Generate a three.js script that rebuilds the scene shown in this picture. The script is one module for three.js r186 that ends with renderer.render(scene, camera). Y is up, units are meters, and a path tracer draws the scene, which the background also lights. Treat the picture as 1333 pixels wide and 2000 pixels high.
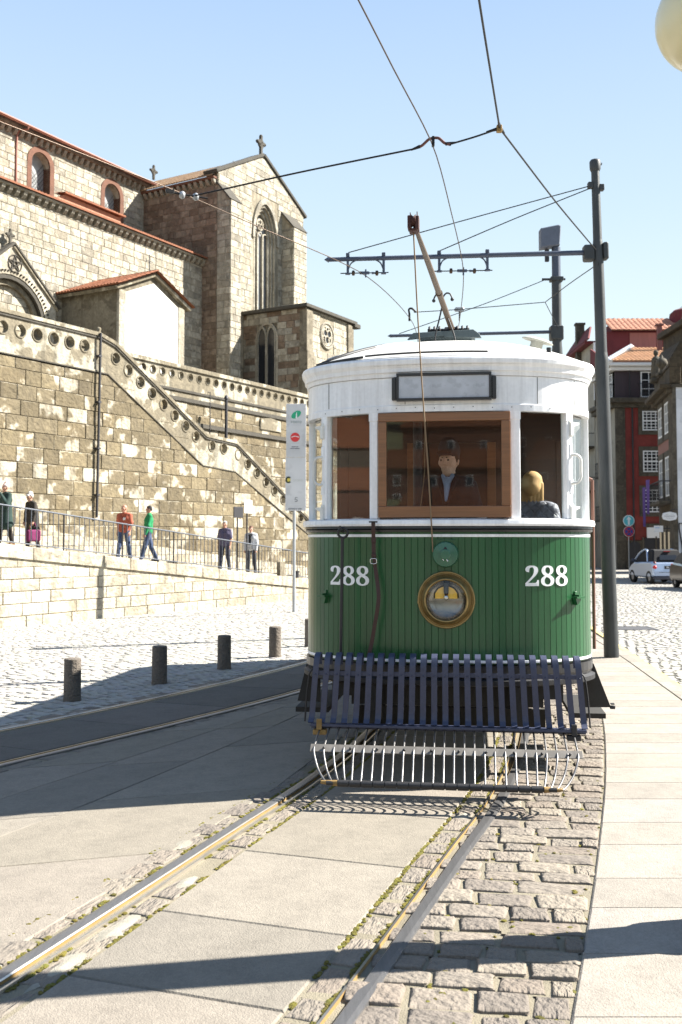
import * as THREE from 'three';
import { mergeGeometries } from 'three/addons/utils/BufferGeometryUtils.js';
import { TextGeometry } from 'three/addons/geometries/TextGeometry.js';
import { FontLoader } from 'three/addons/loaders/FontLoader.js';
import { RoundedBoxGeometry } from 'three/addons/geometries/RoundedBoxGeometry.js';

// ---------------------------------------------------------------- camera, sky, sun, exposure
const scene = new THREE.Scene();
const camera = new THREE.PerspectiveCamera(54.45, 1333 / 2000, 0.1, 900);
camera.position.set(0, 1.85, 0);
camera.rotation.x = THREE.MathUtils.degToRad(3.0);
camera.setViewOffset(1333, 2000, 0, 47, 1333, 2000);      // rise of the lens
camera.focus = 7.6;
camera.userData.fStop = 4.0;
const renderer = new THREE.WebGLRenderer({ antialias: true });
renderer.toneMapping = THREE.LinearToneMapping;
renderer.toneMappingExposure = 3.7;
renderer.shadowMap.enabled = true;

const SUN_AZ = 10, SUN_EL = 40;                           // degrees: sun stands to the right, a little beyond the tram
const sunDir = new THREE.Vector3(Math.cos(SUN_AZ * Math.PI / 180) * Math.cos(SUN_EL * Math.PI / 180), Math.sin(SUN_EL * Math.PI / 180), -Math.sin(SUN_AZ * Math.PI / 180) * Math.cos(SUN_EL * Math.PI / 180));
const sun = new THREE.DirectionalLight(new THREE.Color(1, 0.95, 0.86), 5.0);
sun.position.copy(sunDir).multiplyScalar(120).add(new THREE.Vector3(0, 0, -25));
sun.target.position.set(0, 0, -25);
sun.castShadow = true;
sun.shadow.radius = 1;
sun.shadow.mapSize.set(4096, 4096);
Object.assign(sun.shadow.camera, { left: -70, right: 70, top: 70, bottom: -70, near: 1, far: 300 });
scene.add(sun, sun.target);
{
  const W = 512, H = 256, d = new Float32Array(W * H * 4);
  const stops = [[-90, 0.1222, 0.1222, 0.1222], [-1, 0.2376, 0.2644, 0.2735], [0, 0.2555, 0.2875, 0.2967], [6, 0.2510, 0.2874, 0.3000], [12, 0.2281, 0.2741, 0.2947], [18, 0.1888, 0.2413, 0.2842], [30, 0.1302, 0.1848, 0.2694], [50, 0.0636, 0.1076, 0.1915], [90, 0.0310, 0.0611, 0.1304]];
  for (let r = 0; r < H; r++) {
    const el = ((r + .5) / H - .5) * 180;
    let k = 1; while (k < stops.length - 1 && stops[k][0] < el) k++;
    const a = stops[k - 1], b = stops[k]; let t = (el - a[0]) / (b[0] - a[0]);
    const up = el * Math.PI / 180;
    for (let c = 0; c < W; c++) {
      const rd = ((c + .5) / W - .5) * 2 * Math.PI, x = Math.cos(rd) * Math.cos(up), z = Math.sin(rd) * Math.cos(up), y = Math.sin(up);
      const cs = x * sunDir.x + y * sunDir.y + z * sunDir.z, glow = el > 0 ? 0.35 * Math.pow(Math.max(cs, 0), 12) : 0;
      const o = (r * W + c) * 4;
      for (let i = 0; i < 3; i++) d[o + i] = (a[i + 1] + (b[i + 1] - a[i + 1]) * t) * (1 + glow);
      d[o + 3] = 1;
    }
  }
  const t = new THREE.DataTexture(d, W, H, THREE.RGBAFormat, THREE.FloatType);
  t.mapping = THREE.EquirectangularReflectionMapping; t.magFilter = THREE.LinearFilter; t.needsUpdate = true;
  scene.background = t; scene.environment = t;
}

// ---------------------------------------------------------------- helpers
let seedState = 12345;
const R = () => { seedState = (seedState + 0x6d2b79f5) | 0; let t = Math.imul(seedState ^ (seedState >>> 15), 1 | seedState); t = (t + Math.imul(t ^ (t >>> 7), 61 | t)) ^ t; return ((t ^ (t >>> 14)) >>> 0) / 4294967296; };
const rr = (a, b) => a + (b - a) * R();
const pick = (a) => a[Math.floor(R() * a.length)];
const V = (x, y, z) => new THREE.Vector3(x, y, z);
const lerp = (a, b, t) => a + (b - a) * t, clamp = (x, a, b) => Math.min(b, Math.max(a, x));
const smooth = (a, b, x) => { const t = clamp((x - a) / (b - a), 0, 1); return t * t * (3 - 2 * t); };
const rgb = (r, g, b) => new THREE.Color().setRGB(r, g, b);

// tileable value noise
const hash = (x, y, s) => { let h = Math.imul(x, 374761393) ^ Math.imul(y, 668265263) ^ Math.imul(s, 974634727); h = Math.imul(h ^ (h >>> 13), 1274126177); return ((h ^ (h >>> 16)) >>> 0) / 4294967296; };
function vnoise(x, y, px, py, s) {
  const xi = Math.floor(x), yi = Math.floor(y), fx = x - xi, fy = y - yi, u = fx * fx * (3 - 2 * fx), v = fy * fy * (3 - 2 * fy), m = (a, p) => ((a % p) + p) % p;
  const a = hash(m(xi, px), m(yi, py), s), b = hash(m(xi + 1, px), m(yi, py), s), c = hash(m(xi, px), m(yi + 1, py), s), d = hash(m(xi + 1, px), m(yi + 1, py), s);
  return lerp(lerp(a, b, u), lerp(c, d, u), v);
}
function fbm(u, v, fx, fy, oct, s) { let r = 0, a = .5, t = 0; for (let i = 0; i < oct; i++) { r += a * vnoise(u * fx, v * fy, fx, fy, s + i); t += a; a *= .5; fx *= 2; fy *= 2; } return r / t; }
function tex(W, H, f, srgb) {
  const d = new Uint8Array(W * H * 4);
  for (let y = 0; y < H; y++) for (let x = 0; x < W; x++) {
    const c = f(x / W, y / H), o = (y * W + x) * 4;
    for (let i = 0; i < 3; i++) d[o + i] = clamp(Math.round((c.length ? c[i] : c) * 255), 0, 255);
    d[o + 3] = 255;
  }
  const t = new THREE.DataTexture(d, W, H); t.wrapS = t.wrapT = THREE.RepeatWrapping; t.magFilter = THREE.LinearFilter; t.generateMipmaps = true; t.needsUpdate = true;
  if (srgb) t.colorSpace = THREE.SRGBColorSpace;
  return t;
}
const rep = (t, s, sy) => { const c = t.clone(); c.repeat.set(s, sy || s); c.needsUpdate = true; return c; };
const T = {
  speck: tex(512, 512, (u, v) => { const b = fbm(u, v, 6, 6, 4, 3), f = fbm(u, v, 128, 128, 2, 9), m = fbm(u, v, 32, 32, 2, 21); return clamp(.52 + .24 * b + .26 * f + .16 * (m - .3), 0, 1); }, false),
  grain: tex(512, 512, (u, v) => .25 + .5 * fbm(u, v, 96, 96, 3, 31) + .25 * fbm(u, v, 12, 12, 3, 5), false),
  chunky: tex(512, 512, (u, v) => clamp(fbm(u, v, 14, 14, 5, 71) * 1.5 - .25, 0, 1), false),
  blotch: tex(512, 512, (u, v) => { const b = fbm(u, v, 4, 4, 5, 43), k = smooth(.50, .62, fbm(u, v, 9, 9, 5, 83)); return clamp(.62 + .36 * b - .10 * k, 0, 1); }, false),
  wood: tex(512, 512, (u, v) => { const g = fbm(u, v, 3, 90, 3, 17), k = fbm(u, v, 2, 14, 3, 57); return [clamp(.55 + .3 * g + .25 * k, 0, 1), clamp(.50 + .32 * g + .25 * k, 0, 1), clamp(.46 + .34 * g + .24 * k, 0, 1)]; }, false),
  streak: tex(512, 512, (u, v) => clamp(.68 + .30 * fbm(u, v, 40, 3, 4, 91) + .08 * fbm(u, v, 60, 60, 2, 33), 0, 1), false),
};
// surfaces: colour is the thing's own; maps vary it by grain and dirt only
function mat(c, rough, o = {}) {
  const p = { color: Array.isArray(c) ? rgb(...c) : c, roughness: rough, metalness: o.metal || 0 };
  if (o.map) { p.map = rep(o.map, o.rep || 1, o.repY); }
  if (o.bump) { p.bumpMap = rep(o.bump, o.brep || o.rep || 1); p.bumpScale = o.bs || .004; }
  if (o.rmap) { p.roughnessMap = rep(o.rmap, o.rep || 1); }
  if (o.vc) p.vertexColors = true;
  if (o.side) p.side = THREE.DoubleSide;
  const m = o.phys ? new THREE.MeshPhysicalMaterial({ ...p, ...o.phys }) : new THREE.MeshStandardMaterial(p);
  return m;
}
// every geometry: non-indexed, with position, normal and uv in metres by the face's main axis
function boxUV(g, keepNormals = true, ox = 0, oy = 0) {
  if (g.index) g = g.toNonIndexed();
  if (!keepNormals || !g.attributes.normal) g.computeVertexNormals();
  const p = g.attributes.position, uv = new Float32Array(p.count * 2), a = V(), b = V(), c = V();
  for (let i = 0; i < p.count; i += 3) {
    a.fromBufferAttribute(p, i); b.fromBufferAttribute(p, i + 1).sub(a); c.fromBufferAttribute(p, i + 2).sub(a); b.cross(c);
    const x = Math.abs(b.x), y = Math.abs(b.y), z = Math.abs(b.z);
    for (let k = 0; k < 3; k++) {
      const X = p.getX(i + k), Y = p.getY(i + k), Z = p.getZ(i + k), o = (i + k) * 2;
      if (y >= x && y >= z) { uv[o] = X + ox; uv[o + 1] = Z + oy; } else if (x >= z) { uv[o] = Z + ox; uv[o + 1] = Y + oy; } else { uv[o] = X + ox; uv[o + 1] = Y + oy; }
    }
  }
  g.setAttribute('uv', new THREE.BufferAttribute(uv, 2));
  for (const k of Object.keys(g.attributes)) if (!['position', 'normal', 'uv', 'color'].includes(k)) g.deleteAttribute(k);
  return g;
}
function place(g, x = 0, y = 0, z = 0, rx = 0, ry = 0, rz = 0) { if (rx) g.rotateX(rx); if (ry) g.rotateY(ry); if (rz) g.rotateZ(rz); return g.translate(x, y, z); }
// box by min/max corners, a small chamfer when c > 0
function bx(x0, x1, y0, y1, z0, z1, c = 0) {
  const w = x1 - x0, h = y1 - y0, d = z1 - z0;
  const g = c > 0 ? new RoundedBoxGeometry(w, h, d, 1, Math.min(c, w / 2.1, h / 2.1, d / 2.1)) : new THREE.BoxGeometry(w, h, d);
  return g.translate((x0 + x1) / 2, (y0 + y1) / 2, (z0 + z1) / 2);
}
const cyl = (r0, r1, h, n = 16) => new THREE.CylinderGeometry(r1, r0, h, n).translate(0, h / 2, 0);
// bar between two points, round or square
function bar(a, b, r, r2 = r, n = 8) {
  const d = b.clone().sub(a), L = d.length(), g = new THREE.CylinderGeometry(r2, r, L, n);
  g.translate(0, L / 2, 0); g.applyQuaternion(new THREE.Quaternion().setFromUnitVectors(V(0, 1, 0), d.normalize())); return g.translate(a.x, a.y, a.z);
}
function tube(pts, r, n = 8, seg = 0, closed = false) { const c = new THREE.CatmullRomCurve3(pts, closed, 'catmullrom', .4); return new THREE.TubeGeometry(c, seg || pts.length * 6, r, n, closed); }
function lathe(pts, n = 24) { return new THREE.LatheGeometry(pts.map((p) => new THREE.Vector2(p[0], p[1])), n); }
function poly(pts, depth, bevel = 0, holes = []) {       // extruded outline in xy, front face at z = 0, body behind it
  const s = new THREE.Shape(pts.map((p) => new THREE.Vector2(p[0], p[1])));
  for (const h of holes) s.holes.push(h instanceof THREE.Path ? h : new THREE.Path(h.map((p) => new THREE.Vector2(p[0], p[1]))));
  const g = new THREE.ExtrudeGeometry(s, { depth: depth - (bevel ? 2 * bevel : 0), bevelEnabled: bevel > 0, bevelSize: bevel, bevelThickness: bevel, bevelOffset: -bevel, bevelSegments: 1, curveSegments: 10 });
  return g.translate(0, 0, -depth + bevel);
}
const used = {};
function numbered(n) { used[n] = (used[n] || 0) + 1; return used[n] === 1 ? n : `${n}_${String(used[n] - 1).padStart(3, '0')}`; }
function mesh(name, material, parent, ...geos) {
  const g = geos.length === 1 ? boxUV(geos[0]) : mergeGeometries(geos.map((x) => boxUV(x)));
  return meshRaw(name, material, parent, g);
}
function meshRaw(name, material, parent, g) {
  const m = new THREE.Mesh(g, material); m.name = parent === scene ? numbered(name) : name;
  m.castShadow = m.receiveShadow = true; parent.add(m); return m;
}
function tag(o, label, category, group) { o.userData.label = label; o.userData.category = category; if (group) o.userData.group = group; return o; }
function thing(name, label, category, pos = [0, 0, 0], turn = 0, group) {
  const o = new THREE.Group(); o.name = numbered(name); o.position.set(...pos); o.rotation.y = turn; scene.add(o); return tag(o, label, category, group);
}
function structure(name, material, ...geos) { const m = mesh(name, material, scene, ...geos); m.userData.kind = 'structure'; return m; }
function structGroup(name, pos = [0, 0, 0], turn = 0) { const o = new THREE.Group(); o.name = numbered(name); o.position.set(...pos); o.rotation.y = turn; o.userData.kind = 'structure'; scene.add(o); return o; }
function cloneThing(src, name, label, pos, turn) { const o = src.clone(); o.name = numbered(name); o.userData = { ...src.userData, label }; o.position.set(...pos); if (turn !== undefined) o.rotation.y = turn; scene.add(o); return o; }

// the old town's own axes: s runs along the church and the ramp, q towards the street
const TH = 59.76 * Math.PI / 180, cT = Math.cos(TH), sT = Math.sin(TH);
const L = (s, y, q) => [s * cT + q * sT, y, -s * sT + q * cT];
// the square falls gently towards the ramp wall
const fall = (x, z) => -0.5 * clamp((-4 - (x * sT + z * cT)) / 17.3, 0, 1);

// ================================================================ GROUND
const M = {
  ground: mat([.18, .168, .148], .95, { map: T.speck, rep: .5, bump: T.chunky, bs: .01 }),
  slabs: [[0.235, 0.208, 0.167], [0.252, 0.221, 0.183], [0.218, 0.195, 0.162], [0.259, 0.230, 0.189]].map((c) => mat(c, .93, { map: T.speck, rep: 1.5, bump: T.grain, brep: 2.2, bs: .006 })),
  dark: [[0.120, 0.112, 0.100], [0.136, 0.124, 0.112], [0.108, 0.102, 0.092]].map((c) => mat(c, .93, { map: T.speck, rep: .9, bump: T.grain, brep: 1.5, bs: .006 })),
  paving: [[0.300, 0.269, 0.230], [0.318, 0.284, 0.244], [0.278, 0.251, 0.216], [0.314, 0.284, 0.251]].map((c) => mat(c, .94, { map: T.speck, rep: 1.5, bump: T.grain, brep: 2.0, bs: .006 })),
  sett: [[0.203, 0.168, 0.136], [0.229, 0.194, 0.158], [0.177, 0.151, 0.127], [0.251, 0.216, 0.173], [0.216, 0.186, 0.153]].map((c) => mat(c, .9, { map: T.speck, rep: 2.1, bump: T.chunky, brep: 3, bs: .012 })),
  bed: mat([.245, .215, .155], .97, { map: T.blotch, rep: .9, bump: T.grain, brep: 2.5, bs: .008 }),
  mortar: mat([.35, .325, .265], .95, { map: T.blotch, rep: 2, bump: T.grain, brep: 4, bs: .006 }),
  moss: mat([.21, .175, .03], 1, { map: T.speck, rep: 9, bump: T.grain, brep: 12, bs: .004 }),
  steel: mat([.24, .235, .235], .42, { metal: .75, map: T.streak, rep: 3, bump: T.grain, brep: 8, bs: .0006 }),
  rust: mat([.34, .215, .075], .75, { metal: .15, map: T.blotch, rep: 3, bump: T.grain, brep: 10, bs: .0015 }),
  polished: mat([.62, .58, .52], .28, { metal: .9 }),
};
// smooth curve x(Z) through given points
function curveZ(pts) {
  const n = pts.length, m = pts.map((p, i) => { const a = pts[Math.max(i - 1, 0)], b = pts[Math.min(i + 1, n - 1)]; return (b[1] - a[1]) / (b[0] - a[0]); });
  const f = (Z) => {
    let i = 0; while (i < n - 2 && pts[i + 1][0] < Z) i++;
    const [z0, x0] = pts[i], [z1, x1] = pts[i + 1], h = z1 - z0, t = (Z - z0) / h;
    if (t < 0) return x0 + m[0] * (Z - z0); if (t > 1) return x1 + m[n - 1] * (Z - z1);
    const t2 = t * t, t3 = t2 * t;
    return (2 * t3 - 3 * t2 + 1) * x0 + (t3 - 2 * t2 + t) * h * m[i] + (-2 * t3 + 3 * t2) * x1 + (t3 - t2) * h * m[i + 1];
  };
  return { at: f, slope: (Z) => (f(Z + .05) - f(Z - .05)) / .1 };
}
// Z = metres ahead of the viewer, x to the right
const C1 = curveZ([[.5, -2.0], [1.5, -1.65], [2.5, -1.29], [4.36, -.63], [6.26, .02], [7.45, .43], [9, .85], [10.5, 1.16], [12.5, 1.43], [18, 2.13], [30, 3.68], [60, 7.5]]);
const C2 = curveZ([[2, -8.3], [4.5, -6.4], [7, -4.72], [8.98, -3.6], [10.9, -2.42], [12.9, -1.32], [16, .08], [20, 1.4]]);
const settEdge = curveZ([[1, -.1], [2.5, .42], [3.91, .87], [5.69, 1.42], [8.2, 2.14], [11.02, 2.83], [14, 3.35], [20, 4.2]]);
const kerbX = (Z) => 2.72 + .12 * Z;
const ROAD = -.06;
function off(c, Z, o) { const m = c.slope(Z), k = Math.hypot(1, m); return [c.at(Z) + o / k, Z - o * m / k]; }   // [x, Z]
function prism(c4, thick, lift = 0, inset = 0) {          // a slab: four corners [x, Z], counter-clockwise seen from above starting near left
  const cx = (c4[0][0] + c4[1][0] + c4[2][0] + c4[3][0]) / 4, cz = (c4[0][1] + c4[1][1] + c4[2][1] + c4[3][1]) / 4, P = [], ch = .012;
  const at = (p, i, y) => { const dx = p[0] - cx, dz = p[1] - cz, d = Math.hypot(dx, dz), s = 1 - i / d; const x = cx + dx * s, Z = cz + dz * s; return [x, fall(x, -Z) + lift + y, -Z]; };
  const A = c4.map((p) => at(p, inset + ch, 0)), B = c4.map((p) => at(p, inset, -ch * .7)), D = c4.map((p) => at(p, inset, -thick));
  const q = (a, b, c, d) => P.push(...a, ...b, ...c, ...a, ...c, ...d);
  q(A[0], A[1], A[2], A[3]);
  for (let i = 0; i < 4; i++) { const j = (i + 1) % 4; q(B[i], B[j], A[j], A[i]); q(D[i], D[j], B[j], B[i]); }
  const g = new THREE.BufferGeometry(); g.setAttribute('position', new THREE.Float32BufferAttribute(P, 3)); g.computeVertexNormals();
  return boxUV(g, true, R() * 9, R() * 9);
}
function sheet(fx0, fx1, Z0, Z1, n, k, y) {                // ruled sheet between x = fx0(Z) and x = fx1(Z), k cells across
  const P = [], I = [];
  for (let i = 0; i <= n; i++) for (let j = 0; j <= k; j++) { const Z = lerp(Z0, Z1, i / n), x = lerp(fx0(Z), fx1(Z), j / k); P.push(x, y(x, -Z), -Z); }
  for (let i = 0; i < n; i++) for (let j = 0; j < k; j++) { const a = i * (k + 1) + j; I.push(a, a + 1, a + k + 2, a, a + k + 2, a + k + 1); }
  const g = new THREE.BufferGeometry(); g.setAttribute('position', new THREE.Float32BufferAttribute(P, 3)); g.setIndex(I); g.computeVertexNormals(); return g;
}
structure('ground', M.ground, sheet(() => -400, () => 400, -200, 600, 160, 160, (x, z) => fall(x, z) - .12));

// ---- concrete slabs of the track bed
const trackBed = structGroup('track_bed');
{
  let Z = 2.2, k = 0;
  while (Z < 13) { const d = rr(.72, 1.02); const mm = M.slabs; meshRaw('slab', mm[k++ % 4], trackBed, prism([off(C1, Z, -.50), off(C1, Z, .50), off(C1, Z + d, .50), off(C1, Z + d, -.50)], .1, 0, .004)); Z += d; }
  // between the two tracks
  const la = (Z) => off(C2, Z, .92)[0], lb = (Z) => off(C1, Z, -1.0)[0];
  const split = [0, .3, .58, 1];
  for (let c = 0; c < 3; c++) {
    Z = 3.2 - .3 * c;
    while (Z < 15) {
      const d = rr(1.1, 1.9), sk = -.22, e = (zz, t) => { const z2 = zz; const x = lerp(la(z2), lb(z2), t); return [x, z2 - (sk * (x - lb(z2)))]; };
      const r0 = [e(Z, split[c]), e(Z, split[c + 1]), e(Z + d, split[c + 1]), e(Z + d, split[c])];
      if (r0.every((p) => p[0] < lb(p[1]) + .02) && la(Z + d) < lb(Z + d) - .1) meshRaw('slab', M.slabs[(k++ * 3 + c) % 4], trackBed, prism(r0, .1, 0, .004));
      Z += d;
    }
  }
  // the second track
  Z = 3;
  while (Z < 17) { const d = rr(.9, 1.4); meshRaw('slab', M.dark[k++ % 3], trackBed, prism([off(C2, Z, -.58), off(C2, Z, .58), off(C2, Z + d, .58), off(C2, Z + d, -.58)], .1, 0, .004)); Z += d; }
}
structure('track_foundation', M.bed, sheet((Z) => off(C2, Z, -1.25)[0] - .2, (Z) => settEdge.at(Z) + .12, 1.5, 21, 90, 40, (x, z) => fall(x, z) - .009));

// ---- grooved rails
function rail(c, side, o0, Z0, Z1) {                       // side: +1 head to the right of the groove
  const g = structGroup('tram_rail');
  const sweep = (prof, n = 120) => {
    const P = [], I = [], K = prof.length;
    for (let i = 0; i <= n; i++) { const Z = lerp(Z0, Z1, Math.pow(i / n, 1.25)); for (const [o, y] of prof) { const [x, zz] = off(c, Z, o0 + o * side); P.push(x, fall(x, -zz) + y, -zz); } }
    for (let i = 0; i < n; i++) for (let j = 0; j < K - 1; j++) { const a = i * K + j; if (side > 0) I.push(a, a + 1, a + K + 1, a, a + K + 1, a + K); else I.push(a, a + K + 1, a + 1, a, a + K, a + K + 1); }
    const q = new THREE.BufferGeometry(); q.setAttribute('position', new THREE.Float32BufferAttribute(P, 3)); q.setIndex(I); const f = q.toNonIndexed(); f.computeVertexNormals(); return f;
  };
  mesh('rail_head', M.steel, g, sweep([[.004, .012], [.05, .013], [.072, .009], [.078, -.03]]));
  mesh('running_edge', M.polished, g, sweep([[-.001, .006], [.0045, .0125]]));
  mesh('gauge_face', M.rust, g, sweep([[-.004, -.04], [-.002, .0045]]));
  mesh('groove', M.steel, g, sweep([[-.042, -.038], [-.0035, -.04]]));
  mesh('lip_face', M.rust, g, sweep([[-.047, .008], [-.0415, -.039]]));
  mesh('lip', M.polished, g, sweep([[-.062, -.02], [-.059, .0085], [-.0465, .0085]]));
}
rail(C1, -1, -.7175, 1.2, 36); rail(C1, 1, .7175, 1.2, 36);
rail(C2, -1, -.7175, 2.2, 19); rail(C2, 1, .7175, 2.2, 19);

// ---- setts
const settGeo = [];
for (let v = 0; v < 7; v++) {
  const n = 4, P = [], I = [], h = (i, j) => { const e = (i === 0 || j === 0 || i === n - 1 || j === n - 1); return (e ? -.10 : 0) + (hash(i + v * 11, j, 77) - .5) * .13; };
  for (let i = 0; i < n; i++) for (let j = 0; j < n; j++) { const e = [-.5, -.40, .40, .5], jx = (hash(i, j + v * 5, 5) - .5) * .09, jz = (hash(i + 9, j + v * 5, 6) - .5) * .09; P.push(e[j] + jx, h(i, j), e[i] + jz); }
  for (let i = 0; i < n - 1; i++) for (let j = 0; j < n - 1; j++) { const a = i * n + j; I.push(a, a + n, a + 1, a + 1, a + n, a + n + 1); }
  const ring = [0, 1, 2, 3, 7, 11, 15, 14, 13, 12, 8, 4], b = P.length / 3;
  for (const r of ring) P.push(P[r * 3] * 1.0, -1, P[r * 3 + 2] * 1.0);
  for (let k = 0; k < 12; k++) { const a = ring[k], c = ring[(k + 1) % 12], d = b + k, e = b + (k + 1) % 12; I.push(a, c, d, c, e, d); }
  const g = new THREE.BufferGeometry(); g.setAttribute('position', new THREE.Float32BufferAttribute(P, 3)); g.setIndex(I); g.computeVertexNormals();
  const uv = []; for (let i = 0; i < P.length; i += 3) uv.push(P[i] * .2 + v * .37, P[i + 2] * .14 + v * .21 + P[i + 1] * .05); g.setAttribute('uv', new THREE.Float32BufferAttribute(uv, 2));
  settGeo.push(g);
}
function sett(list, x, Z, w, d, turn, y = 0) { list.push({ x, Z, w, d, turn, y, dist: Z }); }
function laySetts(parent, list, most, restMat) {
  list.sort((a, b) => a.Z - b.Z);
  const rest = [];
  list.forEach((s, i) => {
    if (i < most) {
      const m = meshRaw('sett', M.sett[Math.floor(R() * 5)], parent, settGeo[Math.floor(R() * 7)]);
      m.position.set(s.x, fall(s.x, -s.Z) + .004 + s.y, -s.Z); m.rotation.set(rr(-.025, .025), s.turn, rr(-.025, .025)); m.scale.set(s.w, .055, s.d);
    } else rest.push(s);
  });
  if (rest.length) {
    const im = new THREE.InstancedMesh(settGeo[2], M.sett[1], rest.length); im.name = 'distant_setts'; im.userData.kind = 'stuff'; im.castShadow = im.receiveShadow = true;
    const d = new THREE.Object3D();
    rest.forEach((s, i) => { d.position.set(s.x, fall(s.x, -s.Z) + .004 + s.y, -s.Z); d.rotation.set(rr(-.03, .03), s.turn, rr(-.03, .03)); d.scale.set(s.w, .055, s.d); d.updateMatrix(); im.setMatrixAt(i, d.matrix); im.setColorAt(i, rgb(...[1, 1, 1].map(() => rr(.8, 1.12)).map((q, k, a) => a[0]))); });
    parent.add(im);
  }
}
{
  const strip = structGroup('sett_strip'), list = [];
  let Z = 2.6, row = 0;
  while (Z < 21) {
    const d = rr(.125, .19), x0 = off(C1, Z, .815)[0], x1 = settEdge.at(Z), m = .16;
    let x = x0 + rr(0, .04) - (row % 2) * .06;
    while (x < x1 - .06) { let w = rr(.17, .32); if (x + w > x1 - .1) w = x1 - x; sett(list, x + w / 2, Z + d / 2 + (x - x0) * -m, w - rr(.012, .03), d - rr(.008, .026), -m + rr(-.06, .06), rr(-.008, .006)); x += w; }
    Z += d; row++;
  }
  laySetts(strip, list, 300);
  const edging = structGroup('rail_edging'), el = [];
  for (const [o, w] of [[-.905, .17], [-.575, .13], [.575, .13]]) {
    let z = 2.4 + R() * .2;
    while (z < 16) { const d = rr(.18, .34), [x, zz] = off(C1, z + d / 2, o); const mortared = o < -.5 && R() < .16; if (!mortared) sett(el, x, zz, w * rr(.86, 1.0), d - rr(.012, .03), Math.atan(C1.slope(zz)) * -1, rr(-.012, -.002)); z += d; }
  }
  for (const [o, w] of [[-.92, .18], [.88, .14]]) { let z = 3; while (z < 17) { const d = rr(.2, .36), [x, zz] = off(C2, z + d / 2, o); sett(el, x, zz, w * .92, d - .02, -Math.atan(C2.slope(zz)), rr(-.01, 0)); z += d; } }
  laySetts(edging, el, 250);
}
// pale mortar smeared over some joints beside the rail, and moss in the joints
{
  const geos = [];
  const smear = (x, Z, a, b, t) => { const n = 11, P = [], y = fall(x, -Z) - .001; for (let i = 0; i < n; i++) { const p = (i / n) * 6.283, q = ((i + 1) / n) * 6.283, ra = .75 + .4 * hash(i, Math.round(x * 90), 3), rb = .75 + .4 * hash((i + 1) % n, Math.round(x * 90), 3); const f = (an, r2) => { const lx = Math.cos(an) * a * r2, lz = Math.sin(an) * b * r2; return [x + lx * Math.cos(t) + lz * Math.sin(t), y - .012 * r2 + .006, -Z - lx * Math.sin(t) + lz * Math.cos(t)]; }; P.push(x, y + .006, -Z, ...f(q, rb), ...f(p, ra)); } const g = new THREE.BufferGeometry(); g.setAttribute('position', new THREE.Float32BufferAttribute(P, 3)); g.computeVertexNormals(); return g; };
  for (const [Z, o, a, b] of [[4.15, -.90, .08, .17], [4.62, -.575, .065, .30], [4.25, -.57, .06, .24], [5.3, -.57, .055, .14], [5.9, -.91, .07, .12], [7.0, .575, .05, .1], [3.6, -.56, .06, .3]]) { const [x, zz] = off(C1, Z, o); geos.push(smear(x, zz, a, b, -Math.atan(C1.slope(zz)))); }
  const m = structure('mortar_patches', M.mortar, ...geos); m.userData.kind = 'stuff';
  const tuft = new THREE.IcosahedronGeometry(1, 1), spots = [];
  const p = tuft.attributes.position; for (let i = 0; i < p.count; i++) { const k = .7 + .5 * hash(Math.round(p.getX(i) * 50), Math.round(p.getZ(i) * 50 + p.getY(i) * 31), 8); p.setXYZ(i, p.getX(i) * k, p.getY(i) * k, p.getZ(i) * k); } tuft.computeVertexNormals();
  const g2 = boxUV(tuft);
  for (let k = 0; k < 5200; k++) {
    const Z = 2.8 + Math.pow(R(), 1.3) * 8, o = pick([-.655, -.66, -.505, -.505, .64, .645, .505, .505, -.80, -1.0, -.83]), [x, zz] = off(C1, Z, o + rr(-.012, .012));
    if (fbm(x * .11 + 5, zz * .11 + 5, 64, 64, 2, 4) > .44) spots.push([x, zz]);
  }
  for (let k = 0; k < 700; k++) { const Z = 2.8 + Math.pow(R(), 1.4) * 5, x = rr(off(C1, Z, .83)[0], settEdge.at(Z)); if (fbm(x * .2 + 3, Z * .2 + 3, 64, 64, 2, 14) > .56) spots.push([x, Z]); }
  const im = new THREE.InstancedMesh(g2, M.moss, spots.length), d = new THREE.Object3D(); im.name = 'moss'; im.userData.kind = 'stuff'; im.userData.label = 'yellow green moss growing in the joints beside the rails'; im.userData.category = 'moss'; im.castShadow = im.receiveShadow = true;
  spots.forEach(([x, Z], i) => { d.position.set(x, fall(x, -Z) - .005, -Z); d.rotation.set(0, R() * 6, 0); const s = rr(.005, .0125); d.scale.set(s * rr(.8, 1.8), s * .6, s * rr(.8, 1.8)); d.updateMatrix(); im.setMatrixAt(i, d.matrix); const mk = rr(.6, 1.15); im.setColorAt(i, rgb(mk * rr(.85, 1), mk * rr(.92, 1.02), mk * rr(.7, 1.1))); });
  scene.add(im);
}

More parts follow.
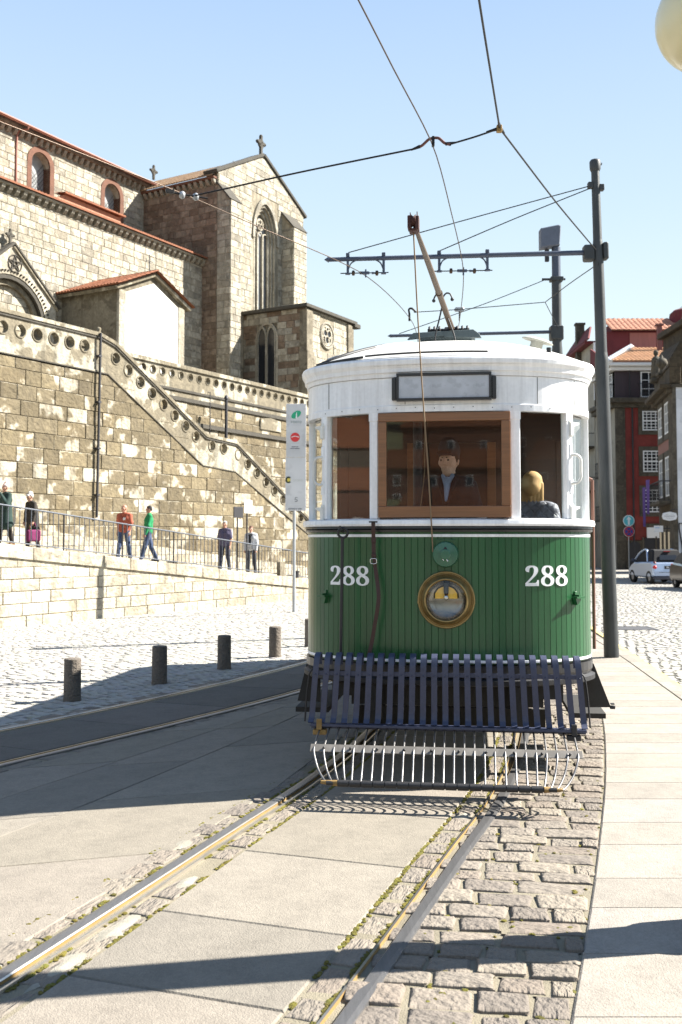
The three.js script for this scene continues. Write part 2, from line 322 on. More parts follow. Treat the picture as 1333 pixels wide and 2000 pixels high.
// ---- pavement on the right, kerb and the street beyond
const pavement = structGroup('pavement');
{
  let Z = 1.8, k = 0;
  while (Z < 34) {
    const d = rr(.42, .62), a = (z) => Math.min(settEdge.at(Math.min(z, 20)) + (z > 20 ? (z - 20) * .13 : 0), kerbX(z) - .5) + .004, b = (z) => kerbX(z) - .17;
    const n = R() < .12 ? 2 : 1, t0 = n === 2 ? rr(.35, .65) : 1;
    const quad = (u, v) => [[lerp(a(Z), b(Z), u), Z], [lerp(a(Z), b(Z), v), Z], [lerp(a(Z + d), b(Z + d), v), Z + d], [lerp(a(Z + d), b(Z + d), u), Z + d]];
    if (n === 2) { meshRaw('paving_slab', M.paving[k++ % 4], pavement, prism(quad(0, t0), .1, .004, .004)); meshRaw('paving_slab', M.paving[(k++ * 3) % 4], pavement, prism(quad(t0, 1), .1, .004, .004)); }
    else meshRaw('paving_slab', M.paving[(k++ * 3) % 4], pavement, prism(quad(0, 1), .1, .004, .004));
    Z += d;
  }
  const yl = mat([.62, .52, .22], .85, { map: T.blotch, rep: 1.3, bump: T.grain, bs: .002 });
  const kerb = structGroup('kerb'); Z = 1.8;
  while (Z < 34) { const d = rr(.85, 1.1); const q = (u, v) => [[kerbX(Z) - .165 + u, Z], [kerbX(Z) - .165 + v, Z], [kerbX(Z + d) - .165 + v, Z + d], [kerbX(Z + d) - .165 + u, Z + d]];
    meshRaw('kerbstone', M.paving[k++ % 4], kerb, prism(q(0, .16), .16, .006, .003)); Z += d; }
  const line = structure('yellow_line', yl, sheet((z) => kerbX(z) + .05, (z) => kerbX(z) + .15, 3, 34, 30, 1, () => ROAD + .02));
}
const cobble = mat([.40, .383, .352], .9, { map: T.speck, rep: 2, bump: T.chunky, brep: 3, bs: .008 });
structure('street_bed', mat([.30, .28, .25], .97, { map: T.speck, rep: 1 }), sheet((z) => kerbX(z) - .01, () => 40, 1, 90, 60, 6, () => ROAD - .018));
function cobbles(name, label, list, scaleY) {
  const im = new THREE.InstancedMesh(settGeo[4], cobble, list.length), d = new THREE.Object3D(); im.name = name; im.userData = { kind: 'stuff', label, category: 'cobbles' }; im.castShadow = im.receiveShadow = true;
  list.forEach(([x, y, z, w, dd, t], i) => { d.position.set(x, y, z); d.rotation.set(rr(-.012, .012), t, rr(-.012, .012)); d.scale.set(w, scaleY, dd); d.updateMatrix(); im.setMatrixAt(i, d.matrix); const k = rr(.88, 1.08); im.setColorAt(i, rgb(k, k * rr(.97, 1.02), k * rr(.93, 1.03))); });
  scene.add(im);
}
{
  const a = [];
  for (let Z = 9; Z < 52; Z += .15) { const x1 = Math.min(kerbX(Z) + 13, Z * .40 + 2); for (let x = kerbX(Z) + .16 + ((Z * 100) % 7) * .02; x < x1; x += rr(.13, .19)) a.push([x, ROAD + rr(-.008, .004), -Z + Math.sin(x * 1.3) * .05, rr(.12, .15), rr(.12, .14), rr(-.1, .1)]); }
  cobbles('street_cobbles', 'pale worn granite cobbles of the sunlit street on the right', a, .03);
  const b = [];
  for (let q = -21.3; q < -8.0; q += .15) for (let s = 5.5 - (q + 9) * .6; s < 36; s += rr(.13, .19)) { const p = L(s, 0, q); if (p[0] < off(C2, -p[2], -1.04)[0] && -p[2] > 5) b.push([p[0], fall(p[0], p[2]) + rr(-.008, .004), p[2], rr(.12, .16), rr(.12, .14), TH + rr(-.1, .1)]); }
  cobbles('plaza_cobbles', 'pale granite cobbles of the square below the ramp wall', b, .03);
}
structure('plaza_bed', mat([.32, .30, .265], .97, { map: T.speck, rep: 1 }), (() => { const P = [], I = [], ns = 24, nq = 20; for (let i = 0; i <= ns; i++) for (let j = 0; j <= nq; j++) { const p = L(lerp(2, 60, i / ns), 0, lerp(-21.28, -8.6, j / nq)); P.push(p[0], fall(p[0], p[2]) - .022, p[2]); } for (let i = 0; i < ns; i++) for (let j = 0; j < nq; j++) { const a = i * (nq + 1) + j; I.push(a, a + nq + 2, a + nq + 1, a, a + 1, a + nq + 2); } const g = new THREE.BufferGeometry(); g.setAttribute('position', new THREE.Float32BufferAttribute(P, 3)); g.setIndex(I.reverse()); g.computeVertexNormals(); return g; })());
// manhole in the street
{
  const t = structGroup('manhole_cover', [6.36, ROAD + .004, -21.7], 0);
  mesh('frame', M.steel, t, bx(-.42, .42, -.03, .006, .36, .42), bx(-.42, .42, -.03, .006, -.42, -.36), bx(-.42, -.36, -.03, .006, -.36, .36), bx(.36, .42, -.03, .006, -.36, .36));
  mesh('lid', mat([.10, .10, .105], .7, { metal: .4, map: T.speck, rep: 4 }), t, bx(-.35, .35, -.03, .003, -.35, .35));
}

// ================================================================ TRAM
const font = await new FontLoader().loadAsync('fonts/droid/droid_serif_bold.typeface.json');
const fontSans = await new FontLoader().loadAsync('fonts/droid/droid_sans_bold.typeface.json');
const paint = (c, rough = .35, coat = .5) => mat(c, rough, { map: T.streak, rep: .9, bump: T.grain, brep: 2, bs: .0007, phys: { clearcoat: coat, clearcoatRoughness: .16 } });
Object.assign(M, {
  green: [[.006, .082, .022], [.007, .090, .025], [.0055, .074, .020]].map((c) => paint(c, .36, .45)),
  greenLight: paint([.022, .125, .068], .4, .5),
  white: paint([.93, .94, .96], .42, .25),
  cream: paint([.76, .76, .72], .5, .1),
  roofCanvas: mat([.66, .65, .62], .8, { map: T.blotch, rep: .7, bump: T.grain, brep: 2, bs: .003 }),
  black: paint([.018, .018, .02], .4, .3),
  iron: mat([.035, .035, .038], .55, { metal: .3, map: T.speck, rep: 4, bump: T.grain, brep: 9, bs: .001 }),
  navy: mat([.045, .055, .105], .5, { map: T.speck, rep: 3, bump: T.grain, brep: 9, bs: .0008 }),
  under: mat([.035, .033, .03], .85, { map: T.speck, rep: 2 }),
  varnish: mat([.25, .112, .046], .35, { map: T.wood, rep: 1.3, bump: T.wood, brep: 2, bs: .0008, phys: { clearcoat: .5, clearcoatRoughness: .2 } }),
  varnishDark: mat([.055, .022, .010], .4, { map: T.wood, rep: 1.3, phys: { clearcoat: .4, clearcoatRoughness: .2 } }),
  brass: mat([.40, .29, .13], .42, { metal: .9, map: T.blotch, rep: 4, bump: T.grain, brep: 12, bs: .0006 }),
  reflector: mat([.24, .22, .20], .22, { metal: .95 }),
  chrome: mat([.7, .7, .7], .2, { metal: 1 }),
  leather: mat([.045, .015, .011], .5, { map: T.speck, rep: 6, bump: T.grain, brep: 14, bs: .001 }),
  glass: new THREE.MeshPhysicalMaterial({ color: rgb(.93, .95, .94), roughness: .02, metalness: 0, transmission: 1, thickness: 0, ior: 1.52 }),
  rope: mat([.20, .14, .085], .9, {}),
  signGlass: mat([.55, .58, .64], .25, { map: T.blotch, rep: 3, phys: { clearcoat: .6, clearcoatRoughness: .15 } }),
});
const tram = thing('tram', 'green and white vintage tram numbered 288 standing on the rails', 'tram', [.795, 0, -7.65], -7.4 * Math.PI / 180);
const TA = 1.165, TB = .72, TN = 2.35, TL = 9.6;
const sePow = (v) => Math.pow(Math.max(v, 0), 1 / TN);
function onFront(x, a = TA, b = TB, zf = 0) {            // point and outward angle (about y) of the nose at x
  const k = clamp(Math.abs(x) / a, 0, .9995), z = zf - b + b * sePow(1 - Math.pow(k, TN));
  const zz = Math.max((z - zf + b) / b, .02), nx = Math.sign(x) * Math.pow(k, TN - 1) / a, nz = Math.pow(zz, TN - 1) / b;
  return { x, z, turn: Math.atan2(nx, nz) };
}
function noseCurve(a, b, zf, n = 40) {                     // from right side round the nose to the left side, even steps
  const raw = []; for (let i = 0; i <= 400; i++) { const p = Math.PI * i / 400, c = Math.cos(p), s = Math.sin(p); raw.push([a * Math.sign(c) * Math.pow(Math.abs(c), 2 / TN), zf - b + b * Math.pow(s, 2 / TN)]); }
  const len = [0]; for (let i = 1; i < raw.length; i++) len.push(len[i - 1] + Math.hypot(raw[i][0] - raw[i - 1][0], raw[i][1] - raw[i - 1][1]));
  const out = []; let k = 0; for (let i = 0; i <= n; i++) { const d = len[400] * i / n; while (k < 399 && len[k + 1] < d) k++; const t = (d - len[k]) / (len[k + 1] - len[k] || 1); out.push([lerp(raw[k][0], raw[k + 1][0], t), lerp(raw[k][1], raw[k + 1][1], t)]); }
  out.total = len[400]; return out;
}
function tramLoop(o, front = 0, shrink = 0) {              // closed plan outline, pushed out by o
  const a = TA + o - shrink, b = TB + o, f = noseCurve(a, b, o - front, 40), r = f.map(([x, z]) => [-x, -TL - z]);
  return [...f, ...r];
}
function sweepLoop(prof, closed = true) {                  // prof: [out, y] points; faces outwards when listed bottom to top on the outside
  const rings = prof.map(([o, y]) => tramLoop(o).map(([x, z]) => [x, y, z])), n = rings[0].length, P = [];
  const K = closed ? prof.length : prof.length - 1;
  for (let k = 0; k < K; k++) { const A = rings[k], B = rings[(k + 1) % prof.length]; for (let i = 0; i < n; i++) { const j = (i + 1) % n; P.push(...A[i], ...B[j], ...A[j], ...A[i], ...B[i], ...B[j]); } }
  const g = new THREE.BufferGeometry(); g.setAttribute('position', new THREE.Float32BufferAttribute(P, 3)); g.computeVertexNormals(); return g;
}
function frontSweep(prof, reach = 1) {                     // the same for the nose only, smooth
  const K = prof.length, N = 60, P = [], I = [];
  for (let i = 0; i <= N; i++) for (const [o, y] of prof) { const c = noseCurve(TA + o, TB + o, o, N)[i]; P.push(c[0], y, c[1]); }
  for (let i = 0; i < N; i++) for (let k = 0; k < K - 1; k++) { const a = i * K + k; I.push(a, a + 1, a + K + 1, a, a + K + 1, a + K); }
  const g = new THREE.BufferGeometry(); g.setAttribute('position', new THREE.Float32BufferAttribute(P, 3)); g.setIndex(I); g.computeVertexNormals(); return g;
}
function chamferBlock(w, h, d, c) {                        // front face at z = 0, chamfered, open at the back
  const P = [], A = [[-w / 2 + c, -h / 2 + c, 0], [w / 2 - c, -h / 2 + c, 0], [w / 2 - c, h / 2 - c, 0], [-w / 2 + c, h / 2 - c, 0]], B = [[-w / 2, -h / 2, -c], [w / 2, -h / 2, -c], [w / 2, h / 2, -c], [-w / 2, h / 2, -c]], D = B.map((p) => [p[0], p[1], -d]);
  const q = (a, b, e, f) => P.push(...a, ...b, ...e, ...a, ...e, ...f);
  q(A[0], A[1], A[2], A[3]);
  for (let i = 0; i < 4; i++) { const j = (i + 1) % 4; q(B[i], B[j], A[j], A[i]); q(D[i], D[j], B[j], B[i]); }
  const g = new THREE.BufferGeometry(); g.setAttribute('position', new THREE.Float32BufferAttribute(P, 3)); g.computeVertexNormals(); return g;
}
// ---- dash of upright boards
{
  const dash = mesh('dash', M.green[0], tram, sweepLoop([[-.012, .90], [-.012, 1.945], [-.04, 1.945], [-.04, .90]]));
  const pts = noseCurve(TA, TB, 0, 60), w = pts.total / 60, shapes = [0, 1, 2, 3].map((k) => boxUV(chamferBlock(w - .0016, 1.03, .016, .0022), true, k * .37, k * .21));
  for (let i = 0; i < 60; i++) {
    const [x0, z0] = pts[i], [x1, z1] = pts[i + 1], m = meshRaw('dash_board', M.green[(i * 7 + 3) % 3], dash, shapes[i % 4]);
    m.position.set((x0 + x1) / 2, 1.425, (z0 + z1) / 2); m.rotation.y = Math.atan2(z1 - z0, x0 - x1);
  }
  mesh('skirt', M.black, tram, sweepLoop([[.0, .80], [.012, .83], [.012, .893], [-.04, .893], [-.04, .80]]));
  mesh('bumper', M.iron, tram, sweepLoop([[.0, .735], [.03, .748], [.03, .782], [.0, .797], [-.04, .797], [-.04, .735]]));
  mesh('pinstripe', M.white, tram, frontSweep([[.0012, .914], [.0035, .915], [.0035, .934], [.0012, .935]]));
  mesh('pinstripe', M.white, tram, frontSweep([[.0012, 1.874], [.0035, 1.875], [.0035, 1.895], [.0012, 1.896]]));
  mesh('belt_moulding', M.black, tram, sweepLoop([[-.03, 1.912], [.022, 1.914], [.026, 1.928], [.016, 1.934], [.026, 1.940], [.024, 1.956], [-.03, 1.956]]));
  mesh('window_sill', M.white, tram, sweepLoop([[-.10, 1.959], [.040, 1.959], [.046, 1.975], [.040, 2.004], [-.02, 2.018], [-.10, 2.018]]));
  // letter board above the windows with its mouldings
  mesh('letterboard', M.white, tram, sweepLoop([[-.05, 2.845], [.006, 2.845], [.006, 2.895], [0, 2.90], [0, 3.115], [-.05, 3.115]]));
  mesh('cornice', M.white, tram, sweepLoop([[0, 3.118], [.012, 3.120], [.016, 3.150], [.030, 3.156], [.034, 3.185], [.052, 3.215], [.056, 3.245], [.048, 3.262], [-.05, 3.262], [-.05, 3.118]]));
  for (const x of [-.93, -.30, .72, 1.02]) { const p = onFront(x, TA + .001, TB + .001, .001), s = mesh('panel_seam', M.iron, tram, bx(-.0015, .0015, 2.905, 3.112, -.002, .0015)); s.position.set(p.x, 0, p.z); s.rotation.y = p.turn; }
  for (let i = 0; i < 14; i++) { const x = -.96 + i * .148, p = onFront(x, TA + .006, TB + .006, .006), s = mesh('screw', M.iron, tram, place(cyl(.004, .004, .003, 6), 0, 0, 0, Math.PI / 2)); s.position.set(p.x, 2.87 + (i % 3) * .004, p.z); s.rotation.y = p.turn; }
}
// ---- roof
{
  const P = [], N = 14, rings = [];
  for (let k = 0; k <= N; k++) {
    const t = k / N, w = 1 - t, y = 3.255 + .41 * (1 - Math.pow(w, 2.1)), a = (TA + .05) * w + .001, fr = -.05 + 1.85 * Math.pow(t, 1.0), b = (TB + .05) * (.35 + .65 * w);
    const f = noseCurve(a, b, -fr, 30), r = f.map(([x, z]) => [-x, -TL - z]);
    rings.push([...f, ...r].map(([x, z]) => [x, y, z]));
  }
  const n = rings[0].length, I = [];
  for (const r of rings) for (const p of r) P.push(...p);
  for (let k = 0; k < N; k++) for (let i = 0; i < n; i++) { const j = (i + 1) % n, a = k * n + i, b = k * n + j, c = a + n, d = b + n; I.push(a, d, b, a, c, d); }
  const g = new THREE.BufferGeometry(); g.setAttribute('position', new THREE.Float32BufferAttribute(P, 3)); g.setIndex(I); g.computeVertexNormals();
  const roof = mesh('roof', M.roofCanvas, tram, g);
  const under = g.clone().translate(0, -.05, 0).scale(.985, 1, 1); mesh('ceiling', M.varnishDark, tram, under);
  const ry = (x, z) => { let best = 3.26; for (let k = 0; k <= 60; k++) { const t = k / 60, w = 1 - t, a = (TA + .05) * w, fr = -.05 + 1.85 * t, b = (TB + .05) * (.35 + .65 * w), zz = Math.min(0, (z + fr + b)); const q = Math.pow(Math.abs(x) / (a + 1e-6), TN) + (z > -fr - b ? Math.pow(Math.max(0, z + fr + b) / b, TN) : 0); if (q <= 1) best = 3.255 + .41 * (1 - Math.pow(w, 2.1)); } return best; };
  // dark edge of the canvas and the rain strip over the windscreen
  mesh('rain_strip', M.iron, roof, tube([-.62, -.45, -.2, 0, .2, .34].map((x) => V(x, 3.30 + .012 * Math.cos(x * 2), onFront(x).z - .015)), .008, 6));
  mesh('rain_strip', M.iron, roof, tube([-1.12, -1.02, -.9, -.76, -.64].map((x, i) => V(x, 3.275 + .022 * i / 4, onFront(x).z - .012)), .011, 6));
  for (const dx of [0, .05]) mesh('cable', M.roofCanvas, roof, tube([[-1.02, -.46], [-.93, -.5], [-.8, -.62], [-.66, -.8], [-.5, -1.0], [-.36, -1.2]].map(([x, z]) => V(x + dx, ry(x + dx, z) + .012, z)), .013, 6));
  mesh('cable_guard', M.iron, roof, tube([[-1.06, -.42], [-.95, -.42], [-.83, -.5], [-.69, -.68], [-.54, -.92]].map(([x, z]) => V(x, ry(x, z) + .008, z)), .017, 6));
  mesh('gutter_peg', M.iron, roof, bar(V(.83, 3.28, -.42), V(.835, 3.40, -.42), .02, .02, 10), bar(V(.76, 3.35, -.38), V(.83, 3.36, -.42), .006));
  const vent = mesh('ventilator', mat([.40, .41, .37], .7, { map: T.blotch, rep: 3 }), roof, place(lathe([[.001, .03], [.10, .024], [.155, 0], [.15, -.008], [.06, -.012], [.06, -.34]], 24), .86, 3.79, -2.1, .1, 0, -.28));
  const seam = (z) => tube([-1.0, -.75, -.5, -.25, 0, .25, .5, .75, 1.0].map((x) => { const w = Math.abs(x) / (TA + .05); return V(x, 3.257 + .41 * (1 - Math.pow(w, 2.1)), z); }), .004, 5);
  mesh('canvas_seam', M.roofCanvas, roof, seam(-3.2), seam(-5.4));
  // trolley plank, base, pole, hook
  const plank = mesh('trolley_plank', mat([.085, .115, .125], .7, { map: T.streak, rep: 2 }), roof, place(poly([[-.42, .02], [-.36, .085], [.24, .105], [.30, .06], [.32, .02], [-.05, .035], [-.05, .05], [-.3, .03]], .05, .004), 0, 3.85, -2.25), bx(-.3, .26, 3.88, 3.92, -5.5, -2.32, .01), ...[-2.4, -3.4, -4.4, -5.4].map((z) => bx(-.25, .22, 3.6, 3.88, z - .04, z + .04)));
  mesh('spring_base', M.iron, plank, ...[-.2, -.15, -.1, .08, .13, .18].map((x) => place(new THREE.TorusGeometry(.03, .014, 6, 12), x, 3.975, -2.35, 0, Math.PI / 2, 0)), bar(V(-.22, 3.975, -2.35), V(.2, 3.975, -2.35), .016), bx(-.05, .09, 3.92, 4.01, -2.5, -2.36, .01));
  const pole = mesh('trolley_pole', mat([.095, .065, .042], .6, { metal: .2, map: T.blotch, rep: 2 }), roof, bar(V(.03, 3.98, -2.4), V(-.14, 4.14, -.35), .03, .024, 10), bar(V(-.14, 4.14, -.35), V(-.195, 4.17, .42), .023, .015, 10), bar(V(-.066, 4.07, -1.25), V(-.07, 4.073, -1.2), .033, .033, 10));
  mesh('trolley_head', mat([.07, .022, .018], .75, { map: T.speck, rep: 9 }), pole, bx(-.245, -.218, 4.13, 4.225, .42, .52, .006), bx(-.188, -.160, 4.12, 4.22, .42, .52, .006), place(lathe([[.012, -.022], [.05, -.018], [.035, 0], [.05, .018], [.012, .022]], 16), -.203, 4.19, .48, 0, 0, Math.PI / 2), bx(-.235, -.17, 4.115, 4.135, .40, .5, .004), bx(-.228, -.222, 4.2, 4.25, .46, .5), bx(-.178, -.172, 4.2, 4.255, .46, .5));
  mesh('pole_hook', M.iron, roof, tube([V(-.14, 3.66, -1.9), V(-.125, 3.84, -1.9), V(-.09, 3.98, -1.9), V(-.06, 4.12, -1.9), V(-.055, 4.2, -1.9), V(-.075, 4.235, -1.9), V(-.11, 4.235, -1.9), V(-.135, 4.20, -1.9), V(-.14, 4.175, -1.9)], .0085, 6, 40), tube([V(.09, 3.66, -1.9), V(.05, 3.84, -1.9), V(0, 3.98, -1.9), V(-.045, 4.12, -1.9), V(-.05, 4.2, -1.9), V(-.02, 4.24, -1.9), V(.015, 4.235, -1.9), V(.033, 4.2, -1.9), V(.037, 4.185, -1.9)], .0085, 6, 40), place(new THREE.SphereGeometry(.018, 10, 8), -.14, 4.17, -1.9), place(new THREE.SphereGeometry(.018, 10, 8), .038, 4.178, -1.9));
}
// ---- window posts and panes
{
  const posts = [[-.972, .030], [-.552, .034], [.546, .038], [.972, .032]];
  for (const [x, h] of posts) {
    const p = onFront(x), g = mesh('window_post', M.white, tram, bx(-h, h, 2.016, 2.848, -.06, .002, .006), bx(-h - .004, h + .004, 2.78, 2.847, -.02, .005, .003));
    g.position.set(p.x, 0, p.z); g.rotation.y = p.turn;
  }
  const side = [-.70, -1.72, -2.6, -3.5, -4.4, -5.3, -6.2, -7.1, -8.0, -8.9];
  for (const sx of [-1, 1]) for (const z of side) { const g = mesh('window_post', M.white, tram, bx(-.06, 0, 2.016, 2.848, -.035, .035, .005)); g.position.set(sx * TA, 0, z); if (sx < 0) g.rotation.y = Math.PI; }
  const pane = (x0, z0, x1, z1, y0 = 2.016, y1 = 2.848, label) => { const w = Math.hypot(x1 - x0, z1 - z0), g = mesh('window_pane', M.glass, tram, bx(-w / 2, w / 2, y0, y1, -.002, .002)); g.position.set((x0 + x1) / 2, 0, (z0 + z1) / 2); g.rotation.y = Math.atan2(-(z1 - z0), x1 - x0); return g; };
  const inset = (x) => { const p = onFront(x, TA - .03, TB - .03, -.03); return [p.x, p.z]; };
  pane(...inset(-.955), ...inset(-.575)); pane(...inset(.575), ...inset(.955));
  pane(-1.135, -.68, ...inset(-.985)); pane(...inset(.985), 1.135, -.68);
  for (const sx of [-1, 1]) for (let i = 1; i < side.length - 1; i++) if (!(sx > 0 && i < 0)) pane(sx * (TA - .03), side[i], sx * (TA - .03), side[i + 1]);
  // rear end closed by the same three lights
  for (const [x0, x1] of [[-.95, -.55], [-.55, .55], [.55, .95]]) { const a = onFront(x0), b = onFront(x1); pane(x0, -TL - a.z, x1, -TL - b.z); }
  for (const x of [-.95, -.55, .55, .95]) { const a = onFront(x), g = mesh('window_post', M.white, tram, bx(-.035, .035, 2.016, 2.848, -.03, .03)); g.position.set(x, 0, -TL - a.z); }
  // varnished windscreen frame
  const wf = new THREE.Group(); wf.name = 'windscreen'; tram.add(wf); wf.position.z = -.002;
  mesh('frame_rail', M.varnish, wf, bx(-.512, .506, 2.771, 2.838, -.045, .0, .005)); mesh('frame_rail', M.varnish, wf, bx(-.512, .506, 2.024, 2.112, -.045, .0, .005));
  mesh('frame_stile', M.varnish, wf, bx(-.512, -.447, 2.113, 2.770, -.045, .0, .005)); mesh('frame_stile', M.varnish, wf, bx(.437, .506, 2.113, 2.770, -.045, .0, .005));
  mesh('pane', M.glass, wf, bx(-.446, .436, 2.114, 2.769, -.026, -.022));
  // grab handles, brackets, hinges on the corner posts
  for (const s of [-1, 1]) {
    const p = onFront(s * .985, TA + .002, TB + .002, .002), g = new THREE.Group(); g.name = 'post_fittings'; tram.add(g); g.position.set(p.x, 0, p.z); g.rotation.y = p.turn;
    mesh('grab_handle', M.cream, g, tube([V(.0, 2.52, 0), V(s * .03, 2.515, .035), V(s * .055, 2.48, .05), V(s * .055, 2.40, .05), V(s * .055, 2.34, .05), V(s * .03, 2.30, .035), V(0, 2.295, 0)], .011, 8, 36));
    for (const y of [2.74, 2.08]) mesh('bracket', M.cream, g, place(poly([[-.02, -.07], [.012, -.07], [.018, 0], [.075, .018], [.078, .034], [-.02, .034]].map(([a, b]) => [a * s, b]), .02, .002), 0, y, .02), bx(-.018, .018, y - .075, y + .055, 0, .006));
    for (const y of [2.55, 2.27]) mesh('plate', M.white, g, bx(-.016, .016, y - .055, y + .055, 0, .006, .002));
  }
}
// ---- destination box
{
  const d = new THREE.Group(); d.name = 'destination_box'; tram.add(d); d.position.set(0, 0, .012);
  mesh('frame', M.black, d, bx(-.365, .365, 3.118, 3.140, -.06, .035, .003), bx(-.365, .365, 2.925, 2.945, -.06, .035, .003), bx(-.365, -.347, 2.946, 3.117, -.06, .035, .003), bx(.347, .365, 2.946, 3.117, -.06, .035, .003));
  mesh('side_box', M.black, d, bx(-.402, -.367, 2.935, 3.11, -.06, .01, .006)); mesh('side_box', M.black, d, bx(.367, .402, 2.935, 3.11, -.06, .01, .006));
  mesh('blank_panel', M.signGlass, d, bx(-.346, .346, 2.946, 3.117, -.06, .022));
}
// ---- headlamp, trolley reel, rope
{
  const h = new THREE.Group(); h.name = 'headlamp'; tram.add(h); h.position.set(.011, 1.395, .002);
  const turnZ = (g) => place(g, 0, 0, 0, Math.PI / 2);
  mesh('rim', M.brass, h, turnZ(lathe([[.205, 0], [.218, .006], [.219, .02], [.212, .028], [.203, .022], [.196, .014], [.172, .07], [.166, .092], [.158, .097], [.150, .088], [.150, .0]], 56)));
  mesh('reflector_bowl', M.reflector, h, turnZ(lathe([[.001, .004], [.05, .007], [.10, .018], [.13, .035], [.149, .06]], 40)));
  mesh('lens', M.glass, h, turnZ(lathe([[.001, .106], [.05, .103], [.10, .096], [.150, .084]], 40)));
  mesh('bulb_holder', M.iron, h, bar(V(0, .13, .05), V(0, .045, .05), .022, .018, 10));
  for (const s of [-1, 1]) mesh('amber_glass', mat([.85, .50, .04], .3, { phys: { clearcoat: .5 } }), h, place(poly([[s * .014, .0], [s * .085, .0], [s * .082, .04], [s * .06, .072], [s * .03, .088], [s * .014, .09]], .004), 0, .01, .034));
  mesh('bulb', M.chrome, h, place(new THREE.SphereGeometry(.022, 12, 10), 0, .02, .05));
  for (const s of [-1, 1]) mesh('hinge', M.brass, h, bx(s * .213 - .006, s * .213 + .006, -.03, -.005, .01, .03, .002));
  const r = new THREE.Group(); r.name = 'trolley_reel'; tram.add(r); r.position.set(.007, 1.741, .002);
  mesh('drum', M.greenLight, r, turnZ(lathe([[.10, 0], [.10, .018], [.094, .024], [.094, .07], [.090, .078], [.04, .080], [.04, .088], [.034, .092], [.001, .092]], 40)));
  mesh('crest', M.iron, r, place(new THREE.TorusGeometry(.036, .0035, 5, 22), 0, 0, .082), tube([V(-.012, .036, .084), V(0, .055, .086), V(.012, .036, .084)], .0035, 5), bx(-.004, .004, .03, .05, .08, .086));
  mesh('catch', M.chrome, r, bar(V(-.02, -.034, .084), V(-.012, -.046, .084), .005), bar(V(.006, -.034, .084), V(.02, -.052, .084), .005));
  mesh('foot', M.green[1], r, bx(-.075, .075, -.02, .115, -.001, .016, .004));
  mesh('trolley_rope', M.rope, tram, tube([V(-.205, 4.13, .44), V(-.185, 3.6, .345), V(-.155, 3.0, .245), V(-.118, 2.4, .15), V(-.09, 1.83, .075), V(-.088, 1.76, .06)], .0055, 6, 40));
}
// ---- numbers, brackets, strap, coupling bar
function wrapText(str, size, xc, yBase) {
  const g = new TextGeometry(str, { font, size, depth: .003, curveSegments: 10, bevelEnabled: false }); g.computeBoundingBox(); const bb = g.boundingBox, w = bb.max.x - bb.min.x, p = g.attributes.position, arc = noseCurve(TA, TB, 0, 600), step = arc.total / 600;
  let ic = 0; for (let i = 0; i <= 600; i++) if (Math.abs(arc[i][0] - xc) < Math.abs(arc[ic][0] - xc)) ic = i;
  for (let i = 0; i < p.count; i++) {
    const s = ic - (p.getX(i) - bb.min.x - w / 2) * 1.06 / step, k = clamp(Math.floor(s), 0, 599), t = s - k, x = lerp(arc[k][0], arc[k + 1][0], t), z = lerp(arc[k][1], arc[k + 1][1], t), o = onFront(x), out = .0015 + p.getZ(i);
    p.setXYZ(i, x + Math.sin(o.turn) * out, yBase + p.getY(i) - bb.min.y, z + Math.cos(o.turn) * out);
  }
  g.computeVertexNormals(); return g;
}
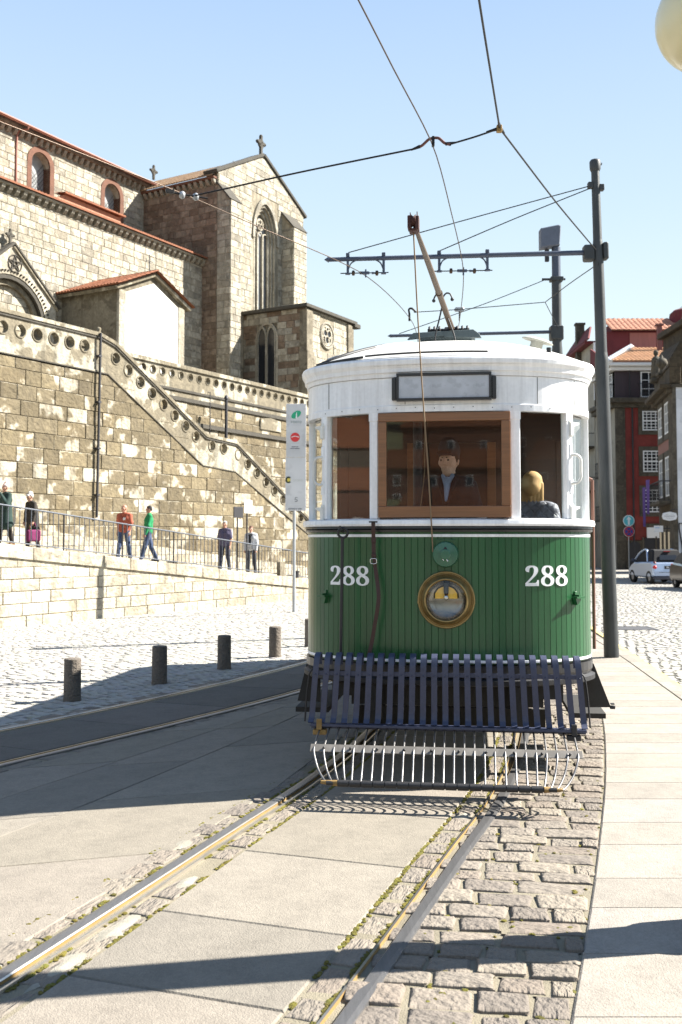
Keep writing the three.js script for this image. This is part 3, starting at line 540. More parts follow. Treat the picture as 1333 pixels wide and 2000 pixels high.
{
  mesh('fleet_number', M.white, tram, wrapText('288', .150, -.757, 1.494)).userData.label = 'white painted number 288 beside the leather strap';
  mesh('fleet_number', M.white, tram, wrapText('288', .156, .782, 1.496)).userData.label = 'white painted number 288 on the sunlit half of the dash';
  for (const x of [-.955, 1.004]) { const p = onFront(x), g = mesh('lamp_bracket', M.green[1], tram, bx(-.013, .013, 1.40, 1.45, 0, .012, .002), place(poly([[-.045, .022], [.045, .022], [.05, .036], [-.05, .036]], .05), 0, 1.375, .06), place(poly([[-.034, .022], [.034, .022], [.014, -.03], [-.014, -.03]], .03), 0, 1.375, .035), bx(-.012, .012, 1.41, 1.425, 0, .05)); g.position.set(p.x, 0, p.z); g.rotation.y = p.turn; }
  const ribbon = (pts, w, t) => {                          // flat strap through points, its width along local x
    const c = new THREE.CatmullRomCurve3(pts, false, 'catmullrom', .3), n = pts.length * 5, P = [], q = (a, b, e, f) => P.push(...a, ...b, ...e, ...a, ...e, ...f), ring = [];
    for (let i = 0; i <= n; i++) { const p = c.getPoint(i / n), d = c.getTangent(i / n), sx = V(1, 0, 0).addScaledVector(d, -d.x).normalize(), o = sx.clone().cross(d).normalize(); const f = (a, b) => p.clone().addScaledVector(sx, a).addScaledVector(o, b).toArray(); ring.push([f(-w / 2, -t / 2), f(w / 2, -t / 2), f(w / 2, t / 2), f(-w / 2, t / 2)]); }
    for (let i = 0; i < n; i++) for (let k = 0; k < 4; k++) { const j = (k + 1) % 4; q(ring[i][k], ring[i][j], ring[i + 1][j], ring[i + 1][k]); }
    q(ring[0][3], ring[0][2], ring[0][1], ring[0][0]); q(...ring[n]);
    const g = new THREE.BufferGeometry(); g.setAttribute('position', new THREE.Float32BufferAttribute(P, 3)); g.computeVertexNormals(); return g;
  };
  M.ribbon = ribbon;
  const st = new THREE.Group(); st.name = 'leather_strap'; tram.add(st);
  mesh('strap', M.leather, st, ribbon([V(-.545, 1.99, .045), V(-.545, 1.93, .046), V(-.545, 1.84, .02), V(-.543, 1.73, .022), V(-.533, 1.64, .02), V(-.515, 1.52, .03), V(-.504, 1.42, .045), V(-.512, 1.33, .05), V(-.535, 1.2, .045), V(-.56, 1.06, .04), V(-.585, .95, .05)], .030, .005));
  mesh('keeper', M.leather, st, bx(-.563, -.527, 1.83, 1.87, .012, .034, .003), bx(-.562, -.526, 1.72, 1.745, .012, .036, .003));
  mesh('buckle', M.chrome, st, tube([V(-.565, 1.705, .034), V(-.525, 1.705, .034), V(-.522, 1.675, .034), V(-.545, 1.667, .034), V(-.568, 1.675, .034)], .0035, 6, 40, true));
  mesh('pin', M.iron, st, bar(V(-.578, 1.99, .052), V(-.512, 1.99, .052), .006));
  const cb = new THREE.Group(); cb.name = 'coupling_bar'; tram.add(cb);
  mesh('rod', M.iron, cb, bar(V(-.788, 1.87, .02), V(-.802, .93, .02), .0125));
  mesh('eye', M.iron, cb, place(new THREE.TorusGeometry(.037, .010, 8, 24), -.785, 1.905, .02));
  mesh('peg', M.iron, cb, bar(V(-.79, 1.915, -.05), V(-.80, 1.935, .06), .012), bar(V(-.80, 1.935, .06), V(-.80, 1.96, .06), .008));
}
// ---- folding fender gate and lifeguard tray
{
  const gate = new THREE.Group(); gate.name = 'fender_gate'; tram.add(gate);
  const side = [[.07, .90], [.075, .955], [.105, .985], [.155, .995], [.205, .972], [.228, .91], [.232, .80], [.226, .68], [.222, .57], [.232, .52], [.262, .488]];
  for (let i = 0; i < 25; i++) {
    const x = -.955 + i * 1.92 / 24, sp = (y) => x * (1 + .045 * (.97 - y) / .5);
    mesh('slat', M.navy, gate, M.ribbon(side.map(([z, y]) => V(sp(y), y, z)), .043, .009));
    mesh('rivet', M.navy, gate, place(new THREE.SphereGeometry(.007, 8, 6), sp(.845), .845, .238));
  }
  mesh('cross_bar', M.navy, gate, bx(-.965, .965, .835, .868, .212, .220, .002));
  mesh('foot_bar', M.navy, gate, bx(-1.0, 1.02, .462, .482, .20, .275, .003), bx(-1.0, 1.02, .440, .462, .20, .212));
  for (const s of [-1, 1]) { mesh('side_rod', M.iron, gate, tube([V(s * .985, .88, .17), V(s * 1.02, .84, .17), V(s * 1.04, .7, .17), V(s * 1.055, .48, .17)], .007, 6)); mesh('hinge', s < 0 ? M.rust : M.iron, gate, bx(s * .93 - .05, s * .93 + .05, .40, .438, .20, .27, .006), bx(s * .93 - .02, s * .93 + .02, .44, .52, .262, .285, .004)); }
  const tray = new THREE.Group(); tray.name = 'lifeguard_tray'; tram.add(tray);
  for (let i = 0; i < 27; i++) {
    const f = -1 + 2 * i / 26, x = .93 * f, e = Math.abs(f), xr = Math.sign(f) * Math.min(.93 * e, .62 + (e - .66) * .42);
    mesh('tray_rod', M.steel, tray, tube([V(x * 1.0, .445, .22), V(x, .395, .40), V(x, .335, .53), V(lerp(x, xr, .25), .235, .615), V(lerp(x, xr, .6), .172, .695), V(lerp(x, xr, .9), .160, .755), V(xr - .01, .176, .795)], .0072, 6, 30));
  }
  mesh('flat_bar', mat([.26, .24, .215], .6, { metal: .4, map: T.blotch, rep: 3 }), tray, place(bx(-.96, .965, -.004, .004, -.032, .032, .002), 0, .352, .50, .75));
  for (let i = 0; i < 10; i++) mesh('bolt', M.iron, tray, place(new THREE.SphereGeometry(.010, 8, 6), -.86 + i * .193, .357, .512));
  mesh('front_rod', M.iron, tray, bar(V(-.80, .178, .80), V(.76, .178, .80), .016, .016, 10));
  for (let i = 0; i < 17; i++) mesh('sleeve', M.iron, tray, bar(V(-.72 + i * .082, .178, .80), V(-.645 + i * .082, .178, .80), .024, .024, 10));
  mesh('tip', M.rust, tray, bar(V(-.72, .178, .80), V(-.84, .180, .785), .022, .012, 10), bar(V(.675, .178, .80), V(.80, .176, .785), .022, .010, 10));
}
// ---- side step guards, underframe, truck
{
  mesh('step_guard', M.under, tram, place(poly([[1.06, .50], [1.31, .505], [1.18, .85], [1.06, .85]], .03), 0, 0, -.62)); mesh('step_guard', M.under, tram, place(poly([[-1.06, .50], [-1.25, .505], [-1.165, .85], [-1.06, .85]], .03), 0, 0, -.62));
  mesh('step_bolt', M.iron, tram, bx(1.305, 1.345, .49, .515, -.66, -.62, .004), bx(1.31, 1.34, .525, .535, -.66, -.62, .003));
  for (const s of [-1, 1]) mesh('step', M.under, tram, bx(s > 0 ? 1.0 : -1.28, s > 0 ? 1.28 : -1.0, .40, .44, -1.7, -.7));
  mesh('underframe', M.under, tram, bx(-1.05, 1.05, .76, .90, -9.0, -.62), bx(-.75, .75, .55, .76, -2.2, -.25), bx(-.62, -.52, .42, .76, -.4, -.05), bx(.52, .62, .42, .76, -.4, -.05), bx(-.9, .9, .62, .74, -.32, -.22));
  mesh('life_board', M.under, tram, bx(-.85, .85, .16, .34, -1.5, -1.45), bar(V(-.6, .34, -1.47), V(-.6, .8, -1.6), .02), bar(V(.6, .34, -1.47), V(.6, .8, -1.6), .02));
  mesh('truck_frame', M.under, tram, bx(-.95, -.87, .42, .62, -7.2, -2.5), bx(.87, .95, .42, .62, -7.2, -2.5), bx(-.95, .95, .45, .6, -2.7, -2.5), bx(-.95, .95, .45, .6, -7.2, -7.0), bx(-.5, .5, .3, .6, -5.6, -4.2));
  for (const z of [-3.6, -6.1]) { for (const s of [-1, 1]) mesh('wheel', M.steel, tram, place(lathe([[.05, -.06], [.30, -.05], [.39, -.05], [.40, .04], [.43, .05], [.43, .075], [.06, .07]], 32), s * .72, .41, z, 0, 0, s * Math.PI / 2)); mesh('axle', M.iron, tram, bar(V(-.95, .41, z), V(.95, .41, z), .06)); }
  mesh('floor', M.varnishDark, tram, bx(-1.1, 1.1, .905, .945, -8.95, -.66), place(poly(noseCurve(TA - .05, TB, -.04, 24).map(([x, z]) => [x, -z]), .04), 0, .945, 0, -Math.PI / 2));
}
// ---- inside: lining, bulkhead, controls, seats
{
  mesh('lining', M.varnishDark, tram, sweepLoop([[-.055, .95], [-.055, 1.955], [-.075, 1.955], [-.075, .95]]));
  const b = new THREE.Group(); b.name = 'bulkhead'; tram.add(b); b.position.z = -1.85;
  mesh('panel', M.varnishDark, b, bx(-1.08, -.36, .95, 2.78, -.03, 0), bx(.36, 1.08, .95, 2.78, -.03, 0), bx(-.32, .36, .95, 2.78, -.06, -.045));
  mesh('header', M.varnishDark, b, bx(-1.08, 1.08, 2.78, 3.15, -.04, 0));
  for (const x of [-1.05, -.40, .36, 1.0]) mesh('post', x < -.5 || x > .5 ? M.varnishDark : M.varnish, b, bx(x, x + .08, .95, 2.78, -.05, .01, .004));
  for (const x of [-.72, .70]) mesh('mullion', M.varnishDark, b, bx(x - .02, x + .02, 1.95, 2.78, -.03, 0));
  mesh('brake_column', M.iron, tram, bar(V(-.235, .95, -.62), V(-.235, 3.2, -.62), .04, .04, 14), bar(V(-.235, 1.9, -.62), V(-.235, 2.0, -.62), .065, .065, 14));
  mesh('controller', M.iron, tram, place(cyl(.16, .15, 1.0, 20), -.38, .95, -.55), place(lathe([[.001, .06], [.05, .05], [.15, .02], [.16, 0]], 20), -.38, 1.95, -.55));
  mesh('bell_cord', M.rope, tram, tube([V(-.16, 2.80, -.3), V(-.165, 2.4, -.3), V(-.2, 2.1, -.32)], .004, 5));
  for (const s of [-1, 1]) for (let i = 0; i < 6; i++) { const z = -2.5 - i * .9, st = new THREE.Group(); st.name = 'bench_seat'; tram.add(st); st.position.set(s * .68, .95, z); mesh('seat', M.varnish, st, bx(-.38, .38, .40, .45, -.22, .22, .01)); mesh('backrest', M.varnish, st, ...[0, 1, 2, 3].map((k) => bx(-.38, .38, .56 + k * .09, .63 + k * .09, -.26, -.235, .004))); mesh('frame', M.iron, st, bx(-.3, -.26, 0, .9, -.25, -.2), bx(.26, .3, 0, .9, -.25, -.2), bx(-.3, -.26, 0, .4, .12, .17), bx(.26, .3, 0, .4, .12, .17)); }
  for (const s of [-1, 1]) mesh('handrail', M.brass, tram, bar(V(s * .42, 2.9, -1.9), V(s * .42, 2.9, -8.5), .014));
  mesh('outer_handrail', mat([.16, .075, .05], .6, {}), tram, bar(V(1.21, .95, -.82), V(1.21, 2.35, -.82), .014), bar(V(1.21, 2.35, -.82), V(1.165, 2.37, -.82), .014));
}

// ================================================================ RAMP, RETAINING WALL, CHURCH
function stoneMap(seed, dark, pale, soot, thr) {
  return tex(1024, 1024, (u, v) => {
    const big = fbm(u, v, 5, 5, 5, seed), fine = fbm(u, v, 60, 60, 3, seed + 5), mid = fbm(u, v, 17, 17, 4, seed + 9), st = fbm(u, v, 26, 4, 4, seed + 13);
    const m = smooth(thr - .035, thr + .035, big * .62 + mid * .3 + fine * .08), s = smooth(.56, .72, st * .65 + fine * .35), g = .82 + .36 * (fine - .5) * 1.6 + .25 * (mid - .5);
    return [0, 1, 2].map((i) => clamp(lerp(lerp(dark[i], pale[i], m), soot[i], s * .6) * g, 0, 1));
  }, false);
}
const patina = stoneMap(211, [0.152, 0.125, 0.078], [0.410, 0.381, 0.320], [0.074, 0.061, 0.041], .555), granite = stoneMap(331, [0.271, 0.246, 0.201], [0.369, 0.344, 0.291], [0.135, 0.123, 0.102], .46);
const stoneSet = (tones, map) => tones.map((c) => mat(c, .93, { map, rep: .125, bump: T.chunky, brep: .9, bs: .02 }));
Object.assign(M, {
  wallStone: stoneSet([[1.12, 1.1, 1.07], [.98, .95, .88], [1.3, 1.27, 1.2], [.86, .83, .77], [1.1, 1.05, .96]], patina),
  wallMortar: mat([.85, .80, .70], .97, { map: granite, rep: .125, bump: T.grain, bs: .01 }),
  rampStone: stoneSet([[1.3, 1.27, 1.19], [1.42, 1.39, 1.32], [1.15, 1.12, 1.04], [1.33, 1.26, 1.13]], granite),
  churchStone: stoneSet([[1.18, 1.16, 1.1], [1.06, 1.05, 1.0], [1.28, 1.25, 1.18], [.96, .95, .92], [1.14, 1.11, 1.04]], granite),
  churchWarm: stoneSet([[.72, .58, .49], [.62, .48, .40], [.78, .65, .56], [.56, .44, .37]], granite),
  churchVC: mat([1, 1, 1], .93, { map: granite, rep: .125, bump: T.chunky, brep: .9, bs: .02, vc: true }),
  balStone: mat([1, .98, .92], .92, { map: stoneMap(471, [0.197, 0.172, 0.127], [0.385, 0.361, 0.303], [0.074, 0.066, 0.049], .50), rep: .16, bump: T.chunky, brep: 1.2, bs: .012 }),
  soot: mat([.075, .068, .055], .95, { map: T.blotch, rep: .8, bump: T.chunky, brep: 2, bs: .01 }),
  redStone: mat([0.162, 0.072, 0.043], .9, { map: T.blotch, rep: .8, bump: T.chunky, brep: 1.5, bs: .01 }),
  tile: mat([0.255, 0.089, 0.038], .85, { map: T.blotch, rep: .9, bump: T.grain, brep: 2, bs: .006 }),
  tileOld: mat([0.255, 0.157, 0.085], .88, { map: T.blotch, rep: .7, bump: T.grain, brep: 2, bs: .006 }),
  plaster: mat([.66, .65, .62], .9, { map: T.blotch, rep: .25, bump: T.grain, brep: 1, bs: .003 }),
  plasterGrey: mat([.62, .58, .50], .93, { map: granite, rep: .2, bump: T.grain, brep: 1, bs: .005 }),
  darkGlass: mat([.02, .022, .026], .12, {}),
  railIron: mat([.09, .10, .12], .55, { metal: .4 }),
  railDark: mat([.03, .03, .035], .6, { metal: .3 }),
});
function blockGeo(x0, x1, y0, y1, z, d, c) {
  const g = chamferBlock(x1 - x0, y1 - y0, d, c).translate((x0 + x1) / 2, (y0 + y1) / 2, z); return boxUV(g, true, Math.round(R() * 40) * .2, Math.round(R() * 40) * .2);
}
// courses of ashlar in the plane z = 0, faces towards +z
function ashlar(parent, o) {
  const { x0, x1, y0, y1, ch, len, mats, depth = .05, proud = .03, top, bottom, holes = [], most = 0, joint = .008, jag = .012, name = 'stone_block', ch2 = .014 } = o;
  const all = []; let k = 0;
  for (let y = y0; y < y1 - .04; y += ch, k++) {
    let x = x0 - rr(0, len);
    while (x < x1) {
      const l = len * rr(.62, 1.4), a = Math.max(x, x0), b = Math.min(x + l, x1), ya = y, yb = Math.min(y + ch, y1); x += l;
      if (b - a < .06) continue;
      let parts = [[a, b]];
      for (const h of holes) if (yb > h[2] + .02 && ya < h[3] - .02) parts = parts.flatMap(([p, q]) => (q <= h[0] || p >= h[1]) ? [[p, q]] : [[p, h[0]], [h[1], q]].filter(([r, s]) => s - r > .05));
      for (const [p, q] of parts) {
        const lo = bottom ? Math.max(bottom(p), bottom(q)) : -1e9;
        if (lo > yb - .05) continue;
        const yl = Math.max(ya, bottom ? Math.min(bottom(p), bottom(q)) - .0 : ya);
        if (!top) { all.push({ r: [p, q, Math.max(ya, lo > ya ? ya : ya), yb] }); continue; }
        const tp = Math.min(yb, top(p)), tq = Math.min(yb, top(q));
        if (Math.max(tp, tq) < ya + .05) continue;
        if (tp >= yb && tq >= yb) all.push({ r: [p, q, ya, yb] });
        else { const n = 5, up = []; for (let i = n; i >= 0; i--) { const xx = lerp(p, q, i / n); up.push([xx, Math.max(ya + .01, Math.min(yb, top(xx)))]); } all.push({ p: [[p, ya], [q, ya], ...up], r: [p, q, ya, yb] }); }
      }
    }
  }
  const keyed = all.map((b) => ({ b, k: o.key ? o.key(b.r) : 0 })).sort((p, q) => q.k - p.k).map((e) => e.b);
  const rest = [];
  keyed.forEach((b, i) => {
    const out = proud + rr(-jag, jag), mi = Math.floor(R() * mats.length), m = o.tone ? o.tone(b.r, mats) : mats[mi], [p, q, ya, yb] = b.r;
    let g;
    if (b.p) { const cx = (p + q) / 2, cy = (ya + yb) / 2, kx = 1 - 2 * joint / (q - p), ky = 1 - 2 * joint / (yb - ya); g = boxUV(poly(b.p.map(([x, y]) => [cx + (x - cx) * kx, cy + (y - cy) * ky]), depth).translate(0, 0, out)); }
    else g = blockGeo(p + joint, q - joint, ya + joint, yb - joint, out, depth, ch2);
    if (i < most) meshRaw(name, m, parent, g); else { const c = m.color, col = new Float32Array(g.attributes.position.count * 3); for (let j = 0; j < col.length; j += 3) { col[j] = c.r; col[j + 1] = c.g; col[j + 2] = c.b; } g.setAttribute('color', new THREE.BufferAttribute(col, 3)); rest.push(g); }
  });
  if (rest.length) { const m = meshRaw('stone_blocks', o.restMat || M.churchVC, parent, mergeGeometries(rest)); m.userData.kind = 'stuff'; }
}
// a thing standing in the old town's axes; children are built in absolute (s, y, q) and shifted to its base
function oldTown(name, label, category, s0, y0, q0, group) { const t = thing(name, label, category, L(s0, y0, q0), TH, group); t.base = [-s0, -y0, -q0]; return t; }
function sub(t, name, mt, ...geos) { const m = mesh(name, mt, t, ...geos); if (t.base) m.position.set(...t.base); return m; }
function plane(t, name, mt, s, q, side, ...geos) {        // a wall part whose own x runs along s (side = 0) or along q facing -s (side = 1)
  const m = mesh(name, mt, t, ...geos); m.position.set(s + t.base[0], t.base[1], q + t.base[2]); if (side) m.rotation.y = -Math.PI / 2; return m;
}
const rampY = (s) => 1.76 - .0955 * (s - 18.43);
// ---- ramp and its low wall
{
  const P = (s, y) => [s, y];
  const rs = structGroup('ramp', L(0, 0, 0), TH);
  mesh('surface', mat([.40, .37, .31], .95, { map: T.speck, rep: .6, bump: T.grain, brep: 2, bs: .01 }), rs, place(poly([P(8, -.7), P(40, -.7), P(40, Math.max(rampY(40), -.48) - .02), P(36.6, rampY(36.6) - .02), P(8, rampY(8) - .02)], 3.1), 0, 0, -21.5));
  const w = oldTown('ramp_wall', 'low pale granite block wall with sloping coping beside the cobbled square', 'wall', 25, -.5, -21.4);
  const topL = (s) => rampY(s) - .36;
  const core = sub(w, 'core', M.wallMortar, place(poly([[9, -.6], [40, -.6], [40, -.45], [35, topL(35) - .01], [9, topL(9) - .01]], .28), 0, 0, -21.335));
  const face = new THREE.Group(); face.name = 'facing'; w.add(face); face.position.set(w.base[0], w.base[1], w.base[2] - 21.335);
  ashlar(face, { x0: 12, x1: 37, y0: -.56, y1: 2.2, ch: .335, len: .95, mats: M.rampStone, depth: .05, proud: .035, jag: .010, top: topL, most: 280, key: (r) => -r[0] });
  const coping = new THREE.Group(); coping.name = 'coping'; w.add(coping); coping.position.set(...w.base);
  for (let s = 10; s < 38;) { const l = rr(.9, 1.5), y = (x) => rampY(x); meshRaw('coping_stone', pick(M.rampStone), coping, boxUV(place(poly([[s + .006, y(s) - .36], [s + l - .006, y(s + l) - .36], [s + l - .006, y(s + l)], [s + .006, y(s)]], .46, .015), 0, 0, -21.24))); s += l; }
  // railing
  const r = oldTown('ramp_railing', 'grey iron railing with thin upright bars along the ramp', 'railing', 25, 1.1, -21.5);
  const yb = (s) => rampY(s) + .05;
  sub(r, 'top_rail', M.railIron, bar(V(12, rampY(12) + 1.07, -21.5), V(37.5, rampY(37.5) + 1.07, -21.5), .024, .024, 8));
  sub(r, 'bottom_rail', M.railIron, bar(V(12, rampY(12) + .09, -21.5), V(37.5, rampY(37.5) + .09, -21.5), .018, .018, 8));
  const barG = boxUV(bar(V(0, .09, 0), V(0, 1.07, 0), .0135, .0135, 6)), postG = boxUV(bar(V(0, -.06, 0), V(0, 1.07, 0), .026, .026, 8));
  for (let i = 0, s = 12.1; s < 37.4; i++, s += .205) { const post = i % 12 === 7, m = meshRaw(post ? 'post' : 'baluster', post ? M.railDark : M.railIron, r, post ? postG : barG); m.position.set(s + r.base[0], rampY(s) + r.base[1], -21.5 + r.base[2]); }
}
// ---- retaining wall with stairs and pierced balustrades
const WQ = -24.5;
const lineAt = (pts) => (s) => { let i = 0; while (i < pts.length - 2 && pts[i + 1][0] < s) i++; const [a, b] = [pts[i], pts[i + 1]]; return lerp(a[1], b[1], (s - a[0]) / (b[0] - a[0])); };
const mouldLine = lineAt([[5, 7.66], [25.75, 7.66], [31.13, 4.80], [33.27, 4.68], [40, 1.65], [46, -1]]);
const railLine = lineAt([[5, 9.04], [25.35, 9.04], [26.1, 8.86], [31.32, 6.07], [33.34, 5.96], [40, 2.35], [46, -.7]]);
const circle = (x, y, r) => { const p = new THREE.Path(); p.absarc(x, y, r, 0, 6.2832, true); return p; };
{
  const w = oldTown('retaining_wall', 'tall weathered granite retaining wall with stairs and ring balustrade below the church', 'wall', 27, .8, WQ - .1);
  sub(w, 'core', M.wallMortar, place(poly([[6, -.6], [44, -.6], [44, -.3], [40, 1.6], [33.27, 4.6], [31.13, 4.72], [25.75, 7.58], [6, 7.58]], 1.3), 0, 0, WQ));
  const face = new THREE.Group(); face.name = 'facing'; w.add(face); face.position.set(w.base[0], w.base[1], w.base[2] + WQ);
  ashlar(face, { x0: 16, x1: 42, y0: -.1, y1: 7.6, ch: .49, len: .95, mats: M.wallStone, depth: .06, proud: .03, jag: .014, top: (s) => mouldLine(s) - .02, bottom: (s) => rampY(s) + .35, most: 300, key: (r) => -Math.abs(r[0] - 27), tone: (r, m) => m[Math.floor(R() * m.length)] });
  // pale lower courses of the ramp side
  const lower = new THREE.Group(); lower.name = 'plinth'; w.add(lower); lower.position.set(w.base[0], w.base[1], w.base[2] + WQ + .02);
  ashlar(lower, { x0: 14, x1: 40, y0: -.45, y1: 2.7, ch: .35, len: .75, mats: M.rampStone, depth: .05, proud: .035, top: (s) => rampY(s) + .82, bottom: (s) => rampY(s) - .45, most: 260, key: (r) => -Math.abs(r[0] - 26), name: 'plinth_block' });
  // string course
  const pts = [[6, 7.66], [25.75, 7.66], [31.13, 4.80], [33.27, 4.68], [40, 1.65], [44, -.25]];
  const band = (name, mt, p, lo, hi, z0, z1) => { for (let i = 0; i < p.length - 1; i++) { const a = p[i], b = p[i + 1]; sub(w, name, mt, place(poly([[a[0], a[1] + lo], [b[0], b[1] + lo], [b[0], b[1] + hi], [a[0], a[1] + hi]], z1 - z0, .006), 0, 0, z1)); } };
  band('string_course', M.soot, pts, -.035, .0, WQ - .1, WQ + .07);
  band('string_course', M.balStone, pts, .003, .06, WQ - .1, WQ + .05);
  // solid band under the rings and pierced panels
  const railPts = [[6, 9.04], [25.35, 9.04], [26.1, 8.86], [31.32, 6.07], [33.34, 5.96], [40, 2.35], [44, .2]];
  const rings = []; for (let k = -6; k < 6; k++) rings.push([21.14 + k * .702, 8.46]);
  const ringsB = [[26.16, 8.27], [26.81, 7.94], [27.46, 7.60], [28.11, 7.27], [28.76, 6.93], [29.41, 6.59], [30.06, 6.25], [30.70, 5.91], [31.72, 5.61], [32.5, 5.57], [33.51, 5.40], [34.19, 5.05], [34.86, 4.71], [35.54, 4.36], [36.2, 4.01], [36.88, 3.65], [37.6, 3.27], [38.35, 2.88], [39.1, 2.48]];
  const secs = [[6, 25.25], [25.25, 31.2], [31.2, 33.3], [33.3, 40]];
  for (const [a, b] of secs) {
    const xs = [a, ...[25.35, 25.75, 26.1, 31.13, 31.32, 33.27, 33.34].filter((x) => x > a + .01 && x < b - .01), b];
    const out = [...xs.map((x) => [x, mouldLine(x) + .06]), ...xs.slice().reverse().map((x) => [x, railLine(x) - .2])];
    const hs = [...rings, ...ringsB].filter(([x]) => x > a + .3 && x < b - .25).map(([x, y]) => circle(x, y, .195));
    sub(w, 'pierced_panel', M.balStone, place(poly(out, .2, 0, hs), 0, 0, WQ + .02));
  }
  const ringG = boxUV(new THREE.TorusGeometry(.215, .032, 6, 20));
  for (const [x, y] of [...rings, ...ringsB]) { if (x < 17) continue; const m = meshRaw('ring', M.balStone, w, ringG); m.position.set(x + w.base[0], y + w.base[1], WQ + .02 + w.base[2]); }
  band('hand_rail', M.soot, railPts, -.215, -.135, WQ - .24, WQ + .07);
  band('hand_rail', M.balStone, railPts, -.132, -.0, WQ - .26, WQ + .10);
  sub(w, 'finial', M.balStone, place(lathe([[.001, .22], [.07, .19], [.085, .13], [.06, .06], [.09, .02], [.11, 0]], 14), 25.38, 9.04, WQ - .05));
  // stair flight behind the balustrade, terrace wall beyond
  sub(w, 'stair_flight', M.plasterGrey, place(poly([[25.4, 0], [41, 0], [41, .6], [33.4, 4.75], [31.2, 4.85], [26, 7.75], [25.4, 7.9]], 1.5), 0, 0, WQ - .32));
  const d = oldTown('drainpipe', 'black iron drainpipe running down the weathered retaining wall', 'drainpipe', 25.2, 2.6, WQ + .1);
  sub(d, 'pipe', M.railDark, bar(V(25.27, 9.0, WQ + .15), V(25.22, 2.62, WQ + .12), .045, .045, 10));
  for (const y of [8.2, 6.6, 5.0, 3.4]) sub(d, 'clamp', M.railDark, bx(25.17, 25.31, y - .03, y + .03, WQ + .02, WQ + .19));
}
{
  const tq = -26.5, w = oldTown('terrace_wall', 'pale upper terrace wall with small ring balustrade in front of the church', 'wall', 36, .8, tq - .1);
  sub(w, 'core', M.wallMortar, bx(26.2, 50, -.5, 8.1, tq - .6, tq));
  const face = new THREE.Group(); face.name = 'facing'; w.add(face); face.position.set(w.base[0], w.base[1], w.base[2] + tq);
  ashlar(face, { x0: 29, x1: 46, y0: 3.0, y1: 7.62, ch: .46, len: 1.0, mats: M.wallStone, depth: .06, proud: .03, most: 130, key: (r) => r[3] });
  for (const [y0, y1, z, mt] of [[7.62, 7.78, .1, 'soot'], [7.785, 8.0, .07, 'balStone'], [8.005, 8.10, .13, 'soot'], [8.103, 8.42, .05, 'balStone'], [6.62, 6.80, .12, 'soot']]) sub(w, 'string_course', M[mt], bx(26.2, 50, y0, y1, tq - .3, tq + z));
  const hs = []; for (let s = 28.1; s < 49; s += .585) hs.push([s + (Math.floor((s - 28.1) / 4.68) % 2) * .04, 8.70]);
  sub(w, 'pierced_panel', M.balStone, place(poly([[26.2, 8.423], [50, 8.423], [50, 8.96], [26.2, 8.96]], .18, 0, hs.map(([x, y]) => circle(x, y, .155))), 0, 0, tq + .02));
  const ringG = boxUV(new THREE.TorusGeometry(.172, .024, 6, 18)); for (const [x, y] of hs) { const m = meshRaw('ring', M.balStone, w, ringG); m.position.set(x + w.base[0], y + w.base[1], tq + .02 + w.base[2]); }
  sub(w, 'hand_rail', M.balStone, bx(26.2, 50, 8.963, 9.14, tq - .24, tq + .10, .02));
  sub(w, 'carved_panel', M.balStone, place(poly([[37.9, 7.0], [39.6, 7.0], [39.6, 7.5], [38.75, 7.6], [37.9, 7.5]], .08, .01), 0, 0, tq + .1));
  // black lamp bracket standing on the stair landing
  const lp = oldTown('landing_post', 'short black iron post on the stair landing under the terrace', 'post', 35.2, 5.9, -25.6);
  sub(lp, 'post', M.railDark, bar(V(34.15, 5.9, -25.6), V(34.15, 7.9, -25.6), .07, .06, 10)); sub(lp, 'cap', M.railDark, place(lathe([[.001, .18], [.08, .1], [.1, 0]], 12), 34.15, 7.9, -25.6));
  const lr = oldTown('landing_rail', 'thin black rail with bent top beside the stair landing', 'rail', 33.2, 5.9, -25.6);
  sub(lr, 'rod', M.railDark, tube([V(32.9, 5.9, -25.5), V(32.9, 7.9, -25.5), V(32.85, 8.0, -25.5), V(32.75, 8.0, -25.5)], .02, 6));
}
structure('terrace', M.plasterGrey, ...[[5, 26.2, -47, -24.72], [26.2, 90, -47, -27.1]].map(([a, b, c, d]) => { const g = bx(a, b, -.4, 8.02, c, d); g.rotateY(TH); return g; }));

// corrugated clay tiles: x along the eave, running back (-z) and up
function tiles(w, l, rise, pitch = .21) {
  const nc = Math.round(w / pitch), per = 6, nr = Math.max(2, Math.round(l / .38)), P = [], I = [], cols = nc * per + 1;
  for (let r = 0; r <= nr * 2; r++) { const k = Math.floor(r / 2), up = r % 2, t = (k + (up ? .98 : 0)) / nr; for (let c = 0; c < cols; c++) { const x = c / (cols - 1) * w, ph = (c % per) / per * 6.2832; P.push(x, t * rise + .06 * Math.abs(Math.sin(ph / 2 + .0)) + (up ? -.0 : .022) + .01 * hash(Math.floor(c / per), k, 5), -t * l); } }
  for (let r = 0; r < nr * 2; r++) for (let c = 0; c < cols - 1; c++) { const a = r * cols + c; I.push(a, a + 1, a + cols + 1, a, a + cols + 1, a + cols); }
  // under side, so that the eave has thickness
  const b = P.length / 3; P.push(0, -.03, .0, w, -.03, .0, w, rise - .03, -l, 0, rise - .03, -l); I.push(b, b + 2, b + 1, b, b + 3, b + 2);
  for (let c = 0; c < cols - 1; c++) { const o = P.length / 3; P.push(P[c * 3], P[c * 3 + 1], 0, P[c * 3 + 3], P[c * 3 + 4], 0, P[c * 3 + 3], -.03, 0, P[c * 3], -.03, 0); I.push(o, o + 2, o + 1, o, o + 3, o + 2); }
  const g = new THREE.BufferGeometry(); g.setAttribute('position', new THREE.Float32BufferAttribute(P, 3)); g.setIndex(I); const f = g.toNonIndexed(); f.computeVertexNormals(); return f;
}
const shoe = (o, i) => [...o, ...i.slice().reverse()];
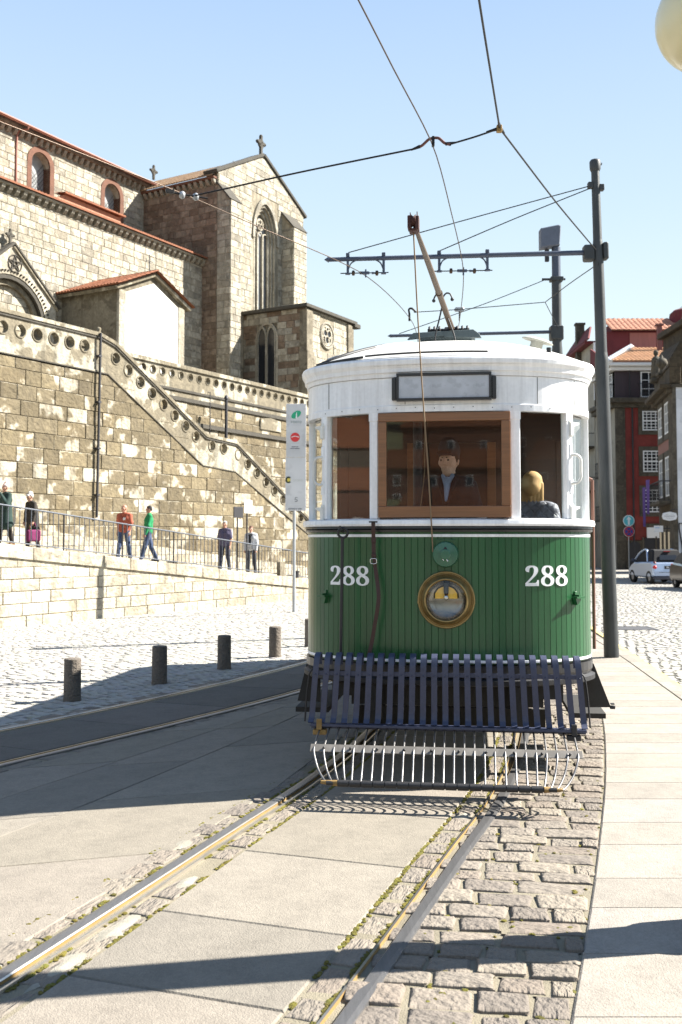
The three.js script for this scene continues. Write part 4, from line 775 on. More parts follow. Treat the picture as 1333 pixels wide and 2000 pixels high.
function stoneCross(h) { const t = h * .09; return [bx(-t, t, 0, h, -t * .8, t * .8, t * .3), bx(-h * .32, h * .32, h * .55, h * .55 + 2 * t, -t * .8, t * .8, t * .3), place(new THREE.TorusGeometry(h * .2, t * .7, 6, 16), 0, h * .6, 0), ...[[-.32, .64], [.32, .64], [0, 1]].map(([a, b]) => place(new THREE.SphereGeometry(h * .10, 8, 6), a * h, b * h, 0))]; }
// ---- the church
{
  const c = oldTown('church', 'gothic granite church with tiled roofs high on the terrace', 'church', 45, 8.05, -38.4);
  const Y0 = 8.0;
  // aisle
  const aisle = plane(c, 'aisle_wall', M.wallMortar, 0, -38.4, 0, place(poly([[26, Y0], [48.7, Y0], [48.7, 19.2], [26, 19.2]], .8), 0, 0, 0));
  ashlar(aisle, { x0: 30.5, x1: 48.7, y0: 12.2, y1: 18.86, ch: .41, len: .74, mats: M.churchStone, depth: .05, proud: .03, jag: .01, most: 140, key: (r) => -Math.abs(r[0] - 36) - Math.abs(r[2] - 17) });
  const corb = boxUV(poly([[0, 0], [.12, .03], [.25, .16], [.32, .32], [0, .32]], .2).rotateY(-Math.PI / 2).translate(-.1, 0, 0));
  const corbels = (t, x0, x1, step, y, z, side, par) => { for (let x = x0; x < x1; x += step) { const m = meshRaw('corbel', M.churchStone[3], par, corb); m.position.set(x, y, z); } };
  corbels(c, 31, 48.6, .46, 18.87, .0, 0, aisle);
  plane(c, 'aisle_cornice', M.churchStone[1], 0, -38.4, 0, bx(26, 48.9, 19.195, 19.30, -.3, .36, .02));
  plane(c, 'aisle_roof', M.tile, 26, -38.0, 0, tiles(23.1, 5.4, 1.7).translate(0, 19.34, .08));
  // clerestory with two arched windows
  const W1 = [39.12, 40.5, 21.2, 23.75], W2 = [44.97, 46.35, 21.5, 23.7];
  const archPath = (x0, x1, y0, ys) => { const p = new THREE.Path(); p.moveTo(x0, y0); p.lineTo(x0, ys); p.absarc((x0 + x1) / 2, ys, (x1 - x0) / 2, Math.PI, 0, true); p.lineTo(x1, y0); p.lineTo(x0, y0); return p; };
  const cl = plane(c, 'clerestory_wall', M.churchStone[0], 0, -43.2, 0, poly([[30, 19], [50, 19], [50, 24.7], [30, 24.7]], .9, 0, [archPath(W1[0], W1[1], 20.4, 23.4), archPath(W2[0], W2[1], 20.4, 23.4)]));
  ashlar(cl, { x0: 35, x1: 48.5, y0: 20.4, y1: 24.4, ch: .41, len: .8, mats: M.churchStone, depth: .05, proud: .03, holes: [[W1[0] - .3, W1[1] + .3, 20, 24.42], [W2[0] - .3, W2[1] + .3, 20, 24.42]], most: 40, key: (r) => -Math.abs(r[0] - 42) });
  for (const [x0, x1] of [W1, W2]) {
    const win = new THREE.Group(); win.name = 'arched_window'; c.add(win); win.position.set(c.base[0], c.base[1], c.base[2] - 43.2);
    const outer = [[x0 - .32, 20.4], [x0 - .32, 23.4]], n = 12, cx = (x0 + x1) / 2, ro = (x1 - x0) / 2 + .32; for (let i = 0; i <= n; i++) { const a = Math.PI * (1 - i / n); outer.push([cx + ro * Math.cos(a), 23.4 + ro * Math.sin(a)]); } outer.push([x1 + .32, 20.4]);
    mesh('surround', M.redStone, win, place(poly(outer, .12, 0, [archPath(x0, x1, 20.4001, 23.4)]), 0, 0, .06));
    mesh('reveal', M.redStone, win, poly([[x1, 20.4], [x1 + .02, 20.4], [x1 + .02, 23.4], [x1, 23.4]], .55));
    mesh('glazing', mat([.35, .36, .36], .3, { map: T.blotch, rep: 1 }), win, place(poly([[x0, 20.4], [x1, 20.4], [x1, 24.05], [x0, 24.05]], .03), 0, 0, -.5));
    const lat = []; for (let k = -8; k < 16; k++) for (const s of [-1, 1]) { const bx0 = V(cx, 20.6 + k * .28, -.47); lat.push(bar(V(cx - .7, bx0.y - .9 * s, -.47), V(cx + .7, bx0.y + .9 * s, -.47), .012, .012, 4)); } const lm = mesh('lattice', M.railDark, win, ...lat.filter((g) => { g.computeBoundingBox(); return g.boundingBox.min.y > 20.3 && g.boundingBox.max.y < 23.95; }));
  }
  corbels(c, 35.5, 48.4, .46, 24.42, .0, 0, cl);
  plane(c, 'nave_cornice', M.churchWarm[1], 0, -43.2, 0, bx(30, 48.9, 24.745, 24.95, -.3, .40, .02));
  plane(c, 'nave_roof', M.tile, 30, -42.75, 0, tiles(19.3, 6.5, 2.2).translate(0, 24.98, .08));
  plane(c, 'gutter', mat([.25, .10, .07], .6, {}), 0, -42.6, 0, bar(V(33, 25.02, .05), V(49.2, 25.02, .05), .07, .07, 8), tube([V(38.3, 24.95, .05), V(38.25, 24.75, .0), V(38.0, 24.5, -.5), V(38.0, 21, -.52)], .06, 8));
  // tiled lean-to wall on the aisle roof
  const par = plane(c, 'roof_parapet', mat([.50, .24, .15], .9, { map: T.blotch, rep: .6 }), 0, -41, 0, place(poly([[38.6, 19.8], [44.1, 19.8], [44.1, 21.12], [39.6, 21.2], [38.6, 20.6]], .3), 0, 0, 0));
  plane(c, 'parapet_tiles', M.tile, 39.4, -40.75, 0, tiles(4.9, .8, .12).translate(0, 21.22, .0));
  // transept side, gable, roof
  const side = plane(c, 'transept_side', M.wallMortar, 48.62, -44.5, 1, bx(-4, 7.3, Y0, 24.25, -.8, 0));
  ashlar(side, { x0: -.2, x1: 7.28, y0: 12.0, y1: 23.9, ch: .41, len: .74, mats: M.churchWarm, depth: .05, proud: .03, most: 90, key: (r) => r[2] });
  corbels(c, .2, 7.2, .46, 23.92, .0, 1, side);
  const te = plane(c, 'transept_cornice', M.redStone, 48.62, -44.5, 1, bx(-4, 7.25, 24.255, 24.40, -.3, .36, .02));
  const tr = plane(c, 'transept_roof', M.tileOld, 48.62, -46.5, 1, tiles(9.2, 5.0, 2.75).translate(0, 24.42, .42));
  const gable = plane(c, 'gable_wall', M.wallMortar, 0, -37.2, 0, poly([[48.62, Y0], [58.5, Y0], [58.5, 24.75], [53.55, 27.35], [48.62, 24.75]], .9, 0, [(() => { const p = new THREE.Path(); p.moveTo(52.55, 16.6); p.lineTo(52.55, 22); p.quadraticCurveTo(52.6, 23.3, 53.75, 24.05); p.quadraticCurveTo(54.95, 23.3, 55.0, 22); p.lineTo(55.0, 16.6); p.lineTo(52.55, 16.6); return p; })()]));
  const gTop = (s) => (s < 53.55 ? lerp(24.7, 27.3, (s - 48.62) / 4.93) : lerp(27.3, 24.7, (s - 53.55) / 4.95));
  ashlar(gable, { x0: 48.64, x1: 58.48, y0: 15.4, y1: 27.4, ch: .42, len: .82, mats: M.churchStone, depth: .05, proud: .03, top: gTop, holes: [[52.25, 55.3, 16.5, 24.5]], most: 30, key: (r) => -Math.abs(r[0] - 52) - Math.abs(r[2] - 25) });
  const slab = (a, b, w, z0, z1) => { const dx = b[0] - a[0], dy = b[1] - a[1], l = Math.hypot(dx, dy), nx = -dy / l * w, ny = dx / l * w; return place(poly([a, b, [b[0] + nx, b[1] + ny], [a[0] + nx, a[1] + ny]], z1 - z0, .02), 0, 0, z1); };
  plane(c, 'gable_coping', M.soot, 0, -37.2, 0, slab([48.4, 24.62], [53.55, 27.35], .2, -.95, .14)); plane(c, 'gable_coping', M.soot, 0, -37.2, 0, slab([53.55, 27.35], [58.75, 24.62], .2, -.95, .14));
  const cr = plane(c, 'gable_cross', M.soot, 53.55, -37.4, 0, ...stoneCross(1.25)); cr.position.y += 27.5;
  const cr2 = plane(c, 'nave_cross', M.soot, 51.6, -45, 0, ...stoneCross(.95)); cr2.position.y += 26.6;
  const bt = (x0, x1, yt, z, nm) => { const b = plane(c, 'buttress', M.wallMortar, 0, -37.2, 0, place(poly([[0, Y0], [z, Y0], [z, yt - 1.2], [0, yt]], x1 - x0), 0, 0, 0).rotateY(-Math.PI / 2).translate(x0, 0, 0)); return b; };
  for (const [x0, x1, yt] of [[48.62, 49.7, 24.0], [55.75, 57.35, 24.2]]) {
    bt(x0, x1, yt, 1.0);
    const f = new THREE.Group(); f.name = 'buttress_face'; c.add(f); f.position.set(c.base[0], c.base[1], c.base[2] - 36.2); ashlar(f, { x0, x1, y0: 11.5, y1: yt - 1.2, ch: .42, len: .9, mats: M.churchStone, most: 0 });
    plane(c, 'weathering', M.soot, 0, -36.2, 0, place(poly([[-.06, 0], [.06, 0], [-1.02, 1.28], [-1.1, 1.2]], x1 - x0 + .16).rotateY(-Math.PI / 2), x0 - .08, yt - 1.16, 0));
    const sf = new THREE.Group(); sf.name = 'buttress_side'; c.add(sf); sf.position.set(c.base[0] + x0, c.base[1], c.base[2] - 37.2); sf.rotation.y = -Math.PI / 2; ashlar(sf, { x0: 0, x1: 1.0, y0: 11.5, y1: yt - 1.2, ch: .42, len: .9, mats: M.churchStone, most: 0 });
  }
  // tall pointed window
  const tw = new THREE.Group(); tw.name = 'pointed_window'; c.add(tw); tw.position.set(c.base[0], c.base[1], c.base[2] - 37.2);
  const ogive = (h, y0, ys, ya, cx = 53.77) => { const p = [[cx - h, y0], [cx - h, ys]]; for (let i = 1; i < 8; i++) { const t = i / 8; p.push([cx - h + h * (t * t * .75 + t * .25), lerp(ys, ya, Math.sin(t * Math.PI / 2) * .8 + t * .2)]); } p.push([cx, ya]); const r = p.slice(0, -1).reverse().map(([x, y]) => [2 * cx - x, y]); return [...p, ...r]; };
  mesh('hood_mould', M.churchStone[3], tw, place(poly(shoe(ogive(1.52, 21.6, 22, 24.55), ogive(1.28, 21.6, 22, 24.15)), .16, .0), 0, 0, .13));
  for (let k = 0; k < 3; k++) mesh('jamb', M.churchStone[k % 2 ? 3 : 0], tw, place(poly(shoe(ogive(1.3 - k * .16, 16.6, 22, 24.15 - k * .2), ogive(1.14 - k * .16, 16.6, 22, 23.95 - k * .2)), .14), 0, 0, .0 - k * .16));
  mesh('glazing', mat([.28, .29, .30], .35, { map: T.blotch, rep: 1 }), tw, place(poly(ogive(.92, 16.6, 22, 23.6), .04), 0, 0, -.55));
  for (const x of [-.3, .3]) mesh('mullion', M.churchStone[0], tw, bx(53.77 + x - .055, 53.77 + x + .055, 16.6, 22.2, -.52, -.36, .02));
  mesh('tracery', M.churchStone[2], tw, place(new THREE.TorusGeometry(.36, .06, 8, 24), 53.77, 22.85, -.42), place(new THREE.TorusGeometry(.16, .05, 6, 16), 53.77, 23.02, -.42), place(new THREE.TorusGeometry(.16, .05, 6, 16), 53.62, 22.75, -.42), place(new THREE.TorusGeometry(.16, .05, 6, 16), 53.92, 22.75, -.42), ...[-.6, 0, .6].map((x) => place(new THREE.TorusGeometry(.28, .05, 6, 12, Math.PI), 53.77 + x, 22.05, -.42)));
  // chapel in front of the transept
  const ch = plane(c, 'chapel_front', M.wallMortar, 0, -32.5, 0, poly([[51.4, Y0], [57.2, Y0], [57.2, 16.2], [51.4, 16.2]], 4.7));
  ashlar(ch, { x0: 51.42, x1: 57.18, y0: 11.0, y1: 16.2, ch: .46, len: .95, mats: M.churchStone, holes: [[53.1, 54.75, 13.95, 15.75]], most: 0 });
  const cs = plane(c, 'chapel_side', M.wallMortar, 51.4, -37.2, 1, bx(.02, 4.68, Y0, 16.2, -.05, .0));
  ashlar(cs, { x0: .02, x1: 4.68, y0: 9.6, y1: 16.2, ch: .42, len: .85, mats: M.churchWarm.slice(0, 2).concat(M.churchStone.slice(3)), holes: [[1.05, 2.62, 9, 15.45]], most: 0 });
  plane(c, 'chapel_coping', M.soot, 0, -32.5, 0, bx(51.1, 57.5, 16.2, 16.42, -4.9, .28, .03));
  plane(c, 'water_spout', M.soot, 0, -32.5, 0, bx(57.1, 57.9, 16.0, 16.3, -.2, .3, .05));
  for (const s of [51.4, 56.55]) { plane(c, 'corner_pilaster', M.plasterGrey, 0, -32.5, 0, bx(s - .12, s + .72, Y0, 13.5, -.4, .22, .02)); plane(c, 'corner_pilaster', M.plasterGrey, 0, -32.5, 0, bx(s - .06, s + .66, 13.5, 16.1, -.4, .14, .02)); }
  const lw = new THREE.Group(); lw.name = 'lancet_window'; c.add(lw); lw.position.set(c.base[0] + 51.4, c.base[1], c.base[2] - 37.2); lw.rotation.y = -Math.PI / 2;
  for (const x of [1.48, 2.18]) { mesh('glass', M.darkGlass, lw, place(poly(ogive(.27, 9.4, 14.6, 15.2, x), .02), 0, 0, .012)); mesh('lancet_frame', M.churchStone[1], lw, place(poly(shoe(ogive(.35, 9.4, 14.6, 15.36, x), ogive(.27, 9.4, 14.6, 15.2, x)), .12), 0, 0, .09)); }
  mesh('arch', M.churchStone[2], lw, place(poly(shoe(ogive(.86, 9.4, 14.55, 15.6, 1.83), ogive(.74, 9.4, 14.55, 15.44, 1.83)), .09), 0, 0, .06));
  const rose = new THREE.Group(); rose.name = 'rose_window'; c.add(rose); rose.position.set(c.base[0] + 53.9, c.base[1] + 14.85, c.base[2] - 32.5);
  mesh('ring', M.churchStone[3], rose, place(new THREE.TorusGeometry(.80, .09, 8, 36), 0, 0, .03)); mesh('ring', M.churchStone[0], rose, place(new THREE.TorusGeometry(.62, .08, 8, 32), 0, 0, -.0)); mesh('recess', M.darkGlass, rose, place(new THREE.CylinderGeometry(.62, .62, .02, 32), 0, 0, .011, Math.PI / 2));
  mesh('tracery', M.churchStone[2], rose, ...[0, 1, 2].map((k) => place(new THREE.TorusGeometry(.25, .055, 6, 18), .28 * Math.cos(k * 2.094 + .5), .28 * Math.sin(k * 2.094 + .5), .04)), ...[0, 1, 2].map((k) => place(new THREE.TorusGeometry(.16, .05, 6, 14, 4), .40 * Math.cos(k * 2.094 + 1.5), .40 * Math.sin(k * 2.094 + 1.5), .04)));
  // portal gable
  const pg = new THREE.Group(); pg.name = 'portal'; c.add(pg); pg.position.set(c.base[0], c.base[1], c.base[2] - 38.4);
  const cx = 33.2, arcs = (r, sy = 12.45) => { const p = [[cx - r, Y0]]; for (let i = 0; i <= 16; i++) { const a = Math.PI * (1 - i / 16); p.push([cx + r * Math.cos(a), sy + r * Math.sin(a)]); } p.push([cx + r, Y0]); return p; };
  mesh('gable', M.churchStone[2], pg, place(poly(shoe([[30.3, Y0], [30.3, 13.6], [30.5, 13.75], [33.3, 16.2], [36.1, 13.75], [36.1, Y0]], arcs(2.3)), .5), 0, 0, .5));
  mesh('gable_moulding', M.soot, pg, slab([33.25, 16.28], [36.3, 13.62], .12, .1, .62)); mesh('gable_moulding', M.balStone, pg, slab([33.25, 16.1], [36.2, 13.50], .10, .1, .60)); mesh('gable_moulding', M.soot, pg, slab([30.3, 13.62], [33.35, 16.28], .12, .1, .62));
  for (let k = 0; k < 5; k++) mesh('archivolt', k % 2 ? M.plasterGrey : M.soot, pg, place(poly(shoe(arcs(2.32 - k * .27), arcs(2.32 - k * .27 - .24)), .2), 0, 0, .46 - k * .22));
  mesh('doorway', M.soot, pg, place(poly(arcs(1.2), .05), 0, 0, -.6));
  for (let i = 0; i <= 40; i++) { const a = Math.PI * i / 40; mesh('hood_bead', M.soot, pg, place(new THREE.SphereGeometry(.055, 6, 5), cx + 2.46 * Math.cos(a), 12.45 + 2.46 * Math.sin(a), .54)); }
  const star = []; for (let i = 0; i < 5; i++) { const a = Math.PI / 2 + i * 2 * 2.0 * Math.PI / 5, b = Math.PI / 2 + (i + 1) * 2 * 2.0 * Math.PI / 5; star.push(bar(V(33.4 + .42 * Math.cos(a), 15.32 + .42 * Math.sin(a), .53), V(33.4 + .42 * Math.cos(b), 15.32 + .42 * Math.sin(b), .53), .03, .03, 5)); }
  mesh('star_ornament', M.soot, pg, ...star, place(new THREE.TorusGeometry(.42, .03, 5, 24), 33.4, 15.32, .52), place(new THREE.TorusGeometry(.12, .03, 5, 12), 33.4, 15.32, .55));
  const pc = mesh('portal_cross', M.soot, pg, ...stoneCross(.7)); pc.position.set(33.25, 16.3, .3);
}
// ---- white gabled porch beside the church
{
  const b = oldTown('porch_building', 'small white plastered gabled building with tiled roof against the church', 'building', 39.4, 8.05, -36.4);
  sub(b, 'walls', M.plasterGrey, place(poly([[36.95, 8], [41.95, 8], [41.95, 14.5], [39.5, 15.6], [36.95, 14.5]], 3.96), 0, 0, -34.42));
  sub(b, 'white_front', M.plaster, place(poly([[37.4, 8], [41.5, 8], [41.5, 14.35], [39.5, 15.25], [37.4, 14.35]], .05), 0, 0, -34.37));
  for (const [x0, x1] of [[36.9, 37.385], [41.515, 42.0]]) sub(b, 'quoin', M.churchStone[0], bx(x0, x1, 8, 14.4, -34.5, -34.34, .01));
  const eave = (x0, y0, x1, y1, nm) => { const l = Math.hypot(x1 - x0, y1 - y0), a = Math.atan2(y1 - y0, x1 - x0); return [l, a]; };
  for (const [x0, y0, x1, y1] of [[36.55, 14.56, 39.5, 15.86], [39.5, 15.86, 42.5, 14.56]]) { const [l, a] = eave(x0, y0, x1, y1); sub(b, 'eave_moulding', M.balStone, place(bx(0, l, -.24, -.06, -4.1, .22, .02), x0, y0, -34.42, 0, 0, 0).translate(-x0, -y0, 0).rotateZ(a).translate(x0, y0, 0)); }
  for (const sgn of [1, -1]) { const g = tiles(4.4, 3.32, 0, .21); g.rotateY(sgn > 0 ? -Math.PI / 2 : Math.PI / 2); g.rotateZ(sgn > 0 ? Math.atan2(1.3, 2.95) : -Math.atan2(1.3, 3.0)); sub(b, 'roof_slope', M.tile, g.translate(sgn > 0 ? 36.5 : 42.55, 14.56, sgn > 0 ? -38.4 : -34.05)); }
  const t = []; for (let k = 0; k < 11; k++) t.push(place(new THREE.CylinderGeometry(.09, .1, .4, 8, 1, false, 0, Math.PI), 39.5, 15.9, -34.3 - k * .38, 0, 0, 0).translate(-39.5, -15.9, 34.3 + k * .38).rotateX(Math.PI / 2).rotateZ(0).translate(39.5, 15.88, -34.3 - k * .38)); sub(b, 'ridge_tiles', M.tile, ...t);
  sub(b, 'iron_cross', M.railDark, bar(V(39.3, 15.85, -34.5), V(39.3, 16.75, -34.5), .025), bar(V(39.05, 16.4, -34.5), V(39.55, 16.4, -34.5), .02), bar(V(39.05, 16.3, -34.5), V(39.05, 16.5, -34.5), .02));
}

// ================================================================ STREET FURNITURE, OVERHEAD LINE
Object.assign(M, {
  mast: mat([.055, .06, .063], .5, { metal: .3, map: T.blotch, rep: .8, bump: T.grain, brep: 3, bs: .0015 }),
  mastBlue: mat([.07, .085, .125], .5, { metal: .3, map: T.streak, rep: 1 }),
  wire: mat([.012, .011, .011], .5, { metal: .5 }),
  copper: mat([.075, .05, .035], .45, { metal: .7 }),
  bollard: mat([.17, .145, .12], .95, { map: T.speck, rep: 3, bump: T.chunky, brep: 4, bs: .012 }),
  signWhite: mat([.72, .73, .75], .45, { map: T.blotch, rep: .3 }),
  galv: mat([.40, .42, .44], .5, { metal: .5, map: T.streak, rep: 2 }),
});
// ---- bollards along the square
{
  const spots = [[-3.36, 12.56, 'nearest stub bollard, at the left edge of the tram shadow'], [-2.54, 14.04, 'second stone bollard counted from the left'], [-1.82, 15.63, 'third stone bollard counted from the left'], [-1.14, 17.32, 'fourth stone bollard, tallest against the bright cobbles'], [-.59, 19.2, 'stone bollard half hidden behind the side of the tram']];
  let first;
  spots.forEach(([x, Z, lab], i) => {
    const p = [x, fall(x, -Z) - .01, -Z];
    if (!first) { first = thing('stone_bollard', lab, 'bollard', p, 0, 'stone bollards between track and square'); mesh('shaft', M.bollard, first, lathe([[.112, 0], [.112, .02], [.107, .06], [.105, .50], [.103, .525]], 22)); mesh('cap', M.bollard, first, lathe([[.103, .525], [.094, .534], [.04, .538], [.001, .538]], 22)); } else cloneThing(first, 'stone_bollard', lab, p, R() * 6);
  });
}
// ---- masts
const mast = thing('tram_mast', 'tall dark grey tram mast with bracket arm beside the pavement', 'mast', [4.29, 0, -15.9]);
{
  const sh = new THREE.Group(); sh.name = 'shaft'; mast.add(sh); sh.rotation.z = .0195;
  mesh('lower_tube', M.mast, sh, lathe([[.118, 0], [.112, .6], [.108, 4.72], [.098, 4.82], [.094, 4.86]], 24)); mesh('middle_tube', M.mast, sh, lathe([[.090, 4.84], [.084, 6.6], [.075, 6.70]], 24)); mesh('upper_tube', M.mast, sh, lathe([[.072, 6.68], [.066, 7.86]], 24)); mesh('top_cap', M.mast, sh, lathe([[.07, 7.84], [.088, 7.88], [.09, 8.0], [.07, 8.03], [.001, 8.03]], 24));
  mesh('arm_clamp', M.mast, sh, bx(-.24, -.07, 6.36, 6.62, -.09, .09, .03), bx(.07, .16, 6.38, 6.66, -.09, .09, .03)); mesh('guy_clamp', M.mast, sh, bx(-.13, -.05, 7.56, 7.66, -.05, .05, .01), bx(.05, .13, 7.52, 7.62, -.05, .05, .01)); mesh('hook', M.mast, sh, tube([V(.05, 7.94, 0), V(.1, 7.95, 0), V(.11, 7.98, 0)], .01, 6));
  const arm = new THREE.Group(); arm.name = 'bracket_arm'; mast.add(arm); arm.position.x = -4.29;
  mesh('tube', M.mastBlue, arm, bar(V(3.98, 6.50, 0), V(-.2, 6.385, 0), .042, .036, 12)); mesh('spike', M.mastBlue, arm, bar(V(-.2, 6.385, 0), V(-.27, 6.383, 0), .05, .004, 10));
  for (const [x, y] of [[.11, 6.4], [.69, 6.41], [1.59, 6.44], [2.37, 6.46]]) mesh('hanger', M.mastBlue, arm, bx(x - .02, x + .02, y - .24, y + .05, -.02, .02, .006), tube([V(x + (x === .11 || x === 1.59 ? .14 : -.14), y - .02, 0), V(x + (x === .11 || x === 1.59 ? .05 : -.05), y - .08, 0), V(x, y - .2, 0)], .012, 6), bx(x - .04, x + .04, y - .26, y - .235, -.03, .03), bx(x - .03, x + .03, y + .03, y + .09, -.03, .03, .008));
  for (const [x0, x1, y] of [[.11, .69, 6.165], [1.59, 2.37, 6.2]]) { mesh('cross_rod', M.wire, arm, bar(V(x0 - .12, y - .006, 0), V(x1 + .08, y + .01, 0), .009)); const c = (x0 + x1) / 2; for (const d of [-.2, .18]) mesh('insulator', M.copper, arm, place(lathe([[.001, -.03], [.04, -.02], [.045, 0], [.04, .02], [.001, .03]], 12), c + d, y, 0, 0, 0, Math.PI / 2)); mesh('wire_clamp', M.mastBlue, arm, bx(c - .1, c + .06, y - .02, y + .025, -.02, .02, .008), bx(c - .012, c + .012, y - .07, y + .06, -.012, .012), bar(V(c + .1, y, 0), V(c + .17, y, 0), .022, .012)); }
}
const mast2 = thing('tram_mast', 'far grey tram mast topped by a pale box behind the tram', 'mast', [4.82, 0, -22]);
{
  mesh('shaft', M.mast, mast2, lathe([[.125, 0], [.12, 6.0], [.105, 6.25], [.105, 7.7]], 22)); mesh('upper_tube', M.mastBlue, mast2, lathe([[.098, 7.7], [.096, 8.4]], 22));
  mesh('lamp_box', mat([.12, .14, .19], .55, { map: T.speck, rep: 1.5 }), mast2, poly([[-.36, 8.36], [.06, 8.42], [.09, 8.86], [.03, 8.88], [-.36, 8.80]], .3, .02).translate(0, 0, .15)); mesh('box_foot', M.railDark, mast2, bx(-.25, -.16, 8.08, 8.36, -.04, .04, .01));
  mesh('clamp', M.mast, mast2, bx(-.14, .14, 7.63, 7.72, -.12, .12, .01), bx(-.16, .13, 6.3, 6.62, -.13, .13, .03)); mesh('bracket_arm', M.mastBlue, mast2, bar(V(-.12, 6.49, 0), V(-3.7, 6.40, 0), .038, .034, 10), bar(V(-3.7, 6.40, 0), V(-3.78, 6.398, 0), .045, .004, 8)); mesh('guy_lug', M.mast, mast2, bx(-.32, -.1, 7.655, 7.70, -.02, .02), bx(.1, .2, 7.66, 7.70, -.02, .02));
}
// ---- wires, each a thing
const wireOf = (name, label, cat, mt, r, ...pts) => tag(mesh(name, mt, scene, tube(pts.map((p) => V(...p)), r, 5, pts.length * 8)), label, cat, 'overhead tram wires');
wireOf('contact_wire', 'copper contact wire above the tram, passing the curved hanger', 'wire', M.copper, .0075, [-2.6, 6.24, 0], [-.9, 6.235, -4.4], [.14, 6.235, -7.87], [.49, 6.235, -9.06], [1.02, 6.225, -10.84], [1.42, 6.23, -12.82], [1.98, 6.19, -15.9], [2.44, 6.35, -20.3], [2.9, 6.35, -26], [3.6, 6.35, -34]);
wireOf('contact_wire', 'copper contact wire of the left track crossing in front of the church', 'wire', M.copper, .0075, [-7.5, 6.25, -5.5], [-4.6, 6.24, -8.9], [-2.15, 6.235, -12.2], [-1.19, 6.23, -13.67], [.38, 6.15, -15.95], [1.46, 6.35, -20.3], [1.9, 6.35, -24], [2.6, 6.35, -32]);
wireOf('span_wire', 'dark span wire from the curved hanger towards the church wall', 'wire', M.wire, .011, [.83, 6.215, -10.9], [-.5, 6.15, -11.45], [-1.83, 6.06, -12.0]);
wireOf('span_wire', 'short dark wire between curved hanger and three-way clamp', 'wire', M.wire, .011, [1.2, 6.185, -10.7], [1.46, 6.245, -10.65], [1.70, 6.31, -10.6]);
wireOf('guy_wire', 'dark wire from the three-way clamp down to the near mast', 'wire', M.wire, .011, [1.74, 6.30, -10.6], [2.9, 6.40, -13.2], [4.1, 6.52, -15.8]);
wireOf('guy_wire', 'dark wire rising from the three-way clamp out of the picture', 'wire', M.wire, .011, [1.72, 6.32, -10.58], [1.14, 6.31, -8], [.3, 6.3, -4.2], [-1.5, 6.3, 4]);
wireOf('guy_wire', 'long stay wire from mast top to the end of its arm', 'wire', M.wire, .009, [4.05, 7.6, -15.9], [2.1, 7.06, -15.9], [.12, 6.50, -15.9]);
wireOf('guy_wire', 'short stay wire from mast top to the middle of its arm', 'wire', M.wire, .009, [4.05, 7.56, -15.9], [2.8, 7.05, -15.9], [1.6, 6.53, -15.9]);
wireOf('guy_wire', 'thin stay wire of the far mast reaching down behind the tram', 'wire', M.wire, .009, [4.6, 7.68, -22], [3.2, 7.12, -22], [1.3, 6.45, -22]);
wireOf('pull_off_wire', 'thin wire joining both contact wires behind the trolley pole', 'wire', M.wire, .009, [1.5, 6.54, -20.3], [2.44, 6.6, -20.3], [4.2, 6.75, -20.3]);
wireOf('pull_off_wire', 'thin wire from the near mast to the small ring beside the far mast', 'wire', M.wire, .009, [4.14, 6.29, -15.8], [4.2, 6.55, -18], [4.21, 6.75, -20.3]);
wireOf('pull_off_wire', 'thin wire from the small ring down to the far mast', 'wire', M.wire, .008, [4.21, 6.75, -20.3], [4.82, 6.56, -21.88]);
{
  const h = thing('curved_hanger', 'brown curved wire hanger clamped on the contact wire', 'hanger', [1.02, 6.2, -10.8]);
  mesh('bow', mat([.12, .04, .03], .6, {}), h, tube([V(-.18, .015, -.08), V(-.12, .03, -.05), V(-.05, .085, -.02), V(0, .095, 0), V(.06, .08, .03), V(.12, .015, .06), V(.18, -.02, .1)], .016, 8)); mesh('end', M.wire, h, bar(V(-.14, .025, -.06), V(-.24, .0, -.1), .02, .01)); mesh('end', M.wire, h, bar(V(.13, .0, .07), V(.24, .0, .11), .02, .01)); mesh('clamp', M.wire, h, bx(-.015, .015, .0, .11, -.03, .03, .006));
  const y = thing('three_way_clamp', 'small clamp where three overhead wires meet above the mast', 'clamp', [1.72, 6.31, -10.6]);
  mesh('body', M.rust, y, bx(-.03, .03, -.035, .045, -.03, .03, .01)); mesh('sleeve', M.wire, y, bar(V(-.03, 0, 0), V(-.14, -.03, .0), .02, .01), bar(V(.02, 0, 0), V(.07, 0, -.1), .02, .01), bar(V(0, .03, .02), V(-.03, .05, .12), .018, .008));
  const i = thing('strain_insulator', 'pair of round strain insulators on the span wire before the church', 'insulator', [-1.83, 6.06, -12.0], .39);
  for (const x of [-.12, .05]) mesh('disc', M.galv, i, place(lathe([[.001, -.035], [.035, -.03], [.05, 0], [.035, .03], [.001, .035]], 12), x, 0, 0, 0, 0, Math.PI / 2)); mesh('link', M.wire, i, bar(V(-.28, .015, 0), V(.2, 0, 0), .012), bx(-.32, -.22, 0, .05, -.02, .02, .005));
  const e = thing('wire_pull_off', 'little curved iron pull-off on the left contact wire', 'arm', [1.46, 6.5, -20.3]); mesh('arm', M.wire, e, tube([V(-.05, .0, 0), V(-.06, .1, 0), V(.0, .12, 0), V(.09, .04, 0)], .022, 6)); mesh('clip', M.wire, e, bx(-.07, -.03, -.14, 0, -.02, .02));
  const f = thing('pull_off_clip', 'small grey clip on the contact wire behind the trolley pole', 'clip', [2.44, 6.5, -20.3]); mesh('plate', M.galv, f, poly([[-.11, .1], [-.07, .15], [.08, .15], [.11, .1], [.08, .06], [-.08, .06]], .05, .005)); mesh('stem', M.wire, f, bar(V(0, .06, 0), V(0, -.14, 0), .012));
}
